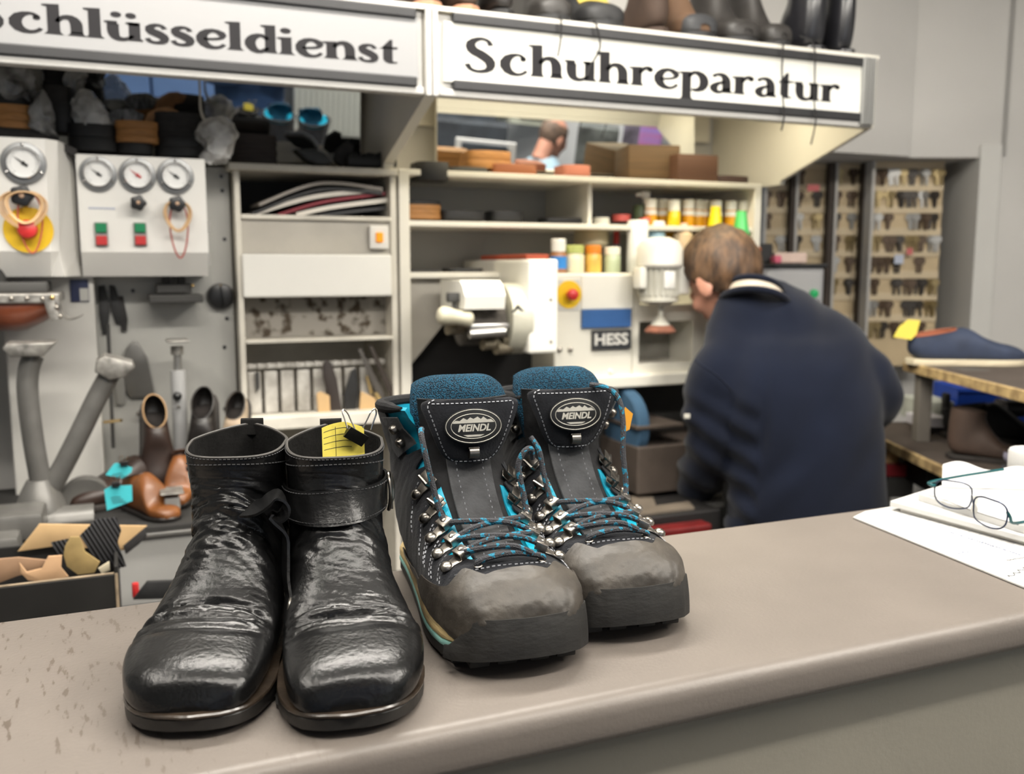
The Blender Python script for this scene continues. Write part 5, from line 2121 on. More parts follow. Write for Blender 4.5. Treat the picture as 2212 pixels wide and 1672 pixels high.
def bag(label, px, Y, depth, m, seed, cat='bag', name='plastic_bag', amp=.012, base=None):
    """a crumpled film bag: rounded body with creases"""
    P = [at(x, y, Y) for x, y in px]
    c = sum(P, V()) / len(P)
    b = MB()
    n = 56
    prof = [V(catmull([tuple(p) for p in P + P[:1]], len(P) * k / n)) for k in range(n)]
    rings = []
    for j in range(17):
        f = -1 + 2 * j / 16
        q = math.sqrt(max(0.0, 1 - f * f)) ** .7
        ring = []
        for p in prof:
            d = (p - c) * max(q, .03)
            pos = c + d + V((0, f * depth, 0))
            r1 = 1 - abs(noise.noise(pos * 34 + V((seed, 0, 0)))) * 2.4
            r2 = noise.noise(pos * 80 + V((0, seed, 0)))
            dn = d.normalized() if d.length > 1e-6 else V((0, f, 0))
            ring.append(pos + (dn + V((0, f, 0))) * (amp * r1 * .6 + amp * .4 * r2) * (.35 + .65 * q))
        rings.append(ring)
    b.loft(rings)
    o = b.build(name, m, None, smooth=25)
    off = V((c.x, Y, min(p.z for p in P)))
    for v in o.data.vertices:
        v.co -= off
    o.location = off
    return tag(o, label, cat, 'plastic bags above the control boxes')


bag('crumpled clear plastic bag hanging over the corner of the three gauge box', [(424, 285), (450, 258), (490, 262), (508, 285), (500, 318), (485, 345), (452, 352), (434, 335), (446, 315), (430, 300)], 2.08, .045, PLAST, 3.3)
bag('clear bag of pale soles between the dark block and the striped sole', [(160, 262), (158, 222), (178, 202), (200, 206), (222, 240), (240, 268), (216, 284), (190, 290)], 2.12, .04, PLAST, 7.1)
bag('black shiny bag at the top left corner under the sign', [(-40, 140), (20, 140), (64, 150), (70, 190), (60, 226), (-10, 222), (-50, 200)], 2.10, .05, PLASTD, 1.7)
bag('dark shiny bag leaning against the grey post', [(70, 232), (92, 200), (108, 230), (114, 270), (124, 296), (96, 292), (64, 278)], 2.06, .03, PLASTD, 9.2)
bag('clear bag around the dark rolls beside the blue reflection', [(146, 150), (172, 144), (182, 168), (168, 190), (172, 215), (150, 205), (142, 180)], 2.16, .03, PLASTD, 4.4)
tw = thing('twine', 'thin pale twine rising from the clear plastic bag to the sign', 'twine', at(440, 262, 2.08))
b = MB()
b.tube(curve([at(446, 268, 2.08), at(434, 240, 2.08), at(432, 205, 2.07), at(430, 160, 2.05)], 14), [.0045, .0042, .004, .0036, .003, .003, .0028, .0026, .0024, .0024, .0022, .0022, .002, .002], 6)
b.build('strand', mat('pale twine', (.55, .52, .46), rough=.8, var=.1), tw)
ps = thing('grey_post', 'grey upright post under the left sign beside the black bag', 'post', at(75, 300, 2.2))
b = MB()
b.bx(at(58, 310, 2.18), at(88, 120, 2.21), .002)
b.build('profile', mat('grey profile', (.27, .265, .25), rough=.5, var=.1), ps, smooth=0)
heel('rubber_roll', 'dark rolled rubber sheets at the top beside the grey post', 94, 142, 174, 184, 2.18, .05, CHAR, 3)
# ================================================================= right shelf unit and finishing machine
ru = thing('shelf_unit', 'long cream open shelf unit behind the finishing machine', 'shelf unit', (1.13, 2.3, 0))
XA, XB = .614, 1.656
b = MB()
b.bx((XA, 2.148, 0), (XA + .026, 2.46, 1.644), .002)
b.build('upright', CREAM, ru, smooth=0)
b = MB()
b.bx((XB - .022, 2.148, 1.15), (XB, 2.46, 1.644), .002)
b.build('upright', CREAM, ru, smooth=0)
b = MB()
b.bx((XA, 2.445, .6), (XB, 2.455, 1.640))
b.build('back_board', mat('unit back', (.42, .41, .38), rough=.6, var=.08, vs=4), ru, smooth=0)
zs_ = at(1200, 382, 2.15).z
b = MB()
b.bx((XA, 2.148, zs_ - .010), (XB, 2.49, zs_ + .004), .002)
b.build('top_shelf', CREAM, ru, smooth=0)
zm_ = at(1000, 484, 2.16).z
b = MB()
b.bx((XA + .02, 2.158, zm_ - .007), (XB - .02, 2.45, zm_ + .006), .002)
b.build('shelf', CREAM, ru, smooth=0)
b = MB()
zl_ = at(950, 592, 2.16).z
b.bx((XA + .02, 2.155, zl_ - .01), (.925, 2.44, zl_ + .004), .002)
b.build('shelf', CREAM, ru, smooth=0)
b = MB()
xd = at(1274, 440, 2.18).x
b.bx((xd - .005, 2.18, zm_), (xd + .006, 2.45, zs_ - .01))
b.build('divider', CREAM, ru, smooth=0)

gs = 'heel blocks and soles on the right shelf unit'
heel('rubber_heel', 'black beak shaped rubber heel overhanging the left end of the top shelf', 905, 350, 975, 388, 2.14, .07, BLACK, group=gs)
plate('rubber_sole', 'thin black pointed sole beside the black beak shaped heel', 'sole', [(852, 368), (905, 360), (930, 366), (904, 372)], 2.16, .05, BLACK, gs, .001)
heel('heel_block', 'tan leather heel block lying in front of the lit mirror', 1016, 327, 1112, 362, 2.19, .08, TANW, 2, gs)
heel('leather_slab', 'thin reddish brown slab under the tan heel block', 1070, 356, 1166, 374, 2.17, .07, mat('red brown leather', (.30, .10, .04), rough=.6, var=.2), group=gs)
heel('leather_slab', 'thin dark slab left of the reddish brown one on the top shelf', 975, 362, 1060, 372, 2.18, .07, DARKIN, group=gs)
heel('leather_slab', 'pinkish brown slab on the top shelf under the mirror', 1222, 357, 1282, 377, 2.20, .07, mat('pink brown leather', (.42, .15, .10), rough=.7, var=.1), group=gs)
block('leather_stack', 'tall tan stack of leather sheets at the right of the top shelf', 'leather stack', (1378, 384), (1478, 316), 2.22, .16, mat('tan stack', (.10, .056, .022), rough=.7, var=.3, vs=8, stretch=(1, 1, 40)), gs, .003, R(-14))
block('leather_stack', 'brown layered block of heel pieces beside the tan stack', 'leather stack', (1464, 391), (1552, 336), 2.17, .10, mat('brown layered', (.085, .036, .017), rough=.7, var=.35, vs=10, stretch=(.3, .3, 60)), gs, .002)
heel('leather_slab', 'flat dark brown slab at the right end of the top shelf', 1548, 381, 1626, 396, 2.17, .08, mat('dark slab', (.05, .025, .02), rough=.6, var=.2), group=gs)
heel('heel_block', 'tan heel block with a dark top on the middle shelf', 873, 442, 958, 472, 2.19, .08, TANW, 3, gs)
heel('rubber_sole', 'black cap lying on the tan heel block of the middle shelf', 876, 434, 956, 443, 2.20, .07, BLACK, group=gs)
heel('rubber_sole', 'black flat sole beside the tan heel block on the middle shelf', 960, 456, 1052, 475, 2.19, .06, BLACK, group=gs)
heel('rubber_sole', 'second black flat sole from the left on the middle shelf', 1066, 456, 1136, 478, 2.19, .06, BLACK, group=gs)
heel('rubber_sole', 'thin black sole near the divider on the middle shelf', 1182, 471, 1262, 481, 2.20, .06, BLACK, group=gs)
heel('rubber_strip', 'thin black strip at the left of the lowest shelf', 874, 583, 960, 590, 2.17, .06, BLACK, group=gs)
heel('rubber_strip', 'thin black strip beside the machine on the lowest shelf', 972, 579, 1048, 589, 2.17, .06, BLACK, group=gs)
heel('rubber_strip', 'black strip on the middle shelf right of the divider', 1283, 462, 1340, 472, 2.25, .05, BLACK, group=gs)

# ---------------------------------------------------------------- finishing machine
hm = thing('finishing_machine', 'cream shoe finishing machine with a sanding head and a vertical motor', 'machine', (1.2, 2.1, 0))
MW = mat('machine cream', (.76, .735, .65), rough=.42, var=.07, vs=5)
MWL = mat('machine pale cream', (.82, .80, .73), rough=.38, var=.04, vs=5)
YM = 2.10
px = lambda x, y, Y=YM: at(x, y, Y)
xl, xm, xr_ = px(1198, 700).x, px(1368, 700).x, px(1545, 700).x
z_t, z_b = px(1280, 590).z, px(1280, 838).z
b = MB()
b.bx((xl, YM, z_b), (xm, 2.42, z_t), .006)
b.build('housing', MW, hm, smooth=0)
b = MB()
zz = px(1300, 655).z
b.bx((px(1255, 650).x, YM - .006, px(1300, 668).z), (xm - .004, YM + .01, z_t - .004), .003)
b.build('front_panel', MWL, hm, smooth=0)
# right half with its open niche
b = MB()
nx0, nx1 = px(1380, 730).x, px(1496, 730).x
nz0, nz1 = px(1430, 784).z, px(1430, 694).z
b.bx((xm, YM, z_b), (nx0, 2.42, z_t - .01))
b.bx((nx1, YM, z_b), (xr_, 2.42, z_t - .01))
b.bx((nx0, YM, z_b), (nx1, 2.42, nz0))
b.bx((nx0, YM, nz1), (nx1, 2.42, px(1430, 658).z))
b.bx((nx0, YM + .12, nz0), (nx1, YM + .14, nz1))
b.bx((nx0, YM + .12, px(1430, 658).z), (nx1, 2.42, z_t - .01))
b.build('motor_bay', MW, hm, smooth=0)
b = MB()
b.bx((nx0, YM + .112, nz0), (nx1, YM + .121, nz1))
b.build('niche_back', mat('niche grey', (.30, .285, .25), rough=.8, var=.3, vs=20), hm, smooth=0)  # back sheet in a darker grey than the machine cream
b = MB()
b.bx((xl - .002, YM - .02, px(1300, 838).z), (xr_, YM + .05, px(1300, 812).z), .004)
b.build('bottom_rail', MW, hm, smooth=0)
# protruding column on the left with its side in shade
yc = 1.97
cx0, cx1 = at(1143, 650, yc).x, at(1206, 650, yc).x
b = MB()
b.bx((cx0, yc, at(1170, 764, yc).z), (cx1, 2.42, at(1170, 560, yc).z), .006)
b.build('column', MWL, hm, smooth=0)
b = MB()
b.bx((cx0 + .005, 2.0, at(1170, 560, yc).z), (cx1 - .01, 2.3, at(1170, 560, yc).z + .012), .003)
b.build('red_cover', mat('red brown cover', (.35, .055, .02), rough=.6, var=.2), hm, smooth=0)
for y in (647, 738):
    b = MB()
    p = at(1190, y, yc)
    b.lathe([(.004, 0), (.003, .002), (.0001, .0025)], frame_z(p, V((0, -1, 0))), 10)
    b.build('screw', STEELW, hm)
# sanding head: drum, white hood, roller, knob
yh = 2.02
b = MB()
c0, c1 = at(1090, 690, yh), at(1140, 690, yh)
rad = .085
b.cyl((c0.x, yh + .03, c0.z), (cx0 + .01, yh + .03, c0.z), rad, n=36)
b.build('drum', mat('drum enamel', (.55, .535, .44), rough=.35, var=.15, vs=8), hm)
b = MB()
h0, h1 = at(1008, 640, 1.95), at(1092, 640, 1.95)
zc = at(1050, 690, yh).z
hz0, hz1 = at(1050, 668, 1.95).z, at(1050, 606, 1.95).z
b.loft([[V((x0, y, z)) for y, z in ((1.955, hz0), (1.95, hz0 + .03), (1.965, hz1 - .012), (1.985, hz1), (2.12, hz1), (2.12, hz0))] for x0 in (h0.x - .004, h0.x, h1.x)])
o = b.build('hood', MWL, hm, fix=True)
b = MB()
b.cyl((h0.x + .02, yh + .03, zc - .004), (h1.x + .02, yh + .03, zc - .004), .058, n=30)
b.build('sanding_roller', mat('sanding grit', (.09, .08, .07), rough=.95, var=.3, vs=80, bump=.5, bs=300), hm)
b = MB()
p0, p1 = at(1008, 706, 1.99), at(1092, 702, 1.99)
b.box((p0 + p1) / 2, ((p1 - p0).length, .05, .014), .004)
p0, p1 = at(1014, 722, 1.97), at(1090, 716, 1.97)
b.cyl(p0, p1, .011)
b.build('work_rest', ALU, hm)
b = MB()
p0, p1 = at(945, 680, 1.97), at(1020, 690, 1.97)
b.tube(curve([p0, p0.lerp(p1, .3), p0.lerp(p1, .7), p1], 16), [.010, .016, .0195, .021, .021, .020, .019, .018, .017, .017, .017, .018, .018, .018, .016, .012], 14)
b.build('handle', mat('cream handle', (.62, .58, .44), rough=.4, var=.15), hm)
b = MB()
p = at(982, 648, 1.99)
b.cyl(p + V((0, 0, -.03)), p + V((0, 0, .01)), .006)
b.box(p + V((-.004, 0, .006)), (.028, .02, .022), .004)
b.build('clamp_lever', DARKIN, hm)
for (x, y, r) in ((1000, 700, .015), (984, 712, .012), (1060, 744, .013), (1088, 752, .015), (1102, 738, .01)):
    p = at(x, y, 2.0)
    b = MB()
    b.cyl(p + V((-.02, 0, 0)), p + V((.02, .01, 0)), r)
    b.build('clamp_nut', mat('oily metal', (.30, .26, .19), rough=.4, metal=.6, var=.4, vs=40), hm)
b = MB()
p = at(1118, 668, 1.935)
b.prism([(-.016, -.008), (0, .010), (.016, -.006), (.006, -.004), (0, .002), (-.008, -.006)], .004, basis(p, V((1, 0, 0)), V((0, 0, 1)), V((0, -1, 0))))
b.build('arrow_mark', BLACKP, hm, smooth=0)
# suction hood, dark cavity
b = MB()
P = [at(x, y, 2.20) for x, y in ((872, 592), (1018, 592), (1018, 640), (960, 690), (880, 790), (872, 790))]
b.prism([(p.x, p.z) for p in P], .02, basis((0, 2.20, 0), V((1, 0, 0)), V((0, 0, 1)), V((0, -1, 0))))
b.build('side_plate', mat('dusty side plate', (.40, .375, .33), rough=.6, var=.12, vs=5), hm, smooth=0)
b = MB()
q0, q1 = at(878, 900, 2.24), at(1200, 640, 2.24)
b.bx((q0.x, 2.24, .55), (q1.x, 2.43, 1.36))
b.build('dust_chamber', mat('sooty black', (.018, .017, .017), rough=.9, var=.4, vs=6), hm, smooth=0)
b = MB()
for x, y, s_ in ((1170, 805, .04), (1128, 820, .03), (1160, 850, .05)):
    p = at(x, y, 2.1)
    b.box(p, (s_, .08, s_ * .6), .008)
b.build('lower_fittings', mat('dusty fittings', (.16, .15, .135), rough=.7, var=.4, vs=30), hm)
estop(hm, 1228, 636, 1232, 630, 30, YM)
b = MB()
b.bx(px(1200, 672, YM - .002), px(1252, 604, YM), .001)
b.build('stop_plate', mat('pale plate', (.56, .55, .52), rough=.4, var=0), hm, smooth=0)
b = MB()
b.bx(px(1258, 709, YM - .010), px(1361, 667, YM - .002), .001)
b.build('blue_plate', mat('blue enamel plate', (.035, .115, .32), rough=.4, var=.12, vs=8), hm, smooth=0)
b = MB()
b.bx(px(1280, 756, YM - .010), px(1361, 711, YM - .002), .001)
bp_ = b.build('name_plate', mat('black name plate', (.03, .032, .036), rough=.4, var=0), hm, smooth=0)
p0, p1 = px(1285, 735, YM - .0115), px(1357, 733, YM - .0115)
plain_text('HESS', .040, 'name_lettering', basis((p0 + p1) / 2, V((1, 0, 0)), V((0, 0, 1)), V((0, -1, 0))), mat('pale lettering', (.62, .61, .57), rough=.5, var=0), bp_, offset=.0012, depth=.0006, width=(p1 - p0).length)
for x, y in ((1318, 802), (1208, 755), (1231, 755), (1272, 823)):
    b = MB()
    p = px(x, y, YM - .02 if y > 810 else YM)
    b.lathe([(.0065, 0), (.006, .006), (.0035, .008), (.0001, .0085)], frame_z(p, V((0, -1, 0))), 14)
    b.build('button', MWL if y > 790 else STEELW, hm)
# motor
ym = 2.04
mc_ = at(1424, 600, ym)
kz = (mc_ - CP).dot(FW) / 2000
MOT = mat('motor grey cream', (.46, .445, .385), rough=.4, var=.12, vs=12)
zz = lambda y: at(1424, y, ym).z
mt = MB()
mt.lathe([(.0001, zz(512)), (20 * kz, zz(513)), (40 * kz, zz(521)), (49 * kz, zz(535)), (50 * kz, zz(572)), (46 * kz, zz(578)), (.0001, zz(578))], M.Translation((mc_.x, ym, 0)), 30)
mo = mt.build('motor_cap', MWL, hm)
b = MB()
b.lathe([(.0001, zz(576)), (39 * kz, zz(577)), (40 * kz, zz(640)), (42 * kz, zz(650)), (30 * kz, zz(656)), (10 * kz, zz(660)), (.0001, zz(660))], M.Translation((mc_.x, ym, 0)), 30)
for k in range(22):
    a = 2 * PI * k / 22
    b.box((mc_.x + 41 * kz * math.cos(a), ym + 41 * kz * math.sin(a), (zz(580) + zz(638)) / 2), (.006, .003, zz(580) - zz(638)), T=M.Translation((0, 0, 0)))
b.build('motor_body', MOT, hm)
b = MB()
b.box((mc_.x + 52 * kz, ym, zz(605)), (30 * kz, .05, 62 * kz), .006)
b.build('terminal_box', MWL, hm)
b = MB()
b.box((mc_.x - 48 * kz, ym, zz(600)), (18 * kz, .04, 46 * kz), .006)
b.build('cable_box', MWL, hm)
b = MB()
b.box((mc_.x, ym - 41.5 * kz, zz(604)), (26 * kz, .003, 36 * kz), .002)
b.build('motor_plate', mat('motor plate', (.75, .74, .70), rough=.3, var=0), hm)
b = MB()
b.lathe([(.0001, zz(656)), (6 * kz, zz(657)), (6 * kz, zz(684)), (13 * kz, zz(692)), (22 * kz, zz(702)), (.0001, zz(703))], M.Translation((mc_.x + .006, ym, 0)), 20)
b.build('spindle', MOT, hm)
b = MB()
b.lathe([(.0001, zz(702)), (24 * kz, zz(703)), (34 * kz, zz(714)), (33 * kz, zz(718)), (.0001, zz(719))], M.Translation((mc_.x + .006, ym, 0)), 24)
b.build('sanding_cone', mat('red brown grit', (.22, .085, .05), rough=.9, var=.3, vs=60), hm)
# lower works of the machine
b = MB()
b.bx((XA + .02, 2.22, .1), (2.0, 2.44, z_b))
b.build('lower_cabinet', DARKIN, hm, smooth=0)
b = MB()
w0, w1 = at(1338, 925, 2.06), at(1384, 925, 2.06)
b.lathe([(.0001, 0), (.05, 0), (.088, .004), (.094, .010), (.094, .034), (.088, .04), (.05, .042), (.0001, .042)], basis((w0.x + .022, 2.10, w0.z), V((0, 1, 0)), V((0, 0, 1)), V((1, 0, 0))), 40)
b.build('blue_wheel', mat('blue felt wheel', (.035, .09, .16), rough=.85, var=.2, vs=20), hm)
b = MB()
b.bx(at(1376, 1070, 2.0), at(1478, 925, 2.2), .004)
b.bx((at(1376, 930, 2.0).x, 2.0, at(1376, 930, 2.0).z), (at(1478, 922, 2.0).x, 2.18, at(1376, 922, 2.0).z), .002)
b.build('dust_box', mat('dull brown metal', (.085, .066, .054), rough=.55, var=.3, vs=10), hm, smooth=0)
b = MB()
P = [at(1362, 1072, 2.02), at(1474, 1068, 2.02), at(1500, 1096, 1.86), at(1370, 1112, 1.86)]
b.add([*P, *[p + V((0, 0, -.012)) for p in P]], [(0, 1, 2, 3)[::-1], (4, 5, 6, 7), (0, 1, 5, 4), (1, 2, 6, 5), (2, 3, 7, 6), (3, 0, 4, 7)])
b.build('tray', mat('brown tray', (.17, .14, .11), rough=.5, var=.2, vs=12), hm, smooth=0, fix=True)
b = MB()
P = [at(1474, 1070, 2.06), at(1560, 1066, 2.06), at(1565, 1086, 1.88), at(1500, 1096, 1.88)]
b.add([*P, *[p + V((0, 0, -.01)) for p in P]], [(0, 1, 2, 3)[::-1], (4, 5, 6, 7), (0, 1, 5, 4), (1, 2, 6, 5), (2, 3, 7, 6), (3, 0, 4, 7)])
b.build('side_tray', GREYM, hm, smooth=0, fix=True)
b = MB()
b.bx((.75, 1.84, .1), (1.33, 2.215, at(1400, 1118, 1.84).z), .004)
b.build('base', mat('black base', (.014, .013, .013), rough=.5, var=.2), hm, smooth=0)
b = MB()
za_ = at(1450, 1150, 1.80).z
b.bx((1.0, 1.79, za_ - .08), (1.27, 1.835, za_ + .012), .006)
b.build('red_bar', mat('dark red bar', (.14, .012, .012), rough=.35, var=.3, vs=15), hm, smooth=0)

# ---------------------------------------------------------------- bottles and jars
CAPC = mat('cream lid', (.86, .83, .72), rough=.4, var=.05)
AMB = mat('amber adhesive jar', (.72, .33, .008), rough=.25, var=.12, vs=20, coat=.3)
ZTOP = z_t + .001


def jar(label, x, yb, yt, w_px, Y, body, lid, cat='jar', name='jar', lidh=.28, neck=.86, group='jars and bottles around the finishing machine', label_m=None, z=None, prof=None, lab=(.18, .75)):
    p = at(x, yb, Y)
    q = at(x, yt, Y)
    k = (p - CP).dot(FW) / 2000
    r = w_px * k / 2
    H = q.z - p.z
    zb2 = p.z if z is None else z
    t = thing(name, label, cat, (p.x, Y, zb2), 0, group)
    H = q.z - zb2
    hb_ = H * (1 - lidh)
    b = MB()
    pr = prof(r, H) if prof else [(.0001, 0), (r * .95, 0), (r, .004), (r, hb_ * .86), (r * neck, hb_ * .98), (r * neck, hb_)]
    b.lathe(pr, None, 20)
    b.build('body', body, t, local=True)
    if lid is not None:
        b = MB()
        b.lathe([(.0001, hb_ * .98), (r * neck * 1.1, hb_ * .98), (r * neck * 1.12, H * .97), (r * neck, H), (.0001, H)], None, 20)
        b.build('lid', lid, t, local=True)
    if label_m is not None:
        b = MB()
        b.lathe([(r * 1.012, hb_ * lab[0]), (r * 1.012, hb_ * lab[1])], None, 20, cap=False)
        b.build('paper_label', label_m, t, local=True)
    return t


BLUEL = mat('bright blue label', (.03, .22, .62), rough=.4, var=.1)
jar('round jar with white cap, blue label and brown base on the machine', 1206, 590, 516, 36, 2.16, mat('brown jar base', (.33, .15, .07), rough=.4, var=.1), mat('white lid', (.78, .77, .73), rough=.35, var=0), lidh=.36, neck=.8, label_m=BLUEL, z=ZTOP)
jar('cream jar with a lime lid on the machine', 1241, 590, 530, 42, 2.16, mat('cream jar', (.72, .66, .48), rough=.35, var=.05), mat('lime lid', (.45, .50, .16), rough=.4, var=0), z=ZTOP)
jar('orange jar with an orange lid on the machine', 1281, 590, 530, 36, 2.16, mat('orange cream jar', (.80, .48, .10), rough=.3, var=.25, vs=25), mat('orange lid', (.70, .22, .02), rough=.4, var=0), z=ZTOP)
jar('pale green jar with a white lid on the machine', 1322, 590, 534, 36, 2.16, mat('pale green jar', (.50, .58, .40), rough=.3, var=.1), CAPC, z=ZTOP)
jar('flat beige tin lying above the orange jar', 1277, 534, 496, 76, 2.26, mat('beige tin', (.50, .44, .29), rough=.5, var=.1), None, 'tin', 'tin', prof=lambda r, H: [(.0001, 0), (r * .85, 0), (r, H * .2), (r, H * .8), (r * .9, H), (.0001, H)])
jar('small bottle with a red nozzle behind the pale green jar', 1331, 560, 500, 20, 2.26, mat('blue white bottle', (.45, .50, .62), rough=.4, var=.2), mat('red lid', (.60, .06, .06), rough=.4, var=0), 'bottle', 'bottle', lidh=.45, neck=.6)
jar('white jar standing at the divider on the middle shelf', 1299, 488, 470, 36, 2.22, CAPC, CAPC)
jar('flat red lid lying beside the spray bottle on the middle shelf', 1342, 478, 464, 40, 2.24, mat('coral lid', (.66, .12, .10), rough=.4, var=0), None, 'lid', 'lid', prof=lambda r, H: [(.0001, 0), (r, 0), (r, H), (.0001, H)])
jar('tall white spray can with pale blue stripe behind the motor', 1376, 590, 476, 46, 2.17, mat('white can', (.78, .78, .76), rough=.3, var=0), None, 'spray can', 'spray_can', label_m=None, z=ZTOP, prof=lambda r, H: [(.0001, 0), (r, 0), (r, H * .97), (r * .9, H), (.0001, H)])
jar('pale blue can with a white lid behind the motor', 1415, 560, 478, 42, 2.20, mat('pale blue can', (.42, .66, .82), rough=.3, var=.08), mat('white lid', (.78, .77, .73)), 'can', 'can', lidh=.12)
b = MB()
p = at(1393, 500, 2.155)
b.cyl((p.x, 2.185, p.z - .09), (p.x, 2.185, p.z + .02), .0135)
o = b.build('spray_can', mat('cyan stripe', (.25, .62, .75), rough=.3, var=0))
tag(o, 'narrow cyan can squeezed between the white and pale blue cans', 'spray can', 'jars and bottles around the finishing machine')
jar('beige plastic bottle right of the pale blue can', 1474, 575, 482, 42, 2.18, mat('beige bottle', (.72, .55, .36), rough=.4, var=.08), mat('pink lid', (.72, .45, .36), rough=.4, var=0), 'bottle', 'bottle', lidh=.14, neck=.4)
jar('amber bottle standing behind the beige bottle', 1449, 540, 462, 30, 2.24, AMB, None, 'bottle', 'bottle', prof=lambda r, H: [(.0001, 0), (r, 0), (r, H * .9), (r * .7, H), (.0001, H)])
YELB = mat('yellow plastic bottle', (.85, .66, .0), rough=.35, var=.04)
GRNB = mat('green plastic bottle', (.10, .62, .16), rough=.35, var=.1)
cone = lambda r, H: [(.0001, 0), (r, 0), (r, H * .35), (r * .72, H * .55), (r * .42, H * .92), (r * .38, H), (.0001, H)]
jar('tall yellow cone nozzle bottle behind the head of the man', 1542, 590, 446, 52, 2.10, YELB, None, 'bottle', 'bottle', prof=cone, z=ZTOP)
jar('tall green cone nozzle bottle beside the yellow one', 1597, 600, 456, 56, 2.10, GRNB, None, 'bottle', 'bottle', prof=cone, z=ZTOP)
jar('spray bottle with white trigger head among the amber jars', 1384, 490, 424, 34, 2.24, mat('dark green bottle', (.12, .17, .09), rough=.4, var=.2), None, 'bottle', 'spray_bottle')
tr = bpy.data.objects['spray_bottle']
b = MB()
p = at(1394, 421, 2.24)
b.box(p, (.026, .018, .020), .006)
b.box(p + V((-.020, 0, 0)), (.018, .010, .010), .003)
b.cyl(p + V((.0, 0, -.024)), p, .007)
b.build('trigger_head', mat('white lid', (.78, .77, .73)), tr)
am = [(1405, 'first'), (1430, 'second'), (1485, 'fourth'), (1505, 'fifth'), (1521, 'sixth'), (1545, 'seventh'), (1577, 'eighth'), (1604, 'ninth')]
for i, (x, od) in enumerate(am):
    jar(f'amber adhesive jar with cream lid, {od} from the left in the row on the shelf', x, 489, 430 + i * .7, 27 if i not in (4,) else 20, 2.20 + (.035 if i in (1, 3, 4) else 0), AMB, CAPC, lidh=.34, neck=.85, group='amber jars on the middle shelf', z=zm_ + .007, label_m=CAPC, lab=(.62, .90))
jar('bright yellow bottle with cream cap, third in the amber row on the shelf', 1455, 489, 432, 28, 2.185, mat('mustard bottle', (.80, .52, .01), rough=.3, var=.05), mat('pale cap', (.80, .78, .66), rough=.35, var=0), lidh=.42, neck=.85, group='amber jars on the middle shelf', z=zm_ + .007)
for nm, lab, x0, y0, x1, y1, Y, m in (('coral_lid', 'small coral lid lying in front of the amber jars', 1392, 470, 1408, 480, 2.17, mat('coral lid', (.66, .12, .10))),
                                  ('red_tube', 'small red tube between the beige bottle and the yellow one', 1496, 488, 1512, 500, 2.18, mat('red lid', (.60, .06, .06))),
                                  ('round_brush', 'brown round brush leaning right of the green bottle', 1618, 534, 1648, 565, 2.14, mat('orange brown', (.42, .13, .05), rough=.6, var=.2))):
    heel(nm, lab, x0, y0, x1, y1, Y, .03, m, group='small lids among the bottles')

# ---------------------------------------------------------------- key alcove
DK = 3.50
KEYW = mat('key board beech', (.60, .47, .29), rough=.6, var=.12, vs=8)
KEYE = mat('key board edge', (.50, .48, .45), rough=.4, var=.05)
KEYS = [mat('key brass', (.34, .26, .13), rough=.35, metal=.7, var=.2), mat('key nickel', (.36, .35, .33), rough=.35, metal=.7, var=.2), mat('key dark', (.05, .042, .035), rough=.45, metal=.3, var=.3), mat('key brown', (.10, .065, .04), rough=.5, metal=.3, var=.3)]
kp = MB()
# one key blank, hanging from its bow
bow = [(.0105 * math.cos(a), -.010 + .0105 * math.sin(a)) for a in [PI * 1.38 + (2 * PI - .45) * k / 18 for k in range(19)]]
blade = [(.0035, -.020), (.0035, -.040), (.001, -.044), (-.0035, -.042), (-.0035, -.038), (-.002, -.036), (-.0035, -.033), (-.0022, -.030), (-.0035, -.027), (-.0035, -.020)]
KB = lambda: MB().prism(bow, .0022, rotm(PI / 2, 0, 0)).prism(blade, .0022, rotm(PI / 2, 0, 0))
protos = []
for i, m in enumerate(KEYS):
    kb_ = KB()
    kb_.v = [p * 1.35 for p in kb_.v]
    me = kb_.build('key_blank', m, None, smooth=0)
    protos.append(me.data)
    bpy.data.objects.remove(me)
cols = [(1655, 1712, 0), (1722, 1795, 0), (1806, 1866, 0), (1884, 2040, 1)]
rows_y = [380, 428, 476, 524, 570, 617, 664, 710]
ORD = ('first', 'second', 'third', 'fourth')
ROW = ('top', 'second', 'third', 'fourth', 'fifth', 'sixth', 'seventh', 'lowest')
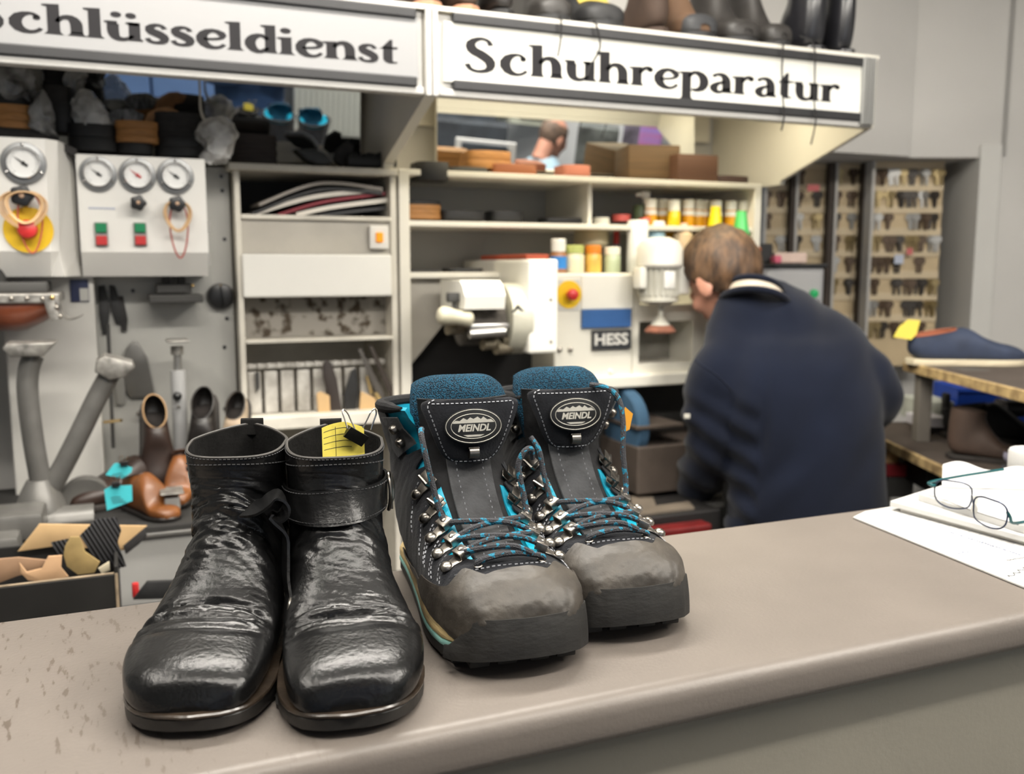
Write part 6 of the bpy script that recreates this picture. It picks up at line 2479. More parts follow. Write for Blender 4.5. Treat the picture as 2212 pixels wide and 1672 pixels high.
for ci, (xa, xb, wide) in enumerate(cols):
    d0 = DK - (.07 if wide else 0)
    A, B = atd(xa, 350, d0), atd(xb, 350, d0)
    zb3 = atd(xa, 790, d0).z
    kb = thing('key_board', f'tall beech key board with rows of hooks, {ORD[ci]} from the left in the alcove', 'key board', (A + B) / 2 * 1., -YAW, 'key boards in the alcove')
    L = (B - A).length
    ztk = atd(xa, 352, d0).z - A.z
    Tk = basis(A, (B - A).normalized(), (B - A).normalized().cross(V((0, 0, 1))) * -1, V((0, 0, 1)))
    b = MB(Tk)
    b.bx((-.004, 0, zb3 - A.z), (L, .018, .0))
    b.build('board', KEYW, kb, smooth=0)
    b = MB(Tk)
    b.bx((-.015, -.05, zb3 - A.z), (-.004, .10, .012), .002)
    b.build('edge_post', KEYE, kb, smooth=0)
    if not wide:
        b = MB(Tk)
        b.bx((L * .86, -.05, zb3 - A.z), (L, .012, .0))
        b.build('painted_shade', mat('shadow brown', (.055, .04, .03), rough=.7, var=.2), kb, smooth=0)  # dark strip standing in for the shadow beside the next post
    n = max(2, int(L / .030))
    for ri, y in enumerate(rows_y):
        zr = atd(xa, y - 26, d0).z - A.z
        b = MB(Tk)
        b.bx((0, -.006, zr - .018), (L, .0, zr + .010), .001)
        b.build('shelf_strip', mat('pale beech strip', (.68, .56, .38), rough=.6, var=.08, vs=10), kb, smooth=0)
        if ci < 3 and ri > 5:
            continue
        groups_ = [lerp(.12, .90 if wide else .68, k / (5 if wide else 1)) for k in range(6 if wide else 2)]
        for gi, gx in enumerate(groups_):
            if rnd.random() < .10:
                continue
            mi = rnd.choice((0, 1, 2, 2, 3, 3))
            for k in range(rnd.choice((2, 3)) if wide else 2):
                o = bpy.data.objects.new('key_blank', protos[mi])
                COL.objects.link(o)
                o.location = Tk @ V((gx * L + (k - 1) * .0125, -.008 - .003 * k, zr - .019))
                o.rotation_euler = (0, rnd.uniform(-.12, .12), -YAW + rnd.uniform(-.3, .3))
                tag(o, f'key blank in the {ROW[ri]} row of the {ORD[ci]} key board from the left', 'key', f'key blanks in the {ROW[ri]} row of the {ORD[ci]} board')
for lab, x, y, w_, h_, m in (('pink paper tag on the second key board', 1757, 413, 30, 14, mat('pink paper', (.62, .16, .16), rough=.7, var=.1)),
                             ('small red tag on the widest key board', 1965, 550, 9, 14, mat('pink paper', (.62, .16, .16))),
                             ('small pale blue tag on the widest key board', 1942, 570, 16, 20, mat('pale blue paper', (.55, .60, .72), rough=.7, var=.1))):
    A = atd(x - w_ / 2, y, DK - .10)
    B = atd(x + w_ / 2, y - h_, DK - .10)
    b = MB()
    b.box((0, 0, 0), ((B - A).length * .8, .001, abs(B.z - A.z)))
    o = b.build('price_tag', m, None, smooth=0)
    o.location = (A + B) / 2
    o.rotation_euler.z = -YAW
    tag(o, lab, 'tag')

# grey engraving machine with green dials under the alcove
em = thing('key_machine', 'grey key cutting machine with green dials right of the head of the man', 'machine', atd(1710, 640, 2.9), -YAW)
A, B = atd(1640, 578, 2.9), atd(1778, 660, 2.9)
T = basis(A, RT, V((SY, CY, 0)), V((0, 0, 1)))
w_, h_ = (B - A).dot(RT), A.z - B.z
b = MB(T)
b.bx((-.02, 0, -h_ - .3), (w_, .25, 0), .008)
b.build('body', mat('grey machine', (.36, .36, .37), rough=.4, var=.08), em, smooth=0)
b = MB(T)
b.bx((-.03, -.01, 0), (w_ + .008, .25, .012), .003)
b.build('rubber_mat', BLACKP, em, smooth=0)
b = MB(T)
b.bx((w_ * .1, -.006, -h_ * .85), (w_ * .95, 0, -h_ * .10), .002)
b.build('panel', mat('light grey panel', (.45, .45, .46), rough=.4, var=.05), em, smooth=0)
for f in (.58, .84):
    b = MB(T)
    b.lathe([(.014, 0), (.013, .008), (.0001, .010)], M.Translation((w_ * f, -.006, -h_ * .68)) @ rotm(PI / 2, 0, 0), 16)
    b.build('green_dial', mat('green dial', (.01, .40, .12), rough=.4, var=0), em)
for lab, x0, x1, y0, y1, m in (('pale pink block lying on the key cutting machine', 1668, 1738, 563, 540, mat('pale pink', (.72, .55, .48), rough=.6, var=.15, vs=14)),
                               ('red label block at the left of the pale pink block', 1668, 1684, 562, 546, mat('magenta label', (.62, .12, .20), rough=.6, var=0)),
                               ('dark pouch beside the brown round brush', 1622, 1664, 572, 530, BLACK)):
    A = atd((x0 + x1) / 2, y0 + 8, 2.86 if 'red' in lab else 2.92)
    k = 2.9 / 2000
    b = MB()
    b.box((0, 0, (y0 - y1) * k / 2), ((x1 - x0) * k, .05, (y0 - y1) * k), .006)
    o = b.build('small_box', m, None, smooth=0)
    o.location = (A.x, A.y, em.matrix_basis.translation.z + (atd(1640, 578, 2.9).z - atd(1710, 640, 2.9).z) + .013)
    o.rotation_euler.z = -YAW
    tag(o, lab, 'box')

# ---------------------------------------------------------------- work bench on the right
WOODE = mat('chipped tan board edge', (.50, .36, .17), rough=.7, var=.5, vs=30, col2=(.20, .13, .06))
BENCHT = mat('dark brown bench top', (.075, .058, .048), rough=.7, var=.2, vs=10)
wb = thing('work_bench', 'two tier work bench with chipped tan edges right of the man', 'bench', rd(1.4, 2.2, 0), -YAW)
TB = M.Rotation(-YAW, 4, 'Z')
for r0, r1, d0, d1, z in ((1.0, 2.2, 1.75, 2.75, .957), (1.06, 2.2, 1.78, 2.50, 1.164)):
    b = MB(TB)
    b.bx((r0 + .012, d0, z - .022), (r1, d1, z), .001)
    b.build('shelf_top', BENCHT, wb, smooth=0)
    b = MB(TB)
    b.bx((r0, d0, z - .024), (r0 + .012, d1, z + .001), .002)
    b.build('board_edge', WOODE, wb, smooth=0)
for r0, d0, z0, z1 in ((1.075, 2.42, .957, 1.142), (1.08, 2.25, .0, .935), (2.1, 2.42, 0, 1.142), (1.08, 2.66, 0, .935)):
    b = MB(TB)
    b.bx((r0, d0, z0), (r0 + .035, d0 + .035, z1), .002)
    b.build('post', mat('grey brown post', (.20, .18, .155), rough=.6, var=.15), wb, smooth=0)
b = MB(TB)
b.bx((1.05, 2.0, .55), (2.2, 2.7, .57))
b.build('low_shelf', BENCHT, wb, smooth=0)

NAVY = mat('navy nubuck', (.032, .045, .085), rough=.75, var=.25, vs=20)
low_shoe('navy blue shoe with cream sole resting on the upper bench tier', rd(1.195, 2.43, 1.165), R(90) - YAW - R(2), .31, NAVY, mat('cream sole', (.66, .58, .42), rough=.6, var=.12), mat('rust lining', (.38, .12, .06), rough=.7, var=.2), 0, 1.0)
yt = thing('paper_ticket', 'yellow paper ticket sticking up from the heel of the navy shoe', 'ticket', atd(1958, 730, 2.42))
b = MB()
P = [atd(x, y, 2.41) for x, y in ((1930, 728), (1942, 706), (1962, 690), (1988, 692), (1980, 722), (1968, 734))]
b.add(P + [p + V((SY * .001, CY * .001, 0)) for p in P], [tuple(range(6)), tuple(range(11, 5, -1))] + [(i, (i + 1) % 6, 6 + (i + 1) % 6, 6 + i) for i in range(6)])
b.build('paper', mat('lemon paper', (.80, .66, .10), rough=.7, var=.05), yt, smooth=0)

gb = 'things lying on the lower bench tier'
BOOTB = mat('dull brown leather', (.075, .048, .036), rough=.6, var=.3, vs=16)
t = thing('tall_boot', 'dull brown boot standing on the lower bench tier', 'boot', rd(1.15, 2.18, .958), R(62) - YAW, gb)
secs = [(a * 1.0, b_, c_, d, w * .95, x, f) for a, b_, c_, d, w, x, f in ANKLE]
shb = Shell(secs)
TT = M.Scale(.72, 4) @ M.Translation((0, -.14, 0))
b = MB(TT)
b.loft(shb.rings(0, 13, 36, 30), True, False)
b.loft(shb.rings(12.98, 10, 6, 30, -.004), False, True)
b.build('upper', BOOTB, t, local=True)
b = MB(TT)
sole_layer(b, outline(A_HW, A_XO, 0, .277, .003, 14), 0, .016, lambda y: 0)
b.build('sole', DKS, t, local=True)
low_shoe('black shoe lying behind the brown boot on the lower tier', rd(1.30, 2.45, .958), R(40), .27, BLACK, DKS, BLACK, 0, 1.2, gb)
low_shoe('grey lavender shoe in front of the brown boot', rd(1.24, 2.03, .958), R(80) - YAW, .27, mat('lavender grey', (.26, .25, .33), rough=.7, var=.15), mat('dark slate sole', (.05, .05, .06), rough=.7), BOOTB, 0, .8, gb)
low_shoe('dark shoe at the right end of the lower tier', rd(1.42, 2.22, .958), R(60), .27, mat('anthracite', (.03, .03, .033), rough=.6, var=.3), DKS, BLACK, 0, 1.0, gb)


def bench_box(name, label, cat, x0, x1, y0, y1, d, dep, m, bev=.004, z=None, group=gb):
    A, B = atd(x0, y0, d), atd(x1, y1, d)
    w_ = (B - A).dot(RT)
    z0 = A.z if z is None else z
    b = MB()
    b.box((w_ / 2, dep / 2, (B.z - z0) / 2), (w_, dep, B.z - z0), bev)
    o = b.build(name, m, None, smooth=0)
    o.location = (A.x, A.y, z0)
    o.rotation_euler.z = -YAW
    return tag(o, label, cat, group)


BLUEC = mat('blue plastic crate', (.012, .055, .36), rough=.4, var=.12)
cr = thing('plastic_crate', 'bright blue plastic crate at the back of the lower tier', 'crate', atd(2140, 900, 2.62), -YAW, gb)
A, B = atd(2066, 925, 2.62), atd(2320, 838, 2.62)
T = basis(A, RT, V((SY, CY, 0)), V((0, 0, 1)))
w_, h_ = (B - A).dot(RT), B.z - A.z
for nm, q0, q1 in (('front_wall', (0, 0, 0), (w_, .006, h_)), ('side_wall', (0, 0, 0), (.006, .16, h_)), ('back_wall', (0, .155, 0), (w_, .161, h_)), ('rim', (-.006, -.006, h_ - .012), (w_, .0, h_))):
    b = MB(T)
    b.bx(q0, q1, .001)
    b.build(nm, BLUEC, cr, smooth=0)
rl = thing('metal_roller', 'grey metal roller with a pale end in front of the blue crate', 'roller', atd(2190, 890, 2.48), 0, gb)
b = MB()
p = atd(2165, 882, 2.48)
b.cyl(p, p + RT * .14, .024)
b.build('tube', mat('dark roller', (.06, .06, .062), rough=.4, metal=.4, var=.2), rl)
b = MB()
b.cyl(p - RT * .012, p, .027)
b.build('end_disc', mat('pale disc', (.55, .50, .47), rough=.5, var=.1), rl)
bench_box('paper_stack', 'pale green and white papers at the left back of the lower tier', 'papers', 1990, 2062, 914, 868, 2.60, .15, mat('pale papers', (.55, .57, .50), rough=.8, var=.25, vs=18), .002)
bench_box('paper_stack', 'white folded sheet in front of the pale green papers', 'papers', 1988, 2046, 924, 902, 2.52, .10, mat('white sheet', (.62, .60, .64), rough=.8, var=.15, vs=18), .002)
bench_box('dark_tool', 'dark knob standing behind the pale green papers', 'tool', 2040, 2056, 900, 850, 2.58, .03, BLACK, .006)
bench_box('brush_block', 'black block at the right end of the upper bench tier', 'block', 2168, 2260, 822, 806, 2.25, .10, CHAR, .003, None, 'things on the upper bench tier')
bench_box('sand_belt', 'grey strip lying on the upper tier in front of the navy shoe', 'strip', 2076, 2140, 812, 800, 2.28, .08, mat('grey strip', (.10, .09, .08)), .002, None, 'things on the upper bench tier')
bench_box('red_box', 'dark red box under the lower bench tier', 'box', 1915, 1962, 1030, 1004, 2.42, .2, mat('dark red box', (.24, .012, .02), rough=.5, var=.1), .002, None, 'boxes stored under the bench')
bench_box('tan_box', 'tan cardboard box above the dark red one under the bench', 'box', 1915, 1942, 1004, 976, 2.44, .2, CARDB, .002, None, 'boxes stored under the bench')
bench_box('grey_box', 'pale grey box beside the tan one under the bench', 'box', 1943, 1966, 1004, 978, 2.44, .2, mat('pale grey box', (.32, .31, .29), rough=.6), .002, None, 'boxes stored under the bench')
bench_box('dark_box', 'dark box below the red one under the bench', 'box', 1915, 1975, 1075, 1032, 2.42, .2, DARKIN, .002, None, 'boxes stored under the bench')
bench_box('dark_box', 'black box right of the grey bench post', 'box', 2000, 2090, 1060, 1005, 2.30, .2, BLACK, .002, None, 'boxes stored under the bench')

# ---------------------------------------------------------------- papers and glasses on the counter
PAP = mat('white paper', (.60, .595, .58), rough=.8, var=.03, vs=8)
PAPE = mat('paper edges', (.52, .50, .46), rough=.8, var=.2, vs=60, stretch=(1, 1, 40))
LINE = mat('grey ruled line', (.42, .45, .50), rough=.8, var=0)
PEN = mat('blue grey ink', (.20, .23, .34), rough=.8, var=0)
ZC = 1.1005


def sheet(name, label, cat, px, z, th, m, group=None):
    P = [atz(x, y, z) for x, y in px]
    c = sum(P, V()) / len(P)
    t = thing(name, label, cat, (c.x, c.y, z - th), 0, group)
    b = MB()
    b.prism([(p.x, p.y) for p in P], th, M.Translation((0, 0, z - th)), min(.0008, th * .3))
    b.build('pages' if th > .002 else 'sheet', m, t, smooth=0)
    return t, P


q_sheet = [(1843, 1116), (1868, 1104), (1935, 1092), (2330, 1178), (2330, 1312), (2196, 1260)]
pad, P = sheet('ruled_pad', 'large white ruled order pad lying lowest on the counter at the right', 'notepad', q_sheet, ZC + .0025, .0025, PAP, 'papers on the counter')
A0, A1 = P[0], P[5]       # front edge
C0 = P[2]
b = MB()
u_ = (A1 - A0)
w_ = (P[3] - P[2])
for k in range(16):
    f = .05 + .90 * k / 15
    s0 = A0.lerp(C0, .9).lerp(A1.lerp(P[3], .92), f)
    s1 = A0.lerp(A1, f) + (C0 - A0) * .03
    b.tube([V((s0.x, s0.y, ZC + .0027)), V((s1.x, s1.y, ZC + .0027))], .0003, 4)
b.build('ruled_lines', LINE, pad)


def scribble(par, a, c, n, amp, z, m=PEN, seed=1, r=.00035):
    rr = random.Random(seed)
    pts = []
    for k in range(n * 4 + 1):
        f = k / (n * 4)
        p = a.lerp(c, f)
        d = (c - a).normalized()
        q = V((-d.y, d.x, 0))
        pts.append(V((p.x, p.y, 0)) + q * amp * math.sin(k * PI / 2) * rr.uniform(.4, 1.1) + d * amp * .3 * math.cos(k * PI / 2) + V((0, 0, z)))
    b = MB()
    b.tube(pts, r, 4)
    b.build('handwriting', m, par)


scribble(pad, atz(2052, 1154, ZC), atz(2205, 1204, ZC), 26, .0028, ZC + .0028, PEN, 3)
scribble(pad, atz(2070, 1202, ZC), atz(2088, 1196, ZC), 2, .003, ZC + .0028, PEN, 4)
scribble(pad, atz(2175, 1216, ZC), atz(2230, 1206, ZC), 8, .0012, ZC + .0028, INK, 5)
scribble(pad, atz(2180, 1252, ZC), atz(2230, 1222, ZC), 5, .003, ZC + .0028, INK, 6)
sp, _ = sheet('spiral_notebook', 'grey notebook with punched edge between the ruled pad and the booklets', 'notebook', [(1945, 1098), (1965, 1090), (2330, 1160), (2330, 1200)], ZC + .0075, .0045, PAPE, 'papers on the counter')
b = MB()
for k in range(34):
    p = atz(1950 + k * 11.2, 1099 + k * 2.92, ZC + .0078)
    b.box(p, (.003, .002, .0006))
b.build('punched_holes', mat('dark hole', (.06, .06, .06), rough=.8, var=0), sp)
b1, _ = sheet('order_book', 'thick white order book lying on the ruled pad', 'book', [(1923, 1082), (2018, 1052), (2330, 1085), (2330, 1180), (2212, 1158)], ZC + .0150, .0072, PAP, 'papers on the counter')
scribble(b1, atz(1962, 1074, ZC + .015), atz(1992, 1066, ZC + .015), 7, .0014, ZC + .0153, INK, 9)
b2, _ = sheet('booklet', 'smaller white booklet with grey edges on top of the order book', 'booklet', [(1984, 1066), (2055, 1040), (2330, 1065), (2330, 1165), (2212, 1136)], ZC + .0245, .0092, PAP, 'papers on the counter')
scribble(b2, atz(2120, 1090, ZC + .0245), atz(2200, 1076, ZC + .0245), 12, .0012, ZC + .0248, LINE, 11)
b = MB()
fp = [atz(1992, 1066, ZC + .0248), atz(2040, 1080, ZC + .0248), atz(2100, 1103, ZC + .0248), atz(2200, 1134, ZC + .0248)]
b.tube(curve(fp, 20), .0005, 4)
b.build('fold_line', DARKIN, b2)
rp = thing('loose_sheet', 'rippled loose sheet of paper at the back of the paper pile', 'paper', atz(2150, 1040, ZC + .026), 0, 'papers on the counter')
b = MB()


def rip(u, w):
    p = atz(lerp(2035, 2330, u), lerp(1052, 1028, w) + 8 * u, ZC + .026)
    up_ = .006 * w * (1 + .8 * math.sin(u * 14) + .5 * math.sin(u * 5 + 1)) + .008 * w * w
    return V((p.x, p.y, ZC + .0255 + up_)), V((0, 0, 1))


b.slab(rip, 40, 10, .0004)
b.build('sheet', PAP, rp, smooth=50)
rw = thing('paper_roll', 'white paper roll at the right edge behind the papers', 'paper roll', atz(2215, 1034, ZC))
b = MB()
c = atz(2232, 1040, ZC)
b.lathe([(.0001, 0), (.034, 0), (.036, .003), (.036, .045), (.034, .048), (.012, .048), (.012, .04), (.0001, .04)], M.Translation(c), 30)
b.build('roll', PAP, rw)
# spectacles
GZ = ZC + .0255
gl = thing('eyeglasses', 'thin dark blue framed eyeglasses lying on the booklet', 'glasses', atz(2120, 1110, GZ), 0)
FRM = mat('dark blue metal', (.012, .022, .055), rough=.3, metal=.5, var=0)
TEMP = mat('teal green temple', (.01, .09, .10), rough=.3, metal=.3, var=.4, vs=60)
LENS = mat('lens glass', (1, 1, 1), rough=.0, var=0, trans=1.)
LENS.node_tree.nodes['Principled BSDF'].inputs['IOR'].default_value = 1.12


def onpage(x, y, h=0.):
    return atz(x, y, GZ + h)


shape = [(-.0225, -.004), (-.021, .010), (-.012, .0150), (.004, .0150), (.018, .0135), (.0245, .007), (.0235, -.007), (.016, -.0150), (.002, -.0180), (-.012, -.0160), (-.020, -.0120)]
rim = [V(catmull([(x, y, 0.) for x, y in shape + shape[:1]], len(shape) * k / 48)) for k in range(48)]
xr1 = (onpage(2196, 1136) - onpage(2106, 1108)).normalized()
lean = V((0, .50, .87))
lens_T = []
cR = onpage(2150, 1140) + lean * .0185
cL = onpage(2072, 1098) + lean * .0185
xl1 = (xr1 * .50 + V((-.35, .80, 0)) * -1 * .9).normalized()
for c, x_, sg in ((cR, xr1, 1), (cL, xl1, -1)):
    u2 = (lean - x_ * lean.dot(x_)).normalized()
    T = basis(c, x_ * sg, u2, (x_ * sg).cross(u2))
    lens_T.append(T)
    b = MB()
    b.tube([T @ p for p in rim], .0010, 6, True)
    b.build('rim', FRM, gl)
    b = MB()
    b.prism([(p.x * .98, p.y * .98) for p in rim], .0012, T @ M.Translation((0, 0, -.0006)))
    b.build('lens', LENS, gl, smooth=0)
    b = MB()
    b.lathe([(.0001, 0), (.003, 0), (.0042, .0006), (.003, .0014), (.0001, .0015)], T @ M.Translation((-.0250, -.003, -.004 * sg)) @ rotm(0, R(30), 0) @ M.Scale(1.5, 4, V((0, 1, 0))), 14)
    b.build('nose_pad', mat('clear pad', (.75, .74, .68), rough=.2, var=0, alpha=.7), gl)
    h0 = T @ V((.0245, .006, 0))
    b = MB()
    if sg > 0:
        b.tube(curve([h0, h0 + V((.004, -.001, -.006)), h0 + V((.012, .002, -.014)), h0 + V((.045, .012, -.019)), h0 + V((.10, .02, -.021))], 20), .0019, 6)
    else:
        b.tube(curve([h0, h0 + V((-.004, .003, 0)), h0 + V((.004, .012, .001)), h0 + V((.05, .012, .004)), h0 + V((.13, .010, .007))], 20), .0019, 6)
    b.build('temple', TEMP, gl)
b = MB()
b.tube(curve([lens_T[1] @ V((-.0222, .003, 0)), (lens_T[1] @ V((-.0222, .003, 0))).lerp(lens_T[0] @ V((-.0222, .003, 0)), .5) + lean * .004, lens_T[0] @ V((-.0222, .003, 0))], 14), .001, 6)
b.build('bridge', FRM, gl)
# ================================================================= row of shoes on the canopy
gr = 'row of shoes on top of the canopy'
ZT = 1.9335
DKGR = mat('dark grey leather', (.030, .027, .025), rough=.5, var=.4, vs=14)
BRNU = mat('brown nubuck', (.12, .065, .034), rough=.8, var=.3, vs=12)
DKBN = mat('dark brown nubuck', (.05, .029, .019), rough=.8, var=.3, vs=14)
SHINE = mat('shiny black leather', (.015, .015, .018), rough=.28, var=.3, vs=20, coat=.3)
TANS = mat('tan rubber sole', (.40, .20, .12), rough=.6, var=.1)
YLACE = mat('yellow lace', (.62, .48, .10), rough=.8, var=0)
LSEC = {}


def row_boot(label, x, y, w_px, m, sole_m, tall=.15, back=False, toecap=None, tagm=None, lace=None, Yt=1.845, az=0.):
    p = at(x, y, Yt)
    k = (p - CP).dot(FW) / 2000
    W = w_px * k
    t = thing('boot' if tall > .1 else 'shoe', label, 'boot' if tall > .1 else 'shoe', (p.x, Yt, ZT), R(az), gr)
    kw = W / .107
    secs = []
    for i, (a, b_, c_, d, w, xo, f) in enumerate(ANKLE):
        hz = tall / .15 if i > 8 else 1.
        secs.append((a, b_ * (1 if i < 7 else 1), c_, d if i < 10 else d * hz, w * kw * (1.12 if i > 7 and back else 1), 0, f))
    secs = [(a * .70, b_ * 1.2, c_ * .80, d, w, xo, f) for a, b_, c_, d, w, xo, f in secs]
    secs[-1] = (secs[-1][0], .03 + tall, secs[-1][2], .03 + tall, secs[-1][4], 0, 0)
    sh = Shell(secs)
    T = rotm(0, 0, PI) @ M.Translation((0, -.226, 0)) if back else M.Identity(4)
    T = T @ M.Translation((0, .0, 0))
    b = MB(T)
    b.loft(sh.rings(0, 13, 40, 32), True, False)
    b.loft(sh.rings(12.98, 11, 6, 32, -.003), False, True)
    b.build('upper', m, t, local=True, smooth=60)
    b = MB(T)
    hw = [(y_, w * kw) for y_, w in A_HW]
    hw = [(y_ * .8, w) for y_, w in hw]
    sole_layer(b, outline(hw, [(0, 0)], 0, .2216, .003, 18), 0, .017, lambda y_: 0, .002)
    b.build('sole', sole_m, t, local=True)
    if toecap:
        b = MB(T)

        def cap(u, w):
            tt = lerp(-2.2, 2.2, u)
            return sh.S(tt, (1.8 + .4 * abs(tt)) * w, .002)
        b.slab(cap, 30, 14, .001)
        b.build('toe_cap', toecap, t, local=True)
    if lace:
        b = MB(T)
        for q in range(3):
            b.tube([sh.S(lerp(-.8, .8, i / 8), 5.2 + q * .7, .003)[0] for i in range(9)], .003, 6)
        b.build('lace', lace, t, local=True)
    if tagm:
        b = MB()
        q = T @ sh.S(PI if back else 0, 11.2 if back else 6.8, .004)[0]
        b.prism([(-.022, -.02), (.010, -.026), (.026, -.014), (.022, .018), (-.018, .022)], .001, basis(q + V((0, -.004, 0)), V((1, 0, 0)), V((0, .25, .97)), V((0, -.97, .25))))
        tk2 = thing('shoe_ticket', 'yellow paper ticket on the ' + label.split(' on the canopy')[0], 'ticket', (p.x, Yt, ZT + .06), 0, 'yellow tickets on the canopy row')
        b.build('paper', YEL, tk2)
    return t


row_boot('low black shoe at the left end of the canopy row', 800, 14, 90, BKLE, BLACK, .06)
row_boot('brown shoe with tan sole over the joint of the two signs', 934, 28, 84, DKBN, TANS, .07, True)
row_boot('brown shoe with tan sole, right one of the tan soled pair on the canopy', 1018, 34, 76, DKBN, TANS, .07, True)
row_boot('black shoe beside the tan soled pair on the canopy', 1096, 42, 70, BKLE, BLACK, .08, True)
row_boot('dark grey boot whose black lace hangs over the sign on the canopy', 1208, 54, 92, DKGR, BLACK, .15)
row_boot('black boot with yellow laces on the canopy', 1318, 64, 108, BLACK, BLACK, .15, lace=YLACE)
row_boot('dark brown boot with a yellow ticket on the canopy', 1434, 74, 70, DKBN, DKBN, .13, True, tagm=True)
row_boot('tan brown boot with dark toe cap on the canopy', 1524, 82, 92, BRNU, BLACK, .15, toecap=mat('slate toe cap', (.03, .031, .034), rough=.6, var=.2))
row_boot('grey work boot with a yellow ticket on the canopy', 1616, 92, 92, DKGR, BLACK, .15, toecap=DKGR, tagm=True)
row_boot('grey work boot between the ticketed one and the tall black boots on the canopy', 1694, 100, 72, DKGR, BLACK, .15, toecap=DKGR)
row_boot('tall shiny black boot, left one of the pair at the right end of the canopy', 1776, 110, 76, SHINE, SHINE, .30, True)
row_boot('tall shiny black boot at the far right end of the canopy', 1842, 118, 58, SHINE, SHINE, .30, True)
LACEB = mat('black shoelace', (.012, .011, .011), rough=.8, var=0)
for lab, pts in (('black shoelace hanging over the letter h of the lit sign', [(1206, 48), (1212, 62), (1211, 85), (1205, 122)]),
                 ('black shoelace with a knot hanging over the letter u of the lit sign', [(1282, 56), (1285, 66), (1296, 90), (1293, 112), (1276, 142), (1268, 165)]),
                 ('long dark shoelace hanging over the letter t of the lit sign', [(1668, 88), (1690, 106), (1689, 150), (1691, 210), (1694, 248), (1688, 282)]),
                 ('long dark shoelace hanging over the last letters of the lit sign', [(1728, 78), (1757, 112), (1760, 160), (1759, 220), (1762, 262), (1752, 312)])):
    P = [at(x, y, YS - .008 - (.004 if i else -.03)) for i, (x, y) in enumerate(pts)]
    P[0].z = max(P[0].z, ZT + .003)
    P[1].z = max(P[1].z, 1.936) if pts[1][1] < 113 else P[1].z
    b = MB()
    b.tube(curve(P, 40), .0021, 6)
    o = b.build('shoelace', LACEB, None)
    off = P[-1]
    for v in o.data.vertices:
        v.co -= off
    o.location = off
    tag(o, lab, 'shoelace', 'shoelaces hanging over the lit sign')
lk = bpy.data.objects['shoelace.001']
b = MB()
b.ell(at(1293, 115, YS - .012), (.004, .004, .0045), n=10, m=6)
b.build('knot', LACEB, lk)

# ================================================================= people
SKIN = mat('skin', (.50, .24, .165), rough=.5, var=.12, vs=14)
HAIRM = mat('short brown hair', (.115, .062, .030), rough=.6, var=.6, vs=30, bump=.8, bs=110, stretch=(2, 2, .6), col2=(.035, .019, .011))
FLEECE = mat('navy fleece', (.0068, .0098, .0215), rough=.95, var=.25, vs=5, bump=.3, bs=420, sheen=.12, spec=.15)
BEIGE = mat('beige fleece lining', (.60, .52, .42), rough=.95, var=.1, vs=30, bump=.3, bs=200)
TROU = mat('dark trousers', (.03, .032, .04), rough=.9, var=.2)


def remesh(b, voxel, smooth=4, factor=.5):
    """fuse overlapping closed volumes into one continuous skin"""
    me = bpy.data.meshes.new('fuse')
    me.from_pydata([tuple(p) for p in b.v], [], b.f)
    o = bpy.data.objects.new('fuse', me)
    COL.objects.link(o)
    m = o.modifiers.new('r', 'REMESH')
    m.mode = 'VOXEL'
    m.voxel_size = voxel
    s_ = o.modifiers.new('s', 'SMOOTH')
    s_.iterations = smooth
    s_.factor = factor
    dg = bpy.context.evaluated_depsgraph_get()
    dg.update()
    me2 = bpy.data.meshes.new_from_object(o.evaluated_get(dg))
    out = MB()
    out.add([v.co.copy() for v in me2.vertices], [tuple(p.vertices) for p in me2.polygons])
    nr = [v.normal.copy() for v in me2.vertices]
    bpy.data.objects.remove(o)
    bpy.data.meshes.remove(me)
    bpy.data.meshes.remove(me2)
    return out, nr


def head_parts(b, H):
    """H: head frame, y = facing, z = crown"""
    b.ell((0, -.012, .035), (.074, .094, .094), H, 24, 16)
    b.ell((0, .030, -.020), (.060, .062, .075), H, 20, 14)
    b.ell((0, .048, -.072), (.040, .040, .034), H, 16, 10)          # chin
    b.ell((0, .074, .020), (.050, .018, .016), H, 16, 8)            # brow
    b.loft([[V((x * s_, y, z)) for x, y in ((-.010, .080), (.010, .080), (.004, yy), (-.004, yy))] for z, s_, yy in ((.012, .6, .092), (-.008, .9, .104), (-.026, 1.5, .112), (-.034, 1.2, .096))], T=H)
    b.ell((0, .084, -.050), (.024, .012, .006), H, 14, 8)           # lips
    b.ell((0, .082, -.060), (.020, .012, .006), H, 14, 8)
    for s_ in (-1, 1):
        b.ell((s_ * .042, .062, -.012), (.022, .020, .022), H, 12, 8)   # cheeks
        E_ = H @ M.Translation((s_ * .078, -.006, -.006)) @ rotm(.15, 0, s_ * -.45)
        b.ell((0, 0, 0), (.007, .019, .032), E_, 14, 10)              # ears
        b.ell((s_ * .004, -.004, .004), (.006, .021, .034), E_, 14, 10)


def neck_parts(b, H, base, r=.056):
    p0 = H @ V((0, -.030, -.03))
    b.tube(curve([p0, p0.lerp(base, .5), base], 10), [r, r * .98, r, r, r, r, r, r * 1.03, r * 1.06, r * 1.1], 18)


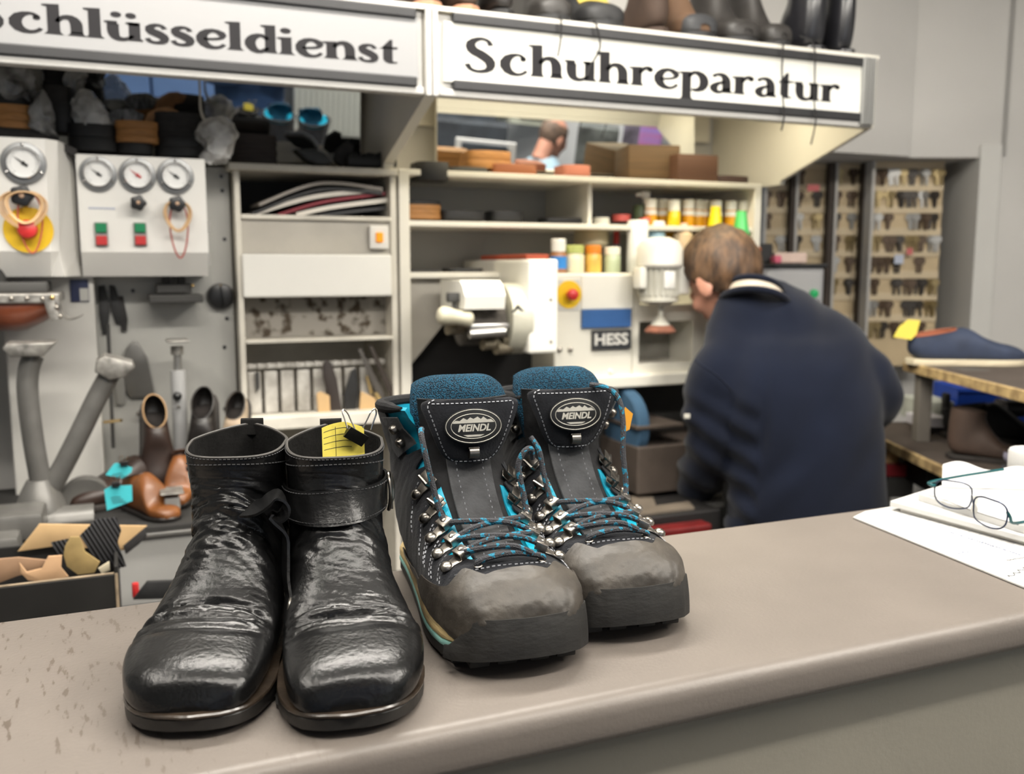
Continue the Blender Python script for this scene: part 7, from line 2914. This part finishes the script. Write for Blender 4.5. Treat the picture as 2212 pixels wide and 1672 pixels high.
def hand_parts(b, W, d, palm_n, curl=.5, side=1):
    """wrist W, pointing along d, palm facing palm_n"""
    d = d.normalized()
    n = (palm_n - d * palm_n.dot(d)).normalized()
    s_ = d.cross(n) * side
    b.tube([W, W + d * .03, W + d * .06, W + d * .088], [.024, .030, .036, .034], 14, flat=.5, up=s_)
    for i, (o, L) in enumerate(((-.028, .070), (-.009, .078), (.010, .074), (.028, .058))):
        base = W + d * .082 + s_ * o
        pts = [base]
        a = .15 + .12 * i * curl
        for k in range(3):
            a += curl * (.55 + .1 * k)
            pts.append(pts[-1] + (d * math.cos(a) + n * math.sin(a)) * L * (.42, .32, .26)[k])
        b.tube(curve(pts, 9), [.0088, .0086, .0085, .0083, .008, .0078, .0075, .007, .0055], 8)
    t0 = W + d * .030 - s_ * .026
    b.tube(curve([t0, t0 + d * .026 - s_ * .018 + n * .008, t0 + d * .050 - s_ * .022 + n * .020, t0 + d * .070 - s_ * .016 + n * .030], 9), [.013, .012, .0115, .011, .0105, .010, .0095, .009, .007], 10)


def rings_of(spec, n=32, k=.85):
    """spec rows: centre, half width, half depth, tilt (forward lean of the ring)"""
    out = []
    for c, w, d, tl in spec:
        c = V(c)
        out.append([c + V((w * math.copysign(abs(math.cos(a)) ** k, math.cos(a)), d * math.sin(a) * math.cos(tl), d * math.sin(a) * math.sin(tl))) for a in [2 * PI * q / n for q in range(n)]])
    return out


def folds(mb, nr, fn):
    for i, p in enumerate(mb.v):
        mb.v[i] = p + nr[i] * fn(p)
    return mb


def hair_shell(H, zmin=-.05, thick=.011, seed=0., crown=1.):
    b = MB()
    n, m = 56, 36
    rings = []
    for i in range(m + 1):
        ph = -PI / 2 + PI * i / m
        ring = []
        for k in range(n):
            th = 2 * PI * k / n
            u = V((math.cos(ph) * math.cos(th), math.cos(ph) * math.sin(th), math.sin(ph)))
            p = V((u.x * .074, u.y * .094 - .012, u.z * .094 + .035))
            # hairline: high over the face, low at the nape, curved round the ears
            line = lerp(-.062, .078, sstep(-.2, .75, u.y)) + .020 * math.exp(-((u.y - .05) / .2) ** 2) * abs(u.x)
            e = sstep(line - .012, line + .022, p.z)
            q = thick * e * (1 + .35 * noise.noise(V((u.x * 4, u.y * 4, u.z * 3 + seed))) + .35 * noise.noise(V((th * 9, ph * 3, seed)))) - .010 * (1 - e)
            ring.append(p + u * q)
        rings.append(ring)
    b.loft(rings, T=H)
    return b


# ---------------------------------------------------------------- the man at the machine
DM = 2.2
mrt = atd(1742, 1000, DM)
man = thing('person', 'man in a navy fleece seen from behind, bending over his work', 'person', (mrt.x, mrt.y, 0), -YAW)
MWm = wm(man)
inv = MWm.inverted()


def ml(x, y, d):
    """picture point at viewing depth d, in the frame of the man"""
    return inv @ atd(x, y, d)


kd = lambda px, d: px * d / 2000
spec = []
for y, cx, hw, dp, d in ((1275, 1742, 172, .125, 2.17), (1180, 1744, 180, .130, 2.165), (1100, 1744, 180, .132, 2.165), (1000, 1738, 176, .132, 2.17), (900, 1728, 172, .136, 2.18), (820, 1716, 176, .140, 2.20),
                         (760, 1704, 180, .138, 2.225), (715, 1694, 168, .126, 2.25), (682, 1682, 138, .110, 2.255), (655, 1668, 116, .094, 2.262), (636, 1660, 92, .086, 2.266), (622, 1654, 74, .074, 2.272), (612, 1650, 62, .062, 2.278)):
    c = ml(cx, y, d + .04)
    spec.append((c, kd(hw, d), dp, R(12) if y > 700 else R(24)))
armL = [ml(1606, 752, 2.26), ml(1554, 806, 2.235), ml(1534, 875, 2.22), ml(1534, 955, 2.24), ml(1522, 1010, 2.32), ml(1508, 1060, 2.38)]
armR = [ml(1784, 745, 2.28), ml(1848, 794, 2.26), ml(1884, 836, 2.26), ml(1884, 872, 2.30), ml(1850, 905, 2.42), ml(1800, 935, 2.53)]
rL = [.050, .066, .064, .064, .060, .048]
rR = [.050, .064, .062, .060, .056, .048]


def arm_tube(b, P, Rr, sc=1., n=18):
    m = 30
    b.tube(curve(P, m), [catmull([(r,) for r in Rr], 5 * k / (m - 1))[0] * sc for k in range(m)], n)


b = MB()
b.loft(rings_of(spec))
arm_tube(b, armL, rL)
arm_tube(b, armR, rR)
fl_, nr = remesh(b, .011, 14, .6)


def man_folds(p):
    # long soft drapes running from the shoulders to the hem and a gather at the lower left
    f = noise.noise(V((p.x * 7 - p.z * 3.2, p.y * 2, p.z * 2.2))) * .017
    f += noise.noise(V((p.x * 16 - p.z * 8, p.y * 4, p.z * 5 + 3))) * .007
    q = (p.x + .03) * .55 + (p.z - 1.05)
    f -= .010 * math.exp(-((p.x + .125 + .05 * (1.2 - p.z)) / .012) ** 2) * sstep(1.32, 1.15, p.z) * sstep(.93, 1.02, p.z) * (p.y < .1)
    f += .008 * math.exp(-((p.x + .12 - .8 * (p.z - .86)) / .035) ** 2) * sstep(1.02, .9, p.z)
    f -= .007 * math.exp(-((p.x + .19 - .9 * (p.z - .86)) / .03) ** 2) * sstep(1.02, .9, p.z)
    if p.x < -.14 and p.z < 1.16:
        f += .006 * math.sin(p.z * 95 + p.x * 60) * sstep(1.16, 1.06, p.z)
    return f


folds(fl_, nr, man_folds)
sweater = fl_.build('fleece_sweater', FLEECE, man, local=True, smooth=70)
# open stand collar round the neck: beige band with a navy edge
bk = ml(1648, 606, 2.240)
cy0, sl = .070, .42


def ring_pt(a, r, dz):
    return bk + V((0, cy0, -sl * cy0)) + V((r * .98 * math.cos(a), r * math.sin(a) * 1.08, -sl * r * math.sin(a) + .014 * math.cos(a) * -1 + dz))


b = MB()
b.slab(lambda u, w: (ring_pt(2 * PI * u, lerp(.084, .066, w), lerp(-.034, .004, w)), V((-math.cos(2 * PI * u), -math.sin(2 * PI * u), 0))), 60, 6, .006)
b.build('collar_band', BEIGE, sweater, local=True, smooth=70)
b = MB()
b.tube([ring_pt(2 * PI * k / 60, 0.066, .008) for k in range(60)], .0070, 10, True)
b.build('collar_edge', FLEECE, sweater, local=True)
b = MB()
b.tube([ring_pt(2 * PI * k / 60, .083, -.028) for k in range(60)], .0085, 10, True)
b.build('collar_seam', FLEECE, sweater, local=True)
# seams of the drop shoulders and a small woven label on the sleeve
b = MB()
seam = [ml(1502, 778, 2.17), ml(1520, 792, 2.145), ml(1545, 808, 2.135), ml(1568, 830, 2.135), ml(1582, 846, 2.14)]
b.tube(curve(seam, 20), .0030, 6)
b.build('sleeve_seam', FLEECE, sweater, local=True)
b = MB()
b.box(ml(1484, 899, 2.165), (.014, .004, .011), .001)
b.build('sleeve_label', mat('pale label', (.55, .53, .47), rough=.7, var=0), sweater, local=True, smooth=0)
# head
hc = ml(1566, 612, 2.37)
Hm = M.Translation(hc) @ rotm(0, 0, R(30)) @ rotm(R(-38), 0, 0) @ rotm(0, R(-6), 0) @ M.Scale(1.06, 4)
b = MB()
head_parts(b, Hm)
neck_parts(b, Hm, ml(1645, 700, 2.33), .050)
# torso, hips and legs under the clothes
b.loft(rings_of([(c, w * .86, d * .82, t_) for c, w, d, t_ in spec[1:-4]], 24))
arm_tube(b, armL, [r * .72 for r in rL], 1., 14)
arm_tube(b, armR, [r * .72 for r in rR], 1., 14)
hand_parts(b, armL[-1] + V((0, .02, -.01)), V((.25, .8, -.45)), V((.5, 0, -.8)), .7, -1)
hand_parts(b, armR[-1] + V((-.01, .02, -.005)), V((-.55, .75, -.2)), V((-.2, 0, -1)), .7, 1)
hip = V((0.0, .0, .80))
for s_ in (-1, 1):
    b.tube(curve([hip + V((s_ * .09, .02, .06)), V((s_ * .10, .0, .62)), V((s_ * .105, .02, .45)), V((s_ * .11, -.01, .25)), V((s_ * .115, -.02, .09))], 16), [.075, .080, .082, .08, .078, .074, .068, .062, .060, .060, .058, .054, .05, .045, .042, .042], 16)
    b.ell((s_ * .12, .05, .055), (.045, .125, .045), n=16, m=10)
bd_, nr = remesh(b, .0065, 3)
body = bd_.build('body', SKIN, man, local=True, smooth=80)
hb2 = hair_shell(Hm, thick=.012, seed=2.)
hb2.build('hair', HAIRM, man, local=True, smooth=60)
for s_ in (-1, 1):
    b = MB()
    b.ell((s_ * .030, .0795, .002), (.011, .007, .007), Hm, 14, 8)
    e = b.build('eye', mat('eye white', (.7, .68, .65), rough=.2, var=0), man, local=True)
    b = MB()
    b.ell((s_ * .030, .0855, .002), (.005, .003, .005), Hm, 12, 8)
    b.build('iris', mat('iris', (.05, .035, .02), rough=.2, var=0), e, local=True)
b = MB()
for s_ in (-1, 1):
    b.tube(curve([hip + V((s_ * .085, .02, .10)), V((s_ * .10, .0, .62)), V((s_ * .105, .02, .45)), V((s_ * .11, -.01, .25)), V((s_ * .115, -.02, .085))], 16), [.095, .095, .094, .092, .09, .088, .086, .082, .08, .078, .077, .076, .075, .074, .074, .074], 18)
b.ell((0, .02, .86), (.14, .10, .09), n=24, m=12)
tr_, nr = remesh(b, .012, 4)
tr_.build('trousers', TROU, man, local=True, smooth=70)
for s_ in (-1, 1):
    b = MB()
    b.loft([[V((s_ * .12 + w * math.cos(a), .05 + L * math.sin(a), z)) for a in [2 * PI * k / 24 for k in range(24)]] for w, L, z in ((.054, .138, .0), (.056, .14, .03), (.054, .136, .06), (.046, .11, .095), (.042, .06, .12))])
    b.build('work_shoe', BLACK, man, local=True)


# ---------------------------------------------------------------- people and things seen only in the mirrors
def bystander(name, label, x, y, rz, jacket, hair, stoop=0., arms='camera', seat=False, bald=False, scale=1.):
    t = thing(name, label, 'person', (x, y, 0), rz)
    dz = -.46 if seat else 0
    lean = stoop
    sp = []
    for z, w, d in ((.86, .175, .125), (.98, .178, .125), (1.10, .182, .128), (1.22, .192, .130), (1.34, .196, .125), (1.42, .175, .105), (1.47, .11, .08), (1.50, .066, .062)):
        sp.append((V((0, (z - .86) * lean, z + dz)), w, d, R(6)))
    shz = 1.40 + dz
    yo = (1.40 - .86) * lean
    aL = []
    for s_ in (-1, 1):
        if arms == 'camera':
            aL.append([V((s_ * .185, yo, shz)), V((s_ * .225, yo + .02, shz - .12)), V((s_ * .235, yo + .05, shz - .26)), V((s_ * .20, yo + .11, shz - .30)), V((s_ * .13, yo + .16, shz - .30)), V((s_ * .07, yo + .19, shz - .30))])
        else:
            aL.append([V((s_ * .185, yo, shz)), V((s_ * .215, yo + .04, shz - .12)), V((s_ * .22, yo + .08, shz - .25)), V((s_ * .19, yo + .17, shz - .28)), V((s_ * .14, yo + .26, shz - .28)), V((s_ * .10, yo + .32, shz - .27))])
    rr = [.072, .064, .060, .056, .050, .042]
    b = MB()
    b.loft(rings_of(sp))
    for A_ in aL:
        arm_tube(b, A_, rr)
    jm, nr = remesh(b, .013, 6)
    folds(jm, nr, lambda p: .010 * noise.noise(V((p.x * 9, p.y * 6, p.z * 7))))
    j = jm.build('jacket', jacket, t, local=True, smooth=70)
    H = M.Translation((0, yo + .03 + .16 * lean, 1.63 + dz - .10 * lean)) @ rotm(R(-10 - 45 * lean), 0, 0)
    b = MB()
    head_parts(b, H)
    neck_parts(b, H, V((0, yo, 1.47 + dz)))
    b.loft(rings_of([(c, w * .85, d * .8, q) for c, w, d, q in sp[:-1]], 20))
    for A_, s_ in zip(aL, (-1, 1)):
        arm_tube(b, A_, [r * .7 for r in rr], 1., 12)
        hand_parts(b, A_[-1], V((-s_ * .8, .3, .25)) if arms == 'camera' else V((-s_ * .25, 1, -.2)), V((0, 1, 0)) if arms == 'camera' else V((0, 0, -1)), .8, s_)
    for s_ in (-1, 1):
        if seat:
            L_ = [V((s_ * .09, .0, .46)), V((s_ * .11, .22, .50)), V((s_ * .115, .42, .48)), V((s_ * .115, .44, .25)), V((s_ * .115, .40, .06))]
        else:
            L_ = [V((s_ * .09, .0, .88)), V((s_ * .10, .01, .66)), V((s_ * .105, .02, .48)), V((s_ * .11, -.01, .26)), V((s_ * .115, -.02, .07))]
        b.tube(curve(L_, 14), [.095, .094, .09, .084, .076, .07, .064, .06, .058, .056, .052, .046, .042, .04], 14)
        fy = .46 if seat else .04
        b.ell((s_ * .118, fy, .05), (.043, .125, .042), n=14, m=8)
    bm_, nr = remesh(b, .009, 3)
    bm_.build('body', SKIN, t, local=True, smooth=80)
    if bald:
        hs = hair_shell(H, thick=.006, seed=5.)
        # ring of short hair below a bare crown
        keep = []
        iH = H.inverted()
        idx = {i for i, p in enumerate(hs.v) if (iH @ p).z < .085}
        hs.f = [f for f in hs.f if all(i in idx for i in f)]
        hs.m = [0] * len(hs.f)
        hs.build('hair', hair, t, local=True, smooth=60)
    else:
        hair_shell(H, thick=.012, seed=8.).build('hair', hair, t, local=True, smooth=60)
    b = MB()
    for s_ in (-1, 1):
        if seat:
            L_ = [V((s_ * .085, .0, .48)), V((s_ * .11, .22, .50)), V((s_ * .115, .40, .48)), V((s_ * .115, .44, .27)), V((s_ * .115, .41, .08))]
        else:
            L_ = [V((s_ * .085, .0, .92)), V((s_ * .10, .01, .66)), V((s_ * .105, .02, .48)), V((s_ * .11, -.01, .26)), V((s_ * .115, -.02, .08))]
        b.tube(curve(L_, 14), [.115, .112, .106, .10, .094, .088, .082, .08, .078, .076, .075, .074, .073, .073], 16)
    b.ell((0, .0, .50 if seat else .92), (.165, .125, .10), n=20, m=10)
    tm, nr = remesh(b, .014, 4)
    tm.build('trousers', TROU, t, local=True, smooth=70)
    return t


bystander('person', 'standing person in a blue jacket reflected in the left mirror', .08, -.36, R(-10), mat('blue jacket', (.020, .060, .16), rough=.8, var=.3, vs=5), HAIRM)


def mirror_box(name, label, cat, mir, x0, x1, y0, y1, dist, dep, m, z0=None, group='things across the room seen in the mirrors'):
    c = mir.reflected((x0 + x1) / 2, (y0 + y1) / 2, dist)
    p = mir.on((x0 + x1) / 2, (y0 + y1) / 2)
    tot = (p - CP).length + dist
    w_, h_ = (x1 - x0) / 2000 * tot, (y1 - y0) / 2000 * tot
    dv = (c - p)
    az = math.atan2(-dv.x, -dv.y)
    zb4 = c.z - h_ / 2
    zl = zb4 if z0 is None else z0
    b = MB()
    b.box((0, 0, (zb4 + h_ - zl) / 2), (w_, dep, zb4 + h_ - zl), .006)
    o = b.build(name, m, None, smooth=0)
    o.location = (c.x, c.y, zl)
    o.rotation_euler.z = PI - az
    return tag(o, label, cat, group)


BLUW = mat('sky blue cabinet', (.19, .33, .66), rough=.45, var=.1, vs=3)
NAVW = mat('navy cabinet', (.012, .035, .11), rough=.5, var=.1)
cbn = thing('blue_cabinet', 'large blue cabinet across the room reflected in the left mirror', 'cabinet', (-.8, -2.3, 0))
for x0, x1, z0, z1, m, nm in ((-2.1, -.74, .0, .62, BLUW, 'body'), (-.72, .12, .30, .62, BLUW, 'upper_door'), (-.72, .12, .0, .27, NAVW, 'lower_door'), (-.74, -.72, 0, .62, NAVW, 'gap_strip')):
    b = MB()
    b.bx((x0, -2.46, z0), (x1, -2.15 if 'gap' not in nm else -2.17, z1), .006)
    b.build(nm, m, cbn, smooth=0)
rad_ = thing('radiator', 'white ribbed radiator under the shop front reflected in the left mirror', 'radiator', (.8, -2.3, 0))
b = MB()
b.bx((.22, -2.45, .03), (1.6, -2.40, .75), .004)
b.build('panel', mat('radiator white', (.60, .62, .58), rough=.4, var=.03), rad_, smooth=0)
b = MB()
for k in range(34):
    b.bx((.23 + k * .04, -2.40, .05), (.25 + k * .04, -2.385, .73), .003)
b.build('ribs', mat('radiator white', (.60, .62, .58)), rad_, smooth=0)
# the second man, reflected in the mirror under the lit sign
q = M2.reflected(1178, 306, 3.0)
bal = bystander('person', 'balding man in a pale blue jacket reflected in the right mirror', q.x - .15, q.y - .06, R(-110), mat('pale blue jacket', (.30, .42, .50), rough=.85, var=.15, vs=5), mat('grey brown hair', (.13, .085, .06), rough=.7, var=.4, vs=30), stoop=.35, arms='desk', bald=True)
bal.location.z += (q.z - 1.60)
DKC = mat('dark blue grey cloth', (.045, .055, .068), rough=.85, var=.5, vs=7)
mirror_box('coat_rack_bag', 'dark bags hanging in a heap, left in the right mirror', 'bags', M2, 925, 1068, 205, 268, 3.6, .3, DKC)
mirror_box('dark_bag', 'dark travel bag below the hanging bags in the right mirror', 'bag', M2, 925, 1090, 262, 330, 3.4, .3, mat('dark bag cloth', (.03, .036, .045), rough=.8, var=.5, vs=9))
mirror_box('wall_shelf', 'cream wall shelf with small pictures seen in the right mirror', 'shelf', M2, 1040, 1190, 206, 262, 4.3, .2, mat('mirror cream', (.52, .54, .45), rough=.6, var=.1))
mirror_box('picture_frame', 'blue picture in a frame on the wall shelf in the mirror', 'picture', M2, 1060, 1100, 216, 250, 4.15, .02, mat('picture blue', (.10, .24, .42), rough=.5, var=.3, vs=14))
mirror_box('picture_frame', 'black framed white picture on the wall shelf in the mirror', 'picture', M2, 1122, 1176, 216, 252, 4.15, .02, mat('picture black', (.05, .06, .06), rough=.5, var=.1))
mirror_box('white_card', 'white card inside the black frame in the mirror', 'card', M2, 1132, 1166, 224, 244, 4.12, .01, PAP)
mirror_box('notice_board', 'white framed dark board in front of the man in the mirror', 'board', M2, 985, 1112, 304, 350, 2.4, .02, PAP)
mirror_box('dark_board', 'dark board inside the white frame in the mirror', 'board', M2, 997, 1094, 312, 350, 2.37, .02, DKC)
mirror_box('machine_heap', 'dark grey machine beside the balding man in the mirror', 'machine', M2, 1246, 1330, 275, 372, 3.0, .25, z0=0., m=mat('dark machine grey', (.11, .12, .115), rough=.6, var=.7, vs=12))
mirror_box('display_rack', 'dark display rack at the right of the mirror', 'rack', M2, 1345, 1402, 236, 380, 3.3, .2, z0=0., m=mat('rack dark', (.13, .12, .15), rough=.7, var=.6, vs=16))
mirror_box('coloured_boxes', 'red and violet boxes on the display rack in the mirror', 'boxes', M2, 1386, 1432, 238, 312, 3.05, .2, mat('red violet', (.55, .09, .13), rough=.6, var=0, vs=9, col2=(.26, .20, .55), stretch=(.2, .2, 1.6)))
mirror_box('red_pole', 'thin red pole on the grey wall in the mirror', 'pole', M2, 1298, 1306, 232, 290, 4.2, .03, mat('red pole', (.42, .03, .05), rough=.5, var=0))
